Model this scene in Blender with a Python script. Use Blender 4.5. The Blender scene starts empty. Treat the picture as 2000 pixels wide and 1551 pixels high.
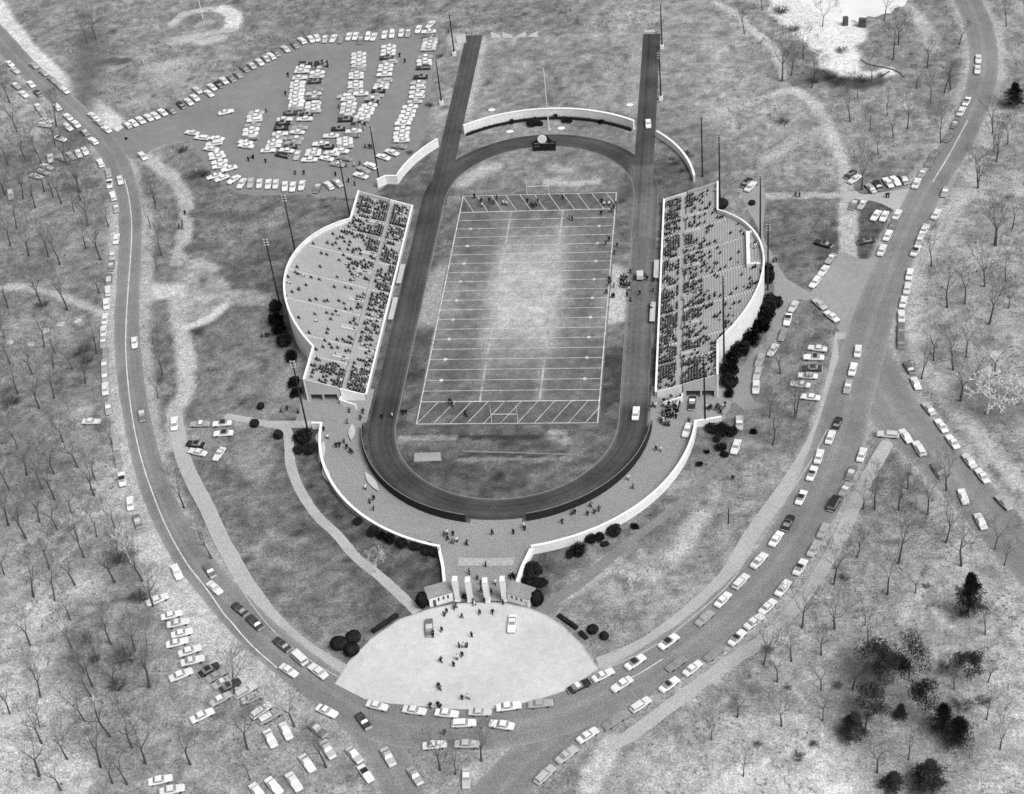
import bpy, bmesh, math, random
import numpy as np
from mathutils import Vector, Matrix, geometry

scene = bpy.context.scene
col = scene.collection

# ------------------------------------------------------------------ camera
cam_data = bpy.data.cameras.new("camera")
cam = bpy.data.objects.new("camera", cam_data)
col.objects.link(cam)
cam_data.sensor_width = 36.0
cam_data.lens = 3283.33 * 36.0 / 2000.0
cam_data.clip_start = 1.0
cam_data.clip_end = 9000.0
cam.matrix_world = (Matrix.Translation((59.631, -389.118, 292.974))
                    @ Matrix.Rotation(0.169687, 4, 'Z')
                    @ Matrix.Rotation(0.874055, 4, 'X')
                    @ Matrix.Rotation(-0.118983, 4, 'Z'))
scene.camera = cam

# ------------------------------------------------------------------ sky and sun (hazy spring daylight, black and white film)
SUN_EL = math.radians(57.0)
SUN_H = Vector((0.82, -0.57, 0.0)).normalized()
SUN_DIR = Vector((SUN_H.x * math.cos(SUN_EL), SUN_H.y * math.cos(SUN_EL), math.sin(SUN_EL)))
world = bpy.data.worlds.new("World")
scene.world = world
world.use_nodes = True
wn = world.node_tree.nodes
wl = world.node_tree.links
wn.clear()
sky = wn.new("ShaderNodeTexSky")
sky.sky_type = 'NISHITA'
sky.sun_disc = False
sky.sun_elevation = SUN_EL
sky.sun_rotation = math.atan2(SUN_H.x, SUN_H.y)
sky.air_density = 1.0
sky.dust_density = 4.0
to_grey = wn.new("ShaderNodeRGBToBW")
bg = wn.new("ShaderNodeBackground")
bg.inputs["Strength"].default_value = 0.11
wout = wn.new("ShaderNodeOutputWorld")
wl.new(sky.outputs["Color"], to_grey.inputs["Color"])
wl.new(to_grey.outputs["Val"], bg.inputs["Color"])
wl.new(bg.outputs["Background"], wout.inputs["Surface"])

sun_data = bpy.data.lights.new("sun", 'SUN')
sun_data.energy = 1.7
sun_data.angle = math.radians(24.0)
sun_data.color = (1.0, 1.0, 1.0)
sun = bpy.data.objects.new("sun", sun_data)
col.objects.link(sun)
sun.rotation_euler = (-SUN_DIR).to_track_quat('-Z', 'Y').to_euler()
sun.location = SUN_DIR * 400

scene.view_settings.view_transform = 'Standard'
scene.view_settings.look = 'None'
scene.view_settings.gamma = 1.0
scene.view_settings.exposure = 0.42
scene.cycles.filter_width = 1.5
scene.cycles.max_bounces = 5
scene.cycles.transparent_max_bounces = 8

# ------------------------------------------------------------------ survey of the place (metres, field centre at the origin)
CARS = [("cars among the trees at upper left", "{o} from the top among the trees at upper left", [(-207.6, 151.1, -46, "w", "c"), (-203.8, 145.9, -46, "l", "c"), (-199.8, 134.5, -46, "m", "c"), (-194.6, 128.0, -46, "w", "c"), (-186.2, 118.6, -58, "l", "c"), (-183.0, 114.0, -53, "l", "c"), (-179.9, 109.0, -31, "l", "c"), (-179.5, 105.8, -19, "l", "c"), (-170.4, 103.8, -46, "w", "c"), (-171.0, 96.4, -33, "wd", "c"), (-159.4, 87.7, -59, "w", "c"), (-161.3, 86.2, -58, "w", "c"), (-163.6, 84.9, -50, "l", "c"), (-166.2, 83.3, -30, "m", "c"), (-170.6, 83.7, -68, "w", "c"), (-170.3, 78.3, -28, "w", "c"), (-170.5, 75.2, -28, "l", "c"), (-172.1, 72.6, -24, "l", "c"), (-177.4, 61.6, -67, "l", "c")]), ("cars along the outer edge of the left road", "{o} from the top along the left road’s outer edge", [(-194.2, 135.3, -49, "w", "c"), (-189.5, 128.6, -49, "d", "c"), (-178.8, 118.2, -56, "w", "c"), (-172.6, 111.0, -49, "w", "c"), (-168.1, 105.9, -49, "w", "c"), (-163.3, 100.3, -49, "m", "c"), (-158.4, 94.2, -49, "w", "c"), (-151.6, 79.8, -62, "w", "c"), (-147.0, 73.5, -69, "m", "c"), (-144.7, 66.9, -72, "wd", "c"), (-141.4, 59.3, -65, "w", "c"), (-138.3, 52.4, -72, "m", "c"), (-133.3, 34.6, -77, "w", "c"), (-132.0, 25.8, -77, "l", "c"), (-130.9, 20.3, -77, "m", "c"), (-129.6, 13.1, -77, "m", "c"), (-128.2, 7.1, -75, "w", "c"), (-126.8, 0.5, -75, "w", "c"), (-125.1, -6.9, -75, "w", "c"), (-123.9, -12.7, -75, "w", "c"), (-122.4, -18.0, -74, "m", "c"), (-120.3, -23.2, -71, "m", "c"), (-119.0, -28.7, -71, "m", "c"), (-117.3, -34.1, -71, "m", "c"), (-115.7, -39.4, -71, "w", "c"), (-112.4, -47.7, -71, "m", "c"), (-106.0, -62.5, -70, "m", "c"), (-103.6, -69.1, -70, "m", "c"), (-100.4, -76.7, -69, "wd", "c"), (-95.6, -85.9, -72, "w", "c"), (-91.9, -92.5, -63, "m", "c")]), ("cars between the left road and the pale path", "{o} from the top between left road and pale path", [(-197.7, 149.4, -47, "m", "c"), (-192.0, 143.6, -47, "m", "c"), (-187.1, 138.2, -47, "m", "c"), (-183.3, 134.0, -47, "m", "c"), (-179.6, 129.8, -47, "w", "c"), (-163.6, 111.3, -46, "w", "c"), (-160.2, 106.8, -46, "m", "c"), (-155.8, 101.7, -46, "w", "c")]), ("cars driving on the left road", "{o} from the top driving on the left road", [(-141.6, 68.8, -67, "w", "c"), (-112.8, -18.6, -74, "w", "c"), (-101.9, -50.8, -72, "m", "c"), (-68.6, -109.9, -56, "m", "c"), (-76.9, -110.4, -57, "w", "c"), (-66.0, -115.7, -40, "w", "c"), (-42.3, -141.5, -35, "w", "c")]), ("cars on the path left of the stadium", "{o} from the top on the path left of the stadium", [(-137.8, 83.6, -54, "w", "c"), (-91.7, -54.5, -74, "w", "c")]), ("cars parked on the lawn left of the stadium", "{o} from the top on the lawn left of the stadium", [(-78.2, -54.7, 5, "wd", "c"), (-84.5, -54.9, -1, "m", "c"), (-76.9, -58.8, 5, "wd", "c"), (-83.6, -63.1, -11, "d", "c"), (-82.3, -66.3, -16, "w", "c"), (-76.1, -67.0, 76, "w", "c")]), ("cars in the back row of the far lot", "{o} from the left in the far lot’s curved back row", [(-149.1, 104.3, -48, "m", "c"), (-147.0, 105.4, -48, "w", "c"), (-144.9, 107.2, -49, "w", "c"), (-142.4, 108.8, -49, "w", "c"), (-140.3, 110.0, -49, "w", "c"), (-138.2, 112.1, -49, "w", "c"), (-135.4, 113.3, -49, "m", "c"), (-132.6, 116.7, -50, "d", "c"), (-130.3, 118.8, -50, "w", "c"), (-128.7, 121.5, -50, "w", "c"), (-129.1, 126.8, -50, "l", "c"), (-124.2, 124.2, -50, "w", "c"), (-124.1, 128.6, -50, "w", "c"), (-122.0, 130.3, -51, "d", "c"), (-120.7, 133.0, -51, "w", "c"), (-118.3, 134.3, -51, "m", "c"), (-116.4, 137.0, -51, "m", "c"), (-114.9, 141.2, -51, "m", "c"), (-112.7, 143.4, -52, "m", "c"), (-110.1, 145.6, -55, "w", "c"), (-108.3, 148.3, -55, "m", "c"), (-106.7, 149.9, -55, "w", "c"), (-105.2, 152.1, -56, "m", "c"), (-102.3, 154.9, -56, "l", "c"), (-99.3, 157.6, -56, "m", "c"), (-97.2, 160.8, -56, "w", "c"), (-93.9, 161.7, -65, "w", "c"), (-91.7, 162.4, -68, "w", "c"), (-88.5, 161.3, 93, "l", "c"), (-85.3, 161.4, 84, "w", "c"), (-82.4, 160.9, 92, "m", "c"), (-79.7, 162.4, 92, "w", "c"), (-77.2, 162.5, 92, "w", "c"), (-74.7, 159.6, 92, "m", "c"), (-72.4, 162.0, 89, "w", "c"), (-70.1, 161.4, 89, "w", "c"), (-66.3, 162.8, 91, "w", "c"), (-63.5, 163.1, 93, "w", "c"), (-60.1, 163.7, 93, "w", "c"), (-57.5, 163.5, 88, "m", "c"), (-54.0, 166.0, 85, "w", "c"), (-49.9, 169.3, 70, "w", "c")]), ("cars in the rightmost column of the far lot", "{o} from the top in the far lot’s rightmost column", [(-49.9, 163.9, 2, "w", "c"), (-49.2, 160.6, 2, "m", "c"), (-48.6, 157.8, 2, "l", "c"), (-48.3, 155.3, 2, "w", "c"), (-48.4, 152.9, 2, "w", "c"), (-48.4, 150.7, 2, "l", "c"), (-48.8, 144.9, 2, "m", "c"), (-48.7, 142.1, 2, "w", "c"), (-48.2, 139.6, 2, "w", "c"), (-48.3, 137.3, 2, "d", "c"), (-48.3, 130.7, 2, "d", "c"), (-48.7, 126.4, 2, "l", "c"), (-48.4, 123.3, 2, "w", "c"), (-48.3, 120.0, 2, "w", "c"), (-47.9, 117.0, 2, "w", "c"), (-48.1, 113.7, 2, "l", "c"), (-49.3, 110.2, 2, "w", "c"), (-49.5, 107.2, 2, "w", "c"), (-49.6, 104.3, 2, "w", "c"), (-49.9, 101.8, 2, "w", "c"), (-50.3, 99.5, 2, "w", "c"), (-50.0, 96.1, 2, "w", "c"), (-49.8, 93.1, 2, "w", "c"), (-49.7, 90.7, 2, "w", "c"), (-49.1, 88.5, 2, "w", "c"), (-49.5, 84.8, -17, "m", "c"), (-51.4, 81.2, -33, "w", "c"), (-53.9, 78.5, -33, "w", "c"), (-57.3, 73.4, -38, "w", "c"), (-59.4, 71.2, -38, "m", "c"), (-59.7, 67.6, -30, "w", "c")]), ("cars in the fourth column of the far lot", "{o} from the top in the far lot’s fourth column", [(-63.4, 153.5, 0, "w", "c"), (-63.0, 150.5, 0, "w", "c"), (-62.8, 147.9, 0, "w", "c"), (-62.8, 145.5, 0, "d", "c"), (-61.2, 142.2, 0, "l", "c"), (-62.2, 139.4, 0, "w", "c"), (-62.1, 136.6, 0, "w", "c"), (-61.9, 133.3, 0, "w", "c"), (-61.1, 128.8, 0, "l", "c"), (-61.7, 126.1, 0, "l", "c"), (-61.8, 124.0, 0, "w", "c"), (-62.2, 121.8, 0, "d", "c"), (-62.7, 118.6, 0, "m", "c"), (-63.7, 116.5, 0, "m", "c"), (-63.4, 114.3, 0, "d", "c"), (-63.9, 112.0, 0, "w", "c"), (-64.4, 109.4, 0, "w", "c"), (-64.5, 106.8, 0, "w", "c"), (-65.2, 104.5, 0, "w", "c"), (-65.2, 102.2, 0, "m", "c"), (-65.7, 99.9, 0, "d", "c"), (-66.0, 97.7, 0, "m", "c"), (-66.7, 95.3, 0, "w", "c"), (-66.9, 92.4, 1, "m", "c"), (-68.9, 90.1, 1, "w", "c"), (-68.5, 88.0, 1, "w", "c"), (-68.0, 85.8, 1, "m", "c"), (-69.0, 83.1, -12, "w", "c"), (-71.9, 81.6, -16, "w", "c"), (-67.0, 78.4, -16, "m", "c"), (-73.1, 78.6, -22, "w", "c"), (-68.7, 74.8, -19, "m", "c")]), ("cars in the third column of the far lot", "{o} from the top in the far lot’s third column", [(-73.7, 148.7, 0, "l", "c"), (-73.3, 145.9, 0, "w", "c"), (-72.9, 143.0, 0, "w", "c"), (-72.3, 140.1, 0, "l", "c"), (-72.1, 137.2, 0, "m", "c"), (-72.3, 134.4, 0, "w", "c"), (-71.9, 131.9, 0, "w", "c"), (-71.5, 127.9, 0, "w", "c"), (-71.1, 125.4, 0, "w", "c"), (-70.5, 122.3, 0, "l", "c"), (-68.3, 120.3, 0, "w", "c"), (-73.8, 118.8, 0, "l", "c"), (-72.2, 116.6, 0, "w", "c"), (-71.4, 113.4, 0, "w", "c"), (-71.2, 110.7, 0, "l", "c"), (-71.0, 108.1, 0, "w", "c"), (-71.1, 105.4, 0, "m", "c"), (-70.8, 103.1, 0, "d", "c"), (-72.3, 97.3, 0, "d", "c"), (-74.1, 92.8, 1, "w", "c"), (-76.8, 87.8, 1, "w", "c"), (-74.2, 85.8, 1, "d", "c"), (-78.4, 83.6, 1, "w", "c"), (-78.3, 81.5, 1, "l", "c"), (-78.8, 78.1, 1, "w", "c")]), ("cars in the second column of the far lot", "{o} from the top in the far lot’s second column", [(-86.7, 143.5, 0, "d", "c"), (-86.1, 141.4, 0, "d", "c"), (-86.9, 139.0, 0, "m", "c"), (-86.9, 136.4, 0, "w", "c"), (-86.6, 133.5, 0, "l", "c"), (-86.7, 130.0, 0, "d", "c"), (-85.4, 124.2, 0, "m", "c"), (-85.4, 121.4, 0, "l", "c"), (-84.9, 118.3, 0, "m", "c"), (-84.3, 114.6, 0, "w", "c"), (-84.1, 112.1, 0, "w", "c"), (-83.4, 109.7, 0, "l", "c"), (-85.3, 107.2, 0, "d", "c"), (-85.4, 104.4, 0, "w", "c"), (-86.2, 98.6, 0, "m", "c"), (-86.4, 95.9, -10, "w", "c"), (-86.1, 91.8, -12, "m", "c"), (-86.6, 89.0, 1, "m", "c"), (-86.9, 86.8, 1, "d", "c"), (-87.8, 84.3, -12, "w", "c"), (-88.6, 81.5, -22, "d", "c"), (-83.5, 81.2, 90, "l", "c")]), ("cars in the first column of the far lot", "{o} from the top in the far lot’s first long column", [(-92.4, 142.9, 2, "d", "c"), (-92.8, 140.4, 2, "w", "c"), (-92.8, 137.7, 2, "w", "c"), (-92.6, 133.0, 2, "w", "c"), (-92.6, 129.3, 2, "w", "c"), (-92.4, 126.8, 2, "w", "c"), (-91.8, 124.0, 2, "w", "c"), (-91.5, 121.3, 2, "w", "c"), (-91.3, 118.8, 2, "l", "c"), (-90.4, 116.3, 2, "w", "c"), (-90.3, 113.8, 2, "w", "c"), (-90.1, 111.5, 2, "m", "c"), (-91.2, 108.6, 2, "d", "c"), (-92.5, 104.5, 2, "w", "c"), (-92.5, 102.2, 2, "d", "c"), (-92.5, 98.9, 2, "d", "c"), (-92.2, 95.0, 2, "w", "c"), (-92.0, 92.1, 2, "m", "c"), (-93.0, 90.0, 2, "w", "c"), (-93.0, 87.5, 2, "w", "c"), (-94.2, 84.7, 2, "w", "c")]), ("cars in the short column at the left of the far lot", "{o} from the top in the far lot’s short left column", [(-103.6, 109.6, 2, "l", "c"), (-103.8, 107.1, 2, "w", "c"), (-103.3, 104.7, 2, "w", "c"), (-103.3, 101.3, 2, "m", "c"), (-103.1, 98.4, 2, "w", "c"), (-102.8, 95.6, 2, "l", "c"), (-102.2, 92.9, 2, "m", "c"), (-103.4, 90.3, -16, "w", "c"), (-102.7, 88.0, -16, "l", "c")]), ("cars on the front edge of the far lot", "{o} from the left along the far lot’s front edge", [(-123.9, 97.5, -16, "w", "c"), (-119.6, 94.1, -16, "w", "c"), (-114.5, 86.6, -16, "w", "c"), (-114.3, 90.0, 12, "w", "c"), (-114.0, 93.3, -16, "w", "c"), (-112.1, 83.6, 12, "w", "c"), (-111.1, 81.4, 12, "l", "c"), (-109.4, 69.6, 31, "l", "c"), (-109.7, 78.3, 12, "w", "c"), (-108.9, 75.6, 12, "w", "c"), (-106.5, 68.3, 38, "w", "c"), (-105.4, 74.0, 26, "w", "c"), (-102.2, 67.3, 59, "w", "c"), (-99.0, 64.8, 82, "w", "c"), (-96.1, 65.0, 97, "l", "c"), (-93.0, 64.5, 98, "w", "c"), (-89.9, 64.0, 98, "w", "c"), (-87.4, 63.9, 98, "w", "c"), (-84.0, 62.4, 100, "w", "c"), (-81.3, 62.0, 97, "w", "c"), (-78.4, 62.7, 93, "w", "c"), (-72.8, 61.1, 82, "m", "c"), (-69.3, 62.3, -57, "w", "c"), (-66.7, 63.7, -51, "m", "c")]), ("lone cars in the far lot", "{o} car alone in the open part of the far lot", [(-114.8, 110.7, 20, "w", "c")]), ("cars on the running track", "{o} from the top parked on the running track", [(33.1, 94.5, -88, "w", "c"), (34.4, -51.8, 89, "w", "c")]), ("cars along the inner kerb of the right road", "{o} from the top along the right road’s inner kerb", [(143.5, 129.7, -97, "w", "c"), (142.4, 122.7, -99, "w", "c"), (136.7, 102.4, 69, "wd", "c"), (134.3, 96.2, 69, "w", "c"), (131.6, 88.8, 69, "m", "c"), (128.8, 80.8, 63, "m", "c"), (123.4, 70.9, 65, "m", "c"), (121.4, 65.7, 67, "m", "c"), (118.9, 60.6, 65, "m", "c"), (116.5, 54.9, 70, "w", "c"), (109.4, 38.2, 69, "w", "c"), (107.8, 32.9, 69, "m", "c"), (105.8, 27.5, 73, "w", "c"), (103.6, 20.1, 71, "w", "c"), (93.8, -26.7, 83, "w", "c"), (92.0, -34.4, 78, "w", "c"), (90.3, -41.6, 78, "m", "c"), (86.7, -56.5, 72, "d", "c"), (84.7, -61.8, 75, "w", "c"), (81.5, -69.1, 75, "w", "c"), (79.5, -75.4, 71, "wd", "c"), (76.5, -84.1, 70, "wd", "c"), (73.0, -93.0, 68, "d", "c"), (70.0, -98.5, 62, "w", "c"), (65.8, -105.8, 58, "w", "c"), (61.4, -112.6, 55, "w", "g"), (57.2, -118.5, 54, "w", "c"), (53.0, -124.3, 54, "m", "c"), (44.9, -131.6, 44, "wd", "c"), (37.5, -137.8, 41, "wd", "c"), (30.4, -141.7, 33, "w", "c"), (25.2, -145.0, 33, "dw", "c")]), ("cars beside the junction right of the stadium", "{o} from the left beside the junction right of the stadium", [(86.8, 23.9, -30, "d", "c"), (96.9, 60.9, 51, "d", "c"), (97.0, 44.2, 69, "m", "c"), (98.1, 58.0, 51, "w", "c"), (99.5, 44.1, 69, "l", "c"), (99.4, 24.8, 15, "d", "c"), (102.6, 52.8, -69, "m", "c"), (103.1, 37.9, 65, "w", "c"), (104.9, 54.4, -77, "d", "c"), (105.5, 37.4, 70, "w", "c"), (108.0, 55.7, -73, "w", "c"), (110.3, 56.6, -71, "w", "c"), (112.9, 57.3, -77, "m", "c")]), ("cars on the path behind the right grandstand", "{o} on the path behind the right grandstand", [(64.9, 57.7, 64, "d", "c"), (66.1, 55.4, 64, "w", "c")]), ("cars along the outer kerb of the right road", "{o} from the top along the right road’s outer kerb", [(124.6, 49.8, 72, "m", "c"), (120.8, 37.9, 67, "w", "c"), (116.7, 30.2, 70, "w", "c"), (114.9, 24.9, 73, "l", "c"), (113.2, 19.5, 70, "wd", "c"), (110.5, 8.0, 79, "w", "c"), (109.3, 1.3, 81, "w", "c"), (107.7, -5.0, 76, "w", "c"), (106.6, -11.6, 85, "w", "c"), (106.1, -17.2, 85, "m", "c"), (105.6, -22.8, 84, "m", "c"), (92.2, -68.5, 74, "w", "c"), (89.2, -75.2, 70, "m", "c"), (87.5, -81.1, 64, "m", "c"), (84.3, -86.6, 67, "d", "v"), (81.3, -95.6, 67, "m", "c"), (78.9, -101.8, 67, "l", "c"), (75.4, -107.9, 66, "wd", "c"), (71.2, -114.7, 59, "w", "c"), (67.5, -120.6, 54, "w", "c"), (64.3, -125.3, 51, "w", "c"), (60.4, -130.2, 53, "wd", "c"), (55.2, -135.0, 46, "m", "c"), (50.4, -139.4, 46, "w", "c"), (45.3, -144.2, 46, "wd", "c"), (39.1, -150.0, 44, "w", "c"), (33.5, -154.7, 40, "m", "c"), (27.9, -158.7, 43, "w", "c"), (23.7, -164.0, 46, "l", "c"), (19.4, -169.4, 55, "l", "g")]), ("cars in the fork at right", "{o} from the top along the right fork’s far kerb", [(106.8, -34.0, -75, "m", "c"), (108.0, -40.6, -78, "w", "c"), (110.4, -50.9, -71, "l", "c"), (112.9, -57.6, -71, "w", "c"), (115.1, -63.8, -71, "w", "c"), (118.4, -71.0, -68, "l", "c"), (120.9, -76.4, -66, "w", "c"), (124.9, -85.9, -61, "m", "c")]), ("cars driving in the fork at right", "{o} from the top driving on the right fork", [(115.6, -83.9, -79, "w", "c"), (118.7, -92.5, -76, "w", "c")]), ("cars at the tip of the fork island", "{o} from the left at the fork island’s tip", [(99.2, -61.0, -7, "l", "c"), (103.6, -61.5, -70, "w", "c"), (106.6, -66.3, -74, "w", "c"), (110.5, -74.5, -70, "m", "c")]), ("cars in the angled row behind the right grandstand", "{o} from the left in the angled row behind right grandstand", [(83.7, 4.9, 63, "w", "c"), (84.4, -5.3, -61, "l", "c"), (86.3, 10.4, 63, "w", "c"), (88.7, 16.4, 63, "m", "c"), (87.5, -11.1, -57, "w", "c")]), ("cars on the drive behind the right grandstand", "{o} from the top on the curved drive behind right grandstand", [(77.2, -6.3, 70, "l", "c"), (75.4, -12.3, 79, "wd", "c"), (73.9, -19.0, 76, "m", "c"), (71.0, -25.8, 69, "l", "c"), (67.4, -30.1, 76, "m", "c"), (66.6, -35.8, 80, "l", "c"), (66.1, -41.5, 86, "w", "c")]), ("cars on the small lot right of the drive", "{o} from the top in the small lot beside the drive", [(83.0, -25.4, -11, "w", "c"), (81.8, -29.3, -3, "wd", "c"), (81.1, -33.9, -3, "d", "c"), (79.9, -37.1, -6, "w", "c"), (77.8, -40.7, -10, "w", "c"), (80.2, -45.9, -9, "l", "c")]), ("vehicles by the lower right stadium corner", "{o} from the top by the stadium’s lower right corner", [(49.2, -47.9, 87, "dw", "c"), (61.6, -56.1, 89, "l", "p"), (48.1, -58.7, 77, "w", "c"), (60.6, -65.3, 77, "w", "c")]), ("cars driving on the lower right road", "{o} from the left driving on the lower right road", [(8.7, -156.3, -11, "w", "c"), (34.7, -144.3, 40, "w", "c"), (46.7, -138.2, 42, "m", "c")]), ("cars on the plaza", "{o} from the left parked on the white plaza", [(-11.2, -127.9, -82, "m", "c"), (8.3, -126.5, 89, "w", "c")]), ("cars along the plaza front", "{o} from the left along the plaza’s front kerb", [(-20.0, -151.4, -17, "w", "c"), (-11.3, -152.6, -9, "w", "c"), (-3.9, -153.3, -5, "w", "c"), (3.5, -152.8, 1, "l", "c"), (9.8, -151.1, 11, "w", "c"), (16.8, -150.2, 11, "m", "c")]), ("cars on the road below the plaza", "{o} from the left on the road below the plaza", [(-31.2, -153.2, -28, "w", "c"), (-22.4, -155.8, -54, "d", "c"), (-15.3, -165.5, -58, "l", "c"), (-8.7, -170.4, -58, "m", "c"), (-5.5, -162.1, 7, "w", "c"), (0.3, -156.0, 4, "w", "c"), (2.5, -170.7, -82, "l", "c"), (1.6, -161.7, 1, "l", "c")]), ("cars along the inner kerb left of the plaza", "{o} from the left on the inner kerb left of plaza", [(-58.2, -122.6, -43, "d", "c"), (-53.6, -126.8, -43, "d", "c"), (-45.5, -133.6, -41, "d", "c"), (-40.5, -137.8, -41, "w", "v"), (-35.4, -141.6, -39, "w", "c")]), ("cars on the ground at lower left", "{o} from the top on the ground at lower left", [(-115.7, -53.5, -1, "w", "c"), (-79.4, -119.7, 32, "l", "c"), (-74.6, -124.7, 20, "w", "c"), (-72.3, -127.2, 20, "w", "c"), (-70.6, -130.4, 20, "w", "c"), (-71.0, -133.4, 20, "w", "c"), (-67.3, -135.9, 28, "w", "c"), (-65.9, -138.9, 20, "w", "c"), (-61.3, -141.5, 42, "d", "c"), (-67.6, -143.2, 31, "w", "c"), (-59.0, -143.2, 42, "m", "c"), (-57.0, -145.0, 41, "l", "c"), (-55.2, -146.2, 41, "d", "c"), (-51.2, -147.7, 41, "l", "c"), (-49.1, -149.7, 27, "l", "c"), (-56.5, -150.1, 41, "l", "c"), (-46.3, -153.3, 47, "w", "c"), (-59.7, -155.0, 36, "w", "c"), (-44.0, -155.0, 40, "m", "c"), (-32.4, -158.4, -40, "m", "c"), (-39.5, -158.9, -56, "w", "c"), (-42.6, -161.1, -57, "w", "c"), (-29.1, -163.8, -53, "l", "c"), (-22.9, -165.1, -51, "l", "c"), (-33.0, -167.6, -51, "w", "c"), (-19.6, -170.0, -55, "wd", "c"), (-64.9, -172.9, 16, "w", "c"), (-35.0, -172.6, -51, "w", "c"), (-39.2, -173.8, -47, "w", "c"), (-61.6, -175.4, 16, "w", "c"), (-42.4, -175.5, -47, "w", "c")])]
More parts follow.
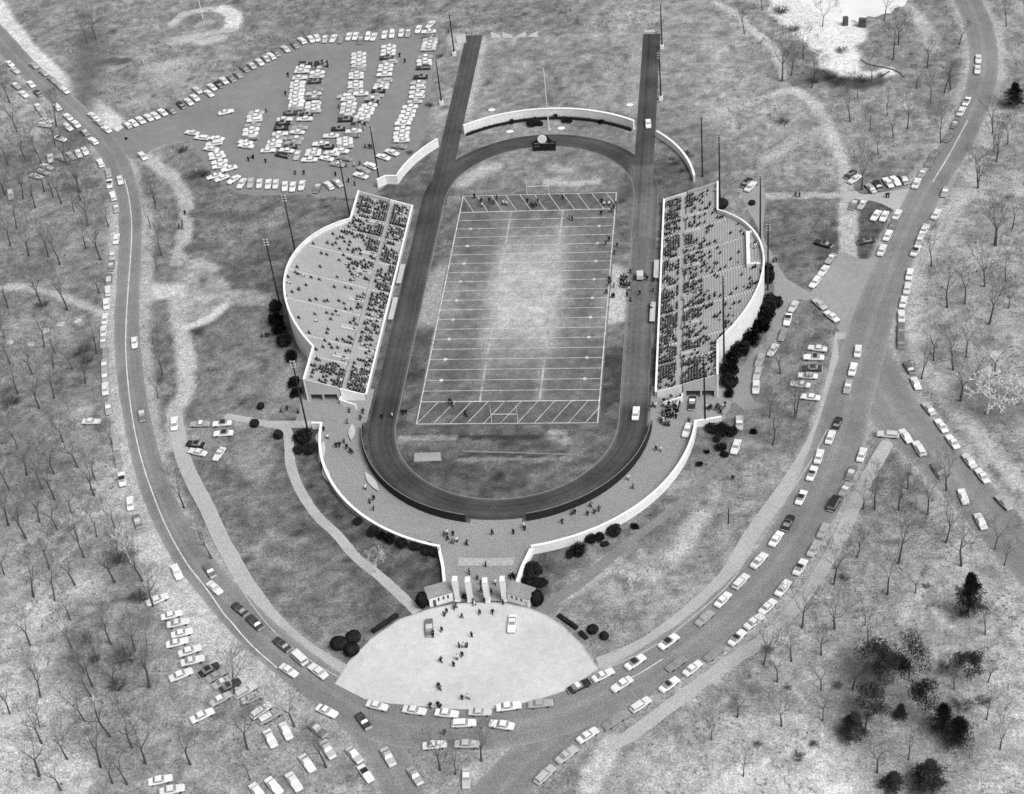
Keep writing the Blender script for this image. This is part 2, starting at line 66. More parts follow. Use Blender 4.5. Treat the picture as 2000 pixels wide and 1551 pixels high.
PEOPLE = [("people on the white plaza", "{o} from the top on the white plaza", False, [(-5.69, -121.17, "d"), (-5.97, -121.62, "m"), (-7.68, -122.89, "d"), (3.33, -123.01, "d"), (0.28, -123.26, "d"), (-8.13, -123.88, "m"), (-3.79, -124.42, "d"), (-8.13, -128.65, "d"), (-9.96, -129.55, "d"), (-0.85, -130.31, "d"), (-9.96, -130.5, "d"), (-3.38, -133.57, "m"), (-2.4, -133.56, "l"), (-1.57, -133.55, "m"), (-2.4, -136.33, "d"), (-3.45, -137.19, "l"), (-7.12, -138.01, "d"), (-4.01, -139.31, "d"), (-6.71, -145.56, "d"), (-6.23, -146.29, "m"), (0.48, -148.69, "l"), (-0.94, -148.92, "d"), (-6.13, -150.9, "d"), (-7.83, -151.33, "d"), (-5.56, -151.61, "d"), (-3.73, -158.58, "d")]), ("people between the gate pylons", "{o} from the top among the gate pylons", False, [(0.15, -107.66, "d"), (-3.7, -110.3, "d"), (6.6, -110.65, "l"), (7.05, -111.2, "d"), (6.5, -111.74, "d"), (7.5, -111.74, "d"), (-1.49, -112.07, "m"), (2.97, -113.53, "l"), (-0.37, -113.69, "d"), (-0.15, -116.11, "d"), (2.39, -116.63, "d"), (-3.91, -118.15, "d"), (-3.4, -118.28, "d"), (-4.29, -118.28, "d"), (-1.56, -119.59, "m"), (1.11, -119.57, "d"), (5.51, -120.06, "d"), (-1.28, -120.38, "l")]), ("people on the curved concourse left of the gate", "{o} from the top on the concourse left of the gate", False, [(-43.5, -50.14, "m"), (-39.61, -50.47, "d"), (-34.19, -52.44, "d"), (-39.94, -52.92, "m"), (-43.31, -54.5, "d"), (-49.35, -57.4, "d"), (-47.69, -60.62, "l"), (-42.85, -62.51, "m"), (-43.88, -63.81, "d"), (-44.73, -64.07, "d"), (-41.77, -64.62, "d"), (-40.61, -66.19, "d"), (-39.99, -66.71, "d"), (-34.04, -80.41, "l"), (-31.34, -84.33, "d"), (-32.18, -85.55, "m"), (-30.74, -88.11, "d"), (-10.82, -96.68, "l"), (-9.27, -97.14, "d"), (-11.4, -97.37, "m"), (-10.4, -98.75, "d"), (-8.03, -99.21, "l"), (-9.11, -99.9, "m"), (-5.43, -100.34, "d")]), ("people on the paths left of the stadium", "{o} from the top on the paths left of the stadium", False, [(-114.16, 48.17, "d"), (-113.64, 42.66, "d"), (-114.08, 40.39, "m"), (-112.92, 39.77, "d"), (-73.8, -16.19, "d"), (-73.03, -16.21, "d"), (-74.97, -16.4, "m"), (-61.08, -48.81, "d"), (-62.63, -49.64, "m"), (-57.65, -50.13, "m")]), ("people on the curved concourse right of the gate", "{o} from the top on the concourse right of the gate", False, [(39.43, -48.74, "l"), (38.82, -48.85, "m"), (48.46, -55.17, "m"), (40.11, -65.92, "d"), (41.31, -66.23, "l"), (59.72, -77.03, "d"), (33.42, -77.03, "l"), (34.71, -80.32, "m"), (24.41, -86.98, "m"), (26.6, -88.36, "m"), (25.5, -89.28, "m"), (20.52, -89.45, "d"), (19.97, -89.83, "m"), (23.82, -89.99, "d"), (17.67, -92.71, "d"), (8.19, -94.07, "l"), (8.49, -95.25, "d"), (5.84, -96.49, "d"), (0.57, -96.77, "d"), (-5.46, -100.25, "d")]), ("people crowding below the right grandstand", "in the tight crowd below the right grandstand", True, [(46.07, -45.61, "d"), (43.6, -45.84, "d"), (43.58, -46.4, "d"), (45.37, -46.49, "d"), (44.7, -46.91, "m"), (43.53, -47.02, "l"), (41.71, -47.01, "d"), (43.1, -47.47, "m"), (43.79, -47.59, "d"), (45.92, -48.35, "d"), (44.93, -48.35, "d"), (42.91, -48.34, "m"), (41.66, -48.43, "l"), (43.15, -48.55, "d"), (44.95, -48.75, "l"), (42.18, -49.04, "l"), (45.08, -49.26, "l"), (44.8, -49.39, "d"), (44.43, -49.41, "d"), (42.72, -50.38, "d"), (45.64, -50.46, "d"), (42.98, -50.46, "d"), (44.57, -50.69, "d"), (45.05, -51.14, "d"), (45.25, -51.19, "d"), (43.38, -51.18, "d"), (42.78, -51.35, "d"), (42.34, -51.48, "d"), (41.48, -51.69, "m"), (44.34, -52.41, "l"), (44.4, -52.68, "d"), (43.41, -52.7, "d"), (42.83, -52.94, "d"), (42.14, -53.13, "d"), (43.72, -53.22, "d"), (45.03, -53.48, "d"), (41.41, -53.6, "d"), (42.18, -53.72, "d"), (41.05, -54.11, "l"), (42.22, -54.19, "d"), (41.67, -54.8, "l"), (41.24, -55.16, "m"), (41.89, -55.74, "l"), (43.14, -56.23, "m"), (42.32, -56.41, "m"), (43.16, -56.45, "m")]), ("people at the right grandstand corner gate", "{o} from the left at the right grandstand’s corner", False, [(57.85, -48.81, "d"), (55.91, -49.42, "d"), (57.29, -49.44, "l"), (53.06, -49.81, "l"), (54.17, -49.83, "d"), (53.76, -50.25, "d"), (55.49, -50.27, "d"), (56.53, -50.29, "d"), (56.74, -51.14, "m"), (56.87, -51.78, "d")]), ("players and officials in the far end zone", "{o} from the top around the far end zone", False, [(-20.53, 53.49, "d"), (-13.33, 52.7, "m"), (7.69, 51.77, "d"), (-18.16, 51.05, "d"), (-15.51, 50.94, "d"), (-3.41, 50.41, "d"), (-0.11, 50.26, "m"), (20.03, 48.92, "d"), (-14.1, 49.95, "m"), (-10.88, 49.16, "l"), (-9.9, 48.84, "l"), (20.87, 47.51, "l"), (22.42, 47.44, "l"), (24.48, 47.35, "m"), (-1.91, 48.03, "d"), (-0.34, 47.97, "m"), (-17.61, 48.43, "l"), (-1.07, 47.35, "d"), (24.05, 45.55, "d"), (23.36, 43.76, "d"), (20.22, 42.36, "d"), (10.51, 40.69, "m"), (11.45, 39.58, "d")]), ("people on the near end of the field", "{o} from the top at the field’s near end", False, [(-16.31, -46.38, "d"), (-15.42, -47.77, "d"), (-28.87, -50.33, "d"), (-27.74, -50.62, "d"), (-28.43, -50.88, "d"), (-11.38, -51.37, "d"), (-10.93, -52.18, "m"), (-31.32, -52.21, "l")]), ("players along the right sideline", "in the huddled players along the right sideline", True, [(30.49, 11.64, "d"), (34.91, 9.86, "m"), (28.66, 9.08, "m"), (27.94, 8.86, "m"), (29.41, 8.41, "d"), (35.44, 8.22, "d"), (31.83, 8.33, "d"), (24.34, 8.16, "d"), (37.39, 7.35, "d"), (24.95, 7.57, "m"), (27.87, 7.24, "d"), (28.66, 6.81, "d"), (29.53, 6.62, "m"), (24.54, 6.13, "d"), (30.49, 5.55, "d"), (27.86, 5.22, "d"), (30.02, 5.16, "m"), (25.95, 4.88, "m"), (28.61, 4.56, "d"), (29.34, 4.37, "d"), (30.34, 3.14, "l"), (37.53, 2.37, "d"), (23.94, 1.74, "d"), (33.53, 1.06, "d"), (29.98, 0.37, "d"), (26.17, 0.08, "d"), (25.71, -0.3, "d"), (31.03, -2.03, "m"), (36.8, -4.92, "m"), (37.1, -6.87, "d")]), ("people by the right sideline upfield", "{o} from the top by the right sideline upfield", False, [(23.36, 28.3, "d"), (22.44, 26.61, "m"), (25.99, 25.2, "d"), (25.33, 21.39, "d")]), ("people walking in the far lot", "{o} from the top in the far parking lot", False, [(-42.37, 163.12, "d"), (-58.24, 146.59, "d"), (-55.65, 142.09, "d"), (-97.35, 135.03, "d"), (-95.71, 121.94, "d"), (-74.6, 111.63, "d"), (-100.28, 110.54, "m"), (-60.97, 85.23, "m"), (-59.61, 85.15, "d"), (-58.77, 84.7, "d"), (-99.13, 81.07, "l"), (-98.49, 80.63, "d"), (-99.84, 79.06, "d"), (-93.7, 77.94, "d"), (-61.04, 74.67, "m"), (-62.92, 73.97, "l"), (-65.54, 73.7, "m"), (-82.02, 70.13, "m"), (-79.09, 69.99, "d"), (-68.21, 68.67, "d"), (-63.09, 64.5, "d"), (-60.78, 62.45, "d")]), ("people on the paths right of the stadium", "{o} from the top on the paths right of the stadium", False, [(79.76, 49.93, "d"), (80.96, 49.88, "m"), (106.99, 48.26, "d"), (107.68, 48.23, "d"), (72.96, 15.98, "d"), (72.24, 15.6, "m")])]
TREES = [("trees in the left wood above the small path", "{o} from the left in the left wood’s upper part", [(-179.61, 62.17, 11.2), (-167.99, 32.79, 12), (-169.27, 42.5, 10), (-172.71, 59.85, 12), (-160.07, 27.11, 12), (-166.61, 54.24, 12), (-166.58, 64.0, 12), (-153.27, 26.17, 12.9), (-162.41, 60.43, 10.2), (-148.09, 21.84, 12), (-158.17, 56.29, 12), (-152.4, 51.25, 9), (-153.93, 62.93, 12), (-152.24, 58.12, 11.5), (-142.32, 30.51, 10), (-145.29, 43.16, 12.8), (-130.98, 6.76, 9.2), (-135.56, 24.05, 14), (-138.05, 42.2, 9)]), ("trees in the left wood below the small path", "{o} from the left in the left wood’s middle part", [(-153.86, -15.01, 8.7), (-157.93, 0.09, 12.2), (-148.27, -27.05, 10), (-141.31, -40.51, 12), (-139.79, -31.97, 11.0), (-132.83, -47.08, 12), (-147.27, 0.57, 15), (-140.17, -19.45, 11.6), (-134.21, -29.43, 9.2), (-129.8, -42.84, 12), (-135.8, -22.61, 9.3), (-138.47, -1.71, 13), (-128.32, -30.05, 9), (-122.47, -36.44, 9), (-123.21, -22.98, 11)]), ("trees on the strip beside the left road", "{o} from the left on the strip beside the left road", [(-124.05, 41.65, 8), (-107.16, -18.72, 7), (-124.95, 51.99, 10), (-115.93, 18.61, 8), (-99.26, -43.28, 7), (-116.16, 25.59, 10), (-100.79, -32.77, 10)]), ("trees at the upper left corner", "{o} from the left in the upper left corner", [(-185.15, 81.19, 12), (-198.47, 123.18, 13), (-188.96, 102.76, 13), (-179.2, 83.0, 12.1), (-172.99, 81.21, 11.6), (-171.71, 92.32, 12.2), (-175.23, 105.5, 13), (-163.34, 80.1, 13), (-154.4, 63.53, 12), (-181.95, 165.92, 10), (-179.12, 168.8, 12), (-125.87, 55.27, 9)]), ("trees in the left wood’s lower part", "{o} from the left in the left wood’s lower part", [(-121.57, -111.12, 10.3), (-126.39, -93.62, 13), (-130.5, -80.22, 11), (-133.65, -64.07, 10.1), (-120.1, -98.32, 13.3), (-127.56, -74.6, 11), (-111.55, -118.53, 13), (-118.33, -92.41, 10.8), (-121.67, -79.75, 12), (-110.43, -109.09, 13), (-120.14, -74.12, 11), (-116.86, -84.04, 14), (-105.71, -119.8, 11), (-112.72, -95.08, 11.9), (-121.45, -61.44, 9), (-110.83, -88.99, 9), (-102.07, -114.46, 11), (-106.53, -97.91, 8), (-114.27, -71.56, 12), (-102.54, -105.03, 12.4), (-106.52, -82.31, 13), (-108.24, -75.99, 9.2), (-101.37, -97.69, 9.3), (-107.23, -62.63, 8), (-92.15, -113.46, 12.6), (-97.47, -94.56, 9), (-93.05, -105.34, 12), (-85.14, -113.0, 13)]), ("trees along the path inside the left road", "{o} from the top along the path inside the left road", [(-80.94, -87.06, 12), (-69.37, -105.24, 11)]), ("trees at the lower left corner", "{o} from the left in the lower left corner", [(-105.27, -155.32, 10.7), (-107.29, -134.26, 11), (-92.97, -172.11, 14.0), (-97.28, -158.33, 8), (-99.75, -149.9, 10.7), (-95.26, -163.12, 12.7), (-86.76, -175.73, 10.2), (-87.9, -167.4, 11), (-99.79, -126.01, 9.4), (-96.66, -134.95, 11), (-91.26, -142.63, 9), (-87.1, -156.61, 10), (-87.62, -149.5, 12), (-88.16, -146.56, 14), (-89.21, -138.55, 9), (-79.63, -169.31, 14.1), (-79.86, -160.91, 14.1), (-87.37, -133.68, 11.1), (-75.71, -173.57, 10), (-81.47, -147.63, 13), (-72.32, -173.83, 12), (-73.86, -163.8, 13), (-80.93, -135.57, 13), (-69.65, -168.07, 14), (-74.45, -146.53, 16), (-80.15, -121.32, 12.6), (-59.32, -168.19, 12), (-44.96, -172.1, 8)]), ("trees among the cars at lower left", "{o} from the left among the cars at lower left", [(-53.54, -148.65, 14), (-47.44, -163.69, 13), (-37.99, -157.23, 12), (-28.75, -168.22, 12), (-3.52, -168.38, 12), (-0.01, -169.41, 8), (5.27, -165.74, 11)]), ("trees in the fork island at right", "{o} from the left in the fork’s grass at right", [(91.41, -87.7, 8), (94.12, -87.71, 12), (102.62, -80.74, 10), (106.56, -89.68, 12), (111.91, -81.27, 11)]), ("trees on the right slope below the fork", "{o} from the left on the slope below the fork", [(82.99, -112.96, 13), (88.8, -104.1, 9.5), (95.03, -116.22, 12), (98.33, -106.04, 15), (99.82, -88.01, 10.6), (101.43, -115.55, 8.5), (109.94, -99.25, 12), (112.72, -106.89, 12), (120.91, -101.56, 9), (122.55, -106.61, 8)]), ("trees on the lawn right of the stadium", "{o} from the left on the lawn right of the drive", [(69.99, -64.09, 11), (76.07, -53.7, 12)]), ("trees on the lower right slope", "{o} from the left on the lower right slope", [(54.73, -158.92, 7.5), (60.24, -152.67, 9.3), (61.34, -168.38, 7.6), (66.19, -137.66, 11.4), (69.12, -142.69, 9), (69.71, -154.98, 9.5), (72.41, -136.61, 10), (75.1, -126.58, 11), (78.56, -144.79, 8.0), (79.09, -134.55, 10), (78.55, -153.33, 8), (82.45, -126.95, 12), (85.41, -144.53, 11), (87.14, -156.49, 11.4), (89.33, -125.59, 7.3), (89.68, -130.89, 9), (89.13, -166.88, 9), (91.39, -138.39, 10.3), (95.85, -163.26, 9), (107.15, -144.17, 8), (115.67, -128.13, 8), (113.16, -152.25, 8), (114.69, -141.95, 8), (114.98, -160.12, 9)]), ("trees on the slope right of the right road", "{o} from the left on the slope right of the road", [(109.72, -38.16, 10), (117.02, 12.22, 11), (113.66, -30.59, 11), (119.48, -7.34, 13.0), (118.38, -34.64, 12.6), (118.79, -47.4, 13), (124.42, -5.71, 12.4), (122.22, -29.36, 12), (134.51, 52.14, 11), (130.69, 2.07, 12.8), (129.95, -15.12, 15), (128.82, -36.92, 11.4), (136.19, 21.76, 14), (136.81, 4.43, 10), (136.16, -7.84, 8), (141.95, 30.34, 11)]), ("trees in the small lot by the drive", "{o} from the left in the small lot by the drive", [(69.47, -53.04, 9), (72.74, -35.45, 10), (76.08, -53.44, 12)]), ("trees between the pond and the right road", "{o} from the left between the pond and right road", [(65.38, 154.33, 10), (72.03, 171.25, 10), (77.63, 120.13, 15), (80.77, 124.15, 10), (85.39, 134.91, 11), (87.33, 115.32, 12), (92.84, 157.46, 9), (98.75, 92.8, 11), (102.02, 107.27, 8.1), (99.94, 52.8, 13), (104.68, 86.86, 8.8), (107.35, 117.63, 8.7), (106.37, 72.46, 8.4), (114.57, 160.37, 11), (110.8, 95.76, 8.2), (115.5, 132.14, 13), (111.71, 82.35, 9.9), (118.14, 142.58, 12), (116.57, 87.36, 12), (121.47, 112.3, 8.4), (126.3, 125.88, 11), (125.51, 104.72, 10), (126.08, 78.21, 12), (130.25, 109.03, 11), (132.49, 111.21, 13), (138.55, 141.06, 9)]), ("trees right of the upper right road", "{o} from the left right of the upper right road", [(134.72, 52.19, 12), (142.73, 83.03, 11.3), (141.79, 72.46, 9.1), (135.85, 22.04, 12), (141.76, 66.42, 13), (155.56, 152.52, 10), (146.55, 76.57, 9)])]
PALE_TREES = [((-26.65, -109.67), 6.5), ((125.01, -52.44), 13), ((-89.91, -106.86), 8), ((35.86, -114.33), 4)]
BUSHES = [("clipped round evergreen bush beside the path left of the stadium", -68.8, -47.68, 1.2, 1.7), ("clipped round evergreen bush beside the path left of the stadium", -68.99, -54.93, 1.5, 1.9), ("clipped round evergreen bush beside the path left of the stadium", -61.28, -59.81, 1.5, 2.1), ("clipped round dark bush left of the white plaza", -31.84, -133.42, 2.0, 2.3), ("clipped round dark bush left of the white plaza", -28.74, -131.49, 2.0, 2.3), ("clipped round dark bush left of the white plaza", -28.48, -135.26, 2.1, 2.3), ("clipped round dark bush right of the white plaza", 27.26, -128.14, 1.5, 1.7), ("clipped round dark bush right of the white plaza", 30.04, -129.98, 1.2, 1.4), ("tall dark cypress bush against a gatehouse end wall", -13.64, -120.51, 1.7, 4.2), ("tall dark cypress bush against a gatehouse end wall", 13.68, -119.77, 1.8, 4.2), ("dark evergreen shrub in the corner right of the gate wall", 11.6, -109.46, 2.6, 2.6), ("dark evergreen shrub in the corner right of the gate wall", 11.39, -112.84, 2.2, 2.2), ("dark evergreen shrub in the corner right of the gate wall", 14.16, -113.49, 1.6, 1.8), ("dark evergreen shrub in the corner right of the gate wall", 10.82, -114.85, 1.2, 1.4), ("dark shrub growing against the white wall right of the gate", 22.32, -102.53, 2.3, 2.4), ("dark shrub growing against the white wall right of the gate", 25.23, -98.85, 1.6, 2.2), ("dark shrub growing against the white wall right of the gate", 27.32, -97.97, 1.3, 1.8), ("dark shrub growing against the white wall right of the gate", 30.76, -96.19, 2.0, 2.2), ("dark shrub growing against the white wall right of the gate", 20.52, -103.76, 1.4, 1.6), ("dark shrub growing against the white wall right of the gate", 35.71, -94.05, 1.2, 1.2), ("dark shrub growing against the white wall right of the gate", 28.45, -100.25, 1.0, 0.9), ("dark shrub in the planted corner below the right grandstand", 57.05, -58.52, 2.4, 2.2), ("dark shrub in the planted corner below the right grandstand", 54.66, -58.5, 1.8, 1.8), ("dark shrub in the planted corner below the right grandstand", 59.69, -59.35, 1.8, 1.8), ("dark shrub in the planted corner below the right grandstand", 65.23, -59.21, 1.2, 1.3), ("dark shrub in the planted corner below the right grandstand", 57.04, -65.28, 1.5, 1.7), ("dark shrub in the planted corner below the right grandstand", 53.24, -66.82, 0.8, 0.9), ("dark shrub in the planted corner below the right grandstand", 57.68, -68.03, 1.2, 1.2), ("dark shrub in the planted corner below the right grandstand", 55.73, -62.11, 1.2, 1.2), ("dark shrub in the planted corner below the right grandstand", 51.32, -71.47, 1, 1), ("ivy bush hanging on the wall left of the gate", -29.73, -96.65, 1.6, 2.1), ("ivy bush hanging on the wall left of the gate", -27.34, -97.73, 1.4, 2.0), ("ivy bush hanging on the wall left of the gate", -24.97, -98.8, 1.7, 2.2), ("ivy bush hanging on the wall left of the gate", -21.78, -100.21, 1.7, 2.2), ("ivy bush hanging on the wall left of the gate", -18.26, -101.44, 1.7, 2.2), ("ivy bush hanging on the wall left of the gate", -15.01, -102.67, 1.7, 2.2), ("ivy bush hanging on the wall left of the gate", -12.7, -103.71, 1.5, 2.1), ("ivy bush hanging on the wall left of the gate", -34.05, -92.65, 1.2, 1.3), ("dark shrub by the pole below the left grandstand", -54.19, -60.7, 3.0, 2.6), ("dark shrub by the pole below the left grandstand", -51.57, -65.62, 2.2, 2.0), ("dark shrub by the pole below the left grandstand", -54.79, -65.6, 1.6, 1.5), ("dense evergreen shrub against the right grandstand outer wall", 70.16, 9.94, 2.1, 4), ("dense evergreen shrub against the right grandstand outer wall", 70.38, 6.45, 2.2, 4), ("dense evergreen shrub against the right grandstand outer wall", 70.53, -5.73, 2.8, 4.2), ("dense evergreen shrub against the right grandstand outer wall", 69.42, -10.91, 2.9, 4.4), ("dense evergreen shrub against the right grandstand outer wall", 67.89, -16.23, 2.9, 4.2), ("dense evergreen shrub against the right grandstand outer wall", 65.27, -21.44, 3, 4.2), ("dense evergreen shrub against the right grandstand outer wall", 62.41, -26.35, 2.8, 4), ("dense evergreen shrub against the right grandstand outer wall", 60.16, -29.86, 2.4, 3.6), ("dense evergreen shrub against the right grandstand outer wall", 59.02, -35.11, 2.5, 4), ("dense evergreen shrub against the right grandstand outer wall", 58.59, -39.86, 2.4, 4), ("dense evergreen shrub against the right grandstand outer wall", 58.98, -43.69, 1.6, 1.6), ("rounded evergreen bush behind the right grandstand far corner", 57.23, 45.11, 2.1, 3), ("small round bush on the lawn behind the right grandstand", 66.44, 46.4, 1.1, 1.4), ("dense evergreen shrub against the left grandstand outer wall", -73.5, -3.36, 1.9, 3.8), ("dense evergreen shrub against the left grandstand outer wall", -72.03, -9.79, 2.7, 4.3), ("dense evergreen shrub against the left grandstand outer wall", -70.07, -14.19, 2.6, 4.2), ("dense evergreen shrub against the left grandstand outer wall", -67.79, -19.48, 2.3, 3.6), ("dense evergreen shrub against the left grandstand outer wall", -64.28, -26.55, 1.9, 3.2), ("dense evergreen shrub against the left grandstand outer wall", -61.16, -37.93, 1.6, 3), ("dense evergreen shrub against the left grandstand outer wall", -59.72, -42.37, 1.6, 2.6), ("scrubby bush beside the far parking lot", -43.41, 145.41, 1.3, 1.4), ("scrubby bush beside the far parking lot", -42.87, 111.5, 1.5, 1.4), ("scrubby bush beside the far parking lot", -124.56, 86.58, 2.2, 2.4), ("scrubby bush beside the far parking lot", -115.13, 70.59, 3.2, 2.8), ("scrubby bush beside the far parking lot", -45.41, 81.15, 1.2, 1.1), ("low bush at the foot of the far white wall", -5.76, 97.26, 2.3, 1.8), ("low bush at the foot of the far white wall", -4.02, 97.16, 1.6, 1.6), ("low bush at the foot of the far white wall", 5.02, 98.6, 1.5, 1.6), ("low bush at the foot of the far white wall", 6.25, 98.2, 1.2, 1.4), ("low bush at the foot of the far white wall", 1.68, 101.76, 1.2, 1.9), ("low bush at the foot of the far white wall", -12.82, 98.65, 1, 1.4), ("low bush at the foot of the far white wall", 17.49, 96.89, 1, 1.3), ("dark bush on the slope behind the right far wall", 42.66, 70.47, 1.4, 1.2), ("dark bush on the slope behind the right far wall", 41.3, 72.96, 1.2, 1), ("dark bush on the slope behind the right far wall", 45.83, 76.38, 1.4, 1.2), ("dark bush on the slope behind the right far wall", 44.36, 65.89, 1.1, 1), ("scrubby bush in the rough near the pond", 88.3, 119.17, 2.2, 2.2), ("scrubby bush in the rough near the pond", 93.48, 120.54, 2.2, 2.0), ("scrubby bush in the rough near the pond", 97.63, 118.55, 2.4, 2.2), ("scrubby bush in the rough near the pond", 103.58, 118.84, 2.2, 1.9), ("scrubby bush in the rough near the pond", 82.68, 155.43, 2.4, 2.4), ("scrubby bush in the rough near the pond", 78.57, 169.15, 3, 3), ("scrubby bush in the rough near the pond", 98.78, 139.5, 2.2, 1.4), ("scrubby bush in the rough near the pond", 110.5, 121.1, 1.6, 1.5), ("scrubby bush in the rough near the pond", 77.29, 93.41, 2.2, 1.8), ("low scrub bush in the left wood", -127.79, -22.48, 2.6, 2.2), ("low scrub bush in the left wood", -125.18, -26.07, 2.2, 2), ("low scrub bush in the left wood", -147.65, 0.64, 2.2, 1.4), ("low scrub bush in the left wood", -92.82, -105.98, 3, 2.5), ("low scrub bush in the left wood", -84.64, -118.96, 2.5, 1.6), ("low scrub bush in the left wood", -82.18, -146.26, 2.6, 2.2), ("low scrub bush in the left wood", -82.69, -137.73, 2.8, 2.4), ("low scrub bush in the left wood", -93.75, -132.29, 1.8, 1.6), ("low scrub bush in the left wood", -89.98, -138.62, 1.8, 1.8), ("low scrub bush in the left wood", -142.12, -45.17, 2.6, 1.8), ("small scrub bush on the lower right slope", 67.26, -133.37, 1.4, 1.2), ("small scrub bush on the lower right slope", 71.49, -144.44, 1, 1), ("small scrub bush on the lower right slope", 85.6, -111.02, 1.2, 1), ("small scrub bush on the lower right slope", 104.19, -113.35, 1, 1.1), ("small scrub bush on the lower right slope", 73.05, -163.26, 1.4, 1.1), ("small scrub bush on the lower right slope", 64.5, -160.06, 1, 0.9), ("small scrub bush on the lower right slope", 76.41, -159.81, 1.1, 0.9), ("small scrub bush on the lower right slope", 108.5, -148.79, 2, 1.8), ("small scrub bush on the lower right slope", 112.98, -147.3, 1.6, 1.4), ("small scrub bush on the lower right slope", 82.11, -143.54, 1.4, 1.1), ("small scrub bush on the lower right slope", 105.87, -137.32, 1.4, 1.1)]
EVERGREENS = [("tall dark pine standing alone on the right slope", 112.52, -122.52, 14.5, 5.28, "pine"), ("small flat-topped pine on a thin bare trunk", 110.24, -141.78, 9, 3.43, "top"), ("dark spreading pine, left of the pair topping the lower right clump", 91.11, -143.1, 11, 5.54, "top"), ("dark spreading pine, right of the pair topping the lower right clump", 97.72, -141.83, 11, 5.68, "top"), ("ragged dark evergreen below the pine pair, on its left", 88.07, -152.26, 9.5, 4.22, "top"), ("low ragged evergreen at the left foot of the clump", 84.74, -157.03, 7.5, 4.22, "pine"), ("small dark cone-shaped evergreen in the middle of the clump", 95.0, -152.41, 5, 2.11, "pine"), ("grey-green evergreen on the clump’s right shoulder", 100.3, -151.05, 10, 4.49, "top"), ("dark evergreen at the right of the clump", 103.35, -155.14, 9, 4.62, "pine"), ("broad dark evergreen at the clump’s lower right", 106.2, -158.49, 8.5, 5.54, "pine"), ("dark evergreen cut by the bottom edge of the photo", 99.21, -169.87, 8, 5.54, "pine"), ("small evergreen at the bottom edge beside the dark one", 92.07, -170.69, 5.5, 3.43, "pine"), ("dark evergreen at the right edge near the upper road", 151.27, 99.24, 9, 5.54, "pine")]
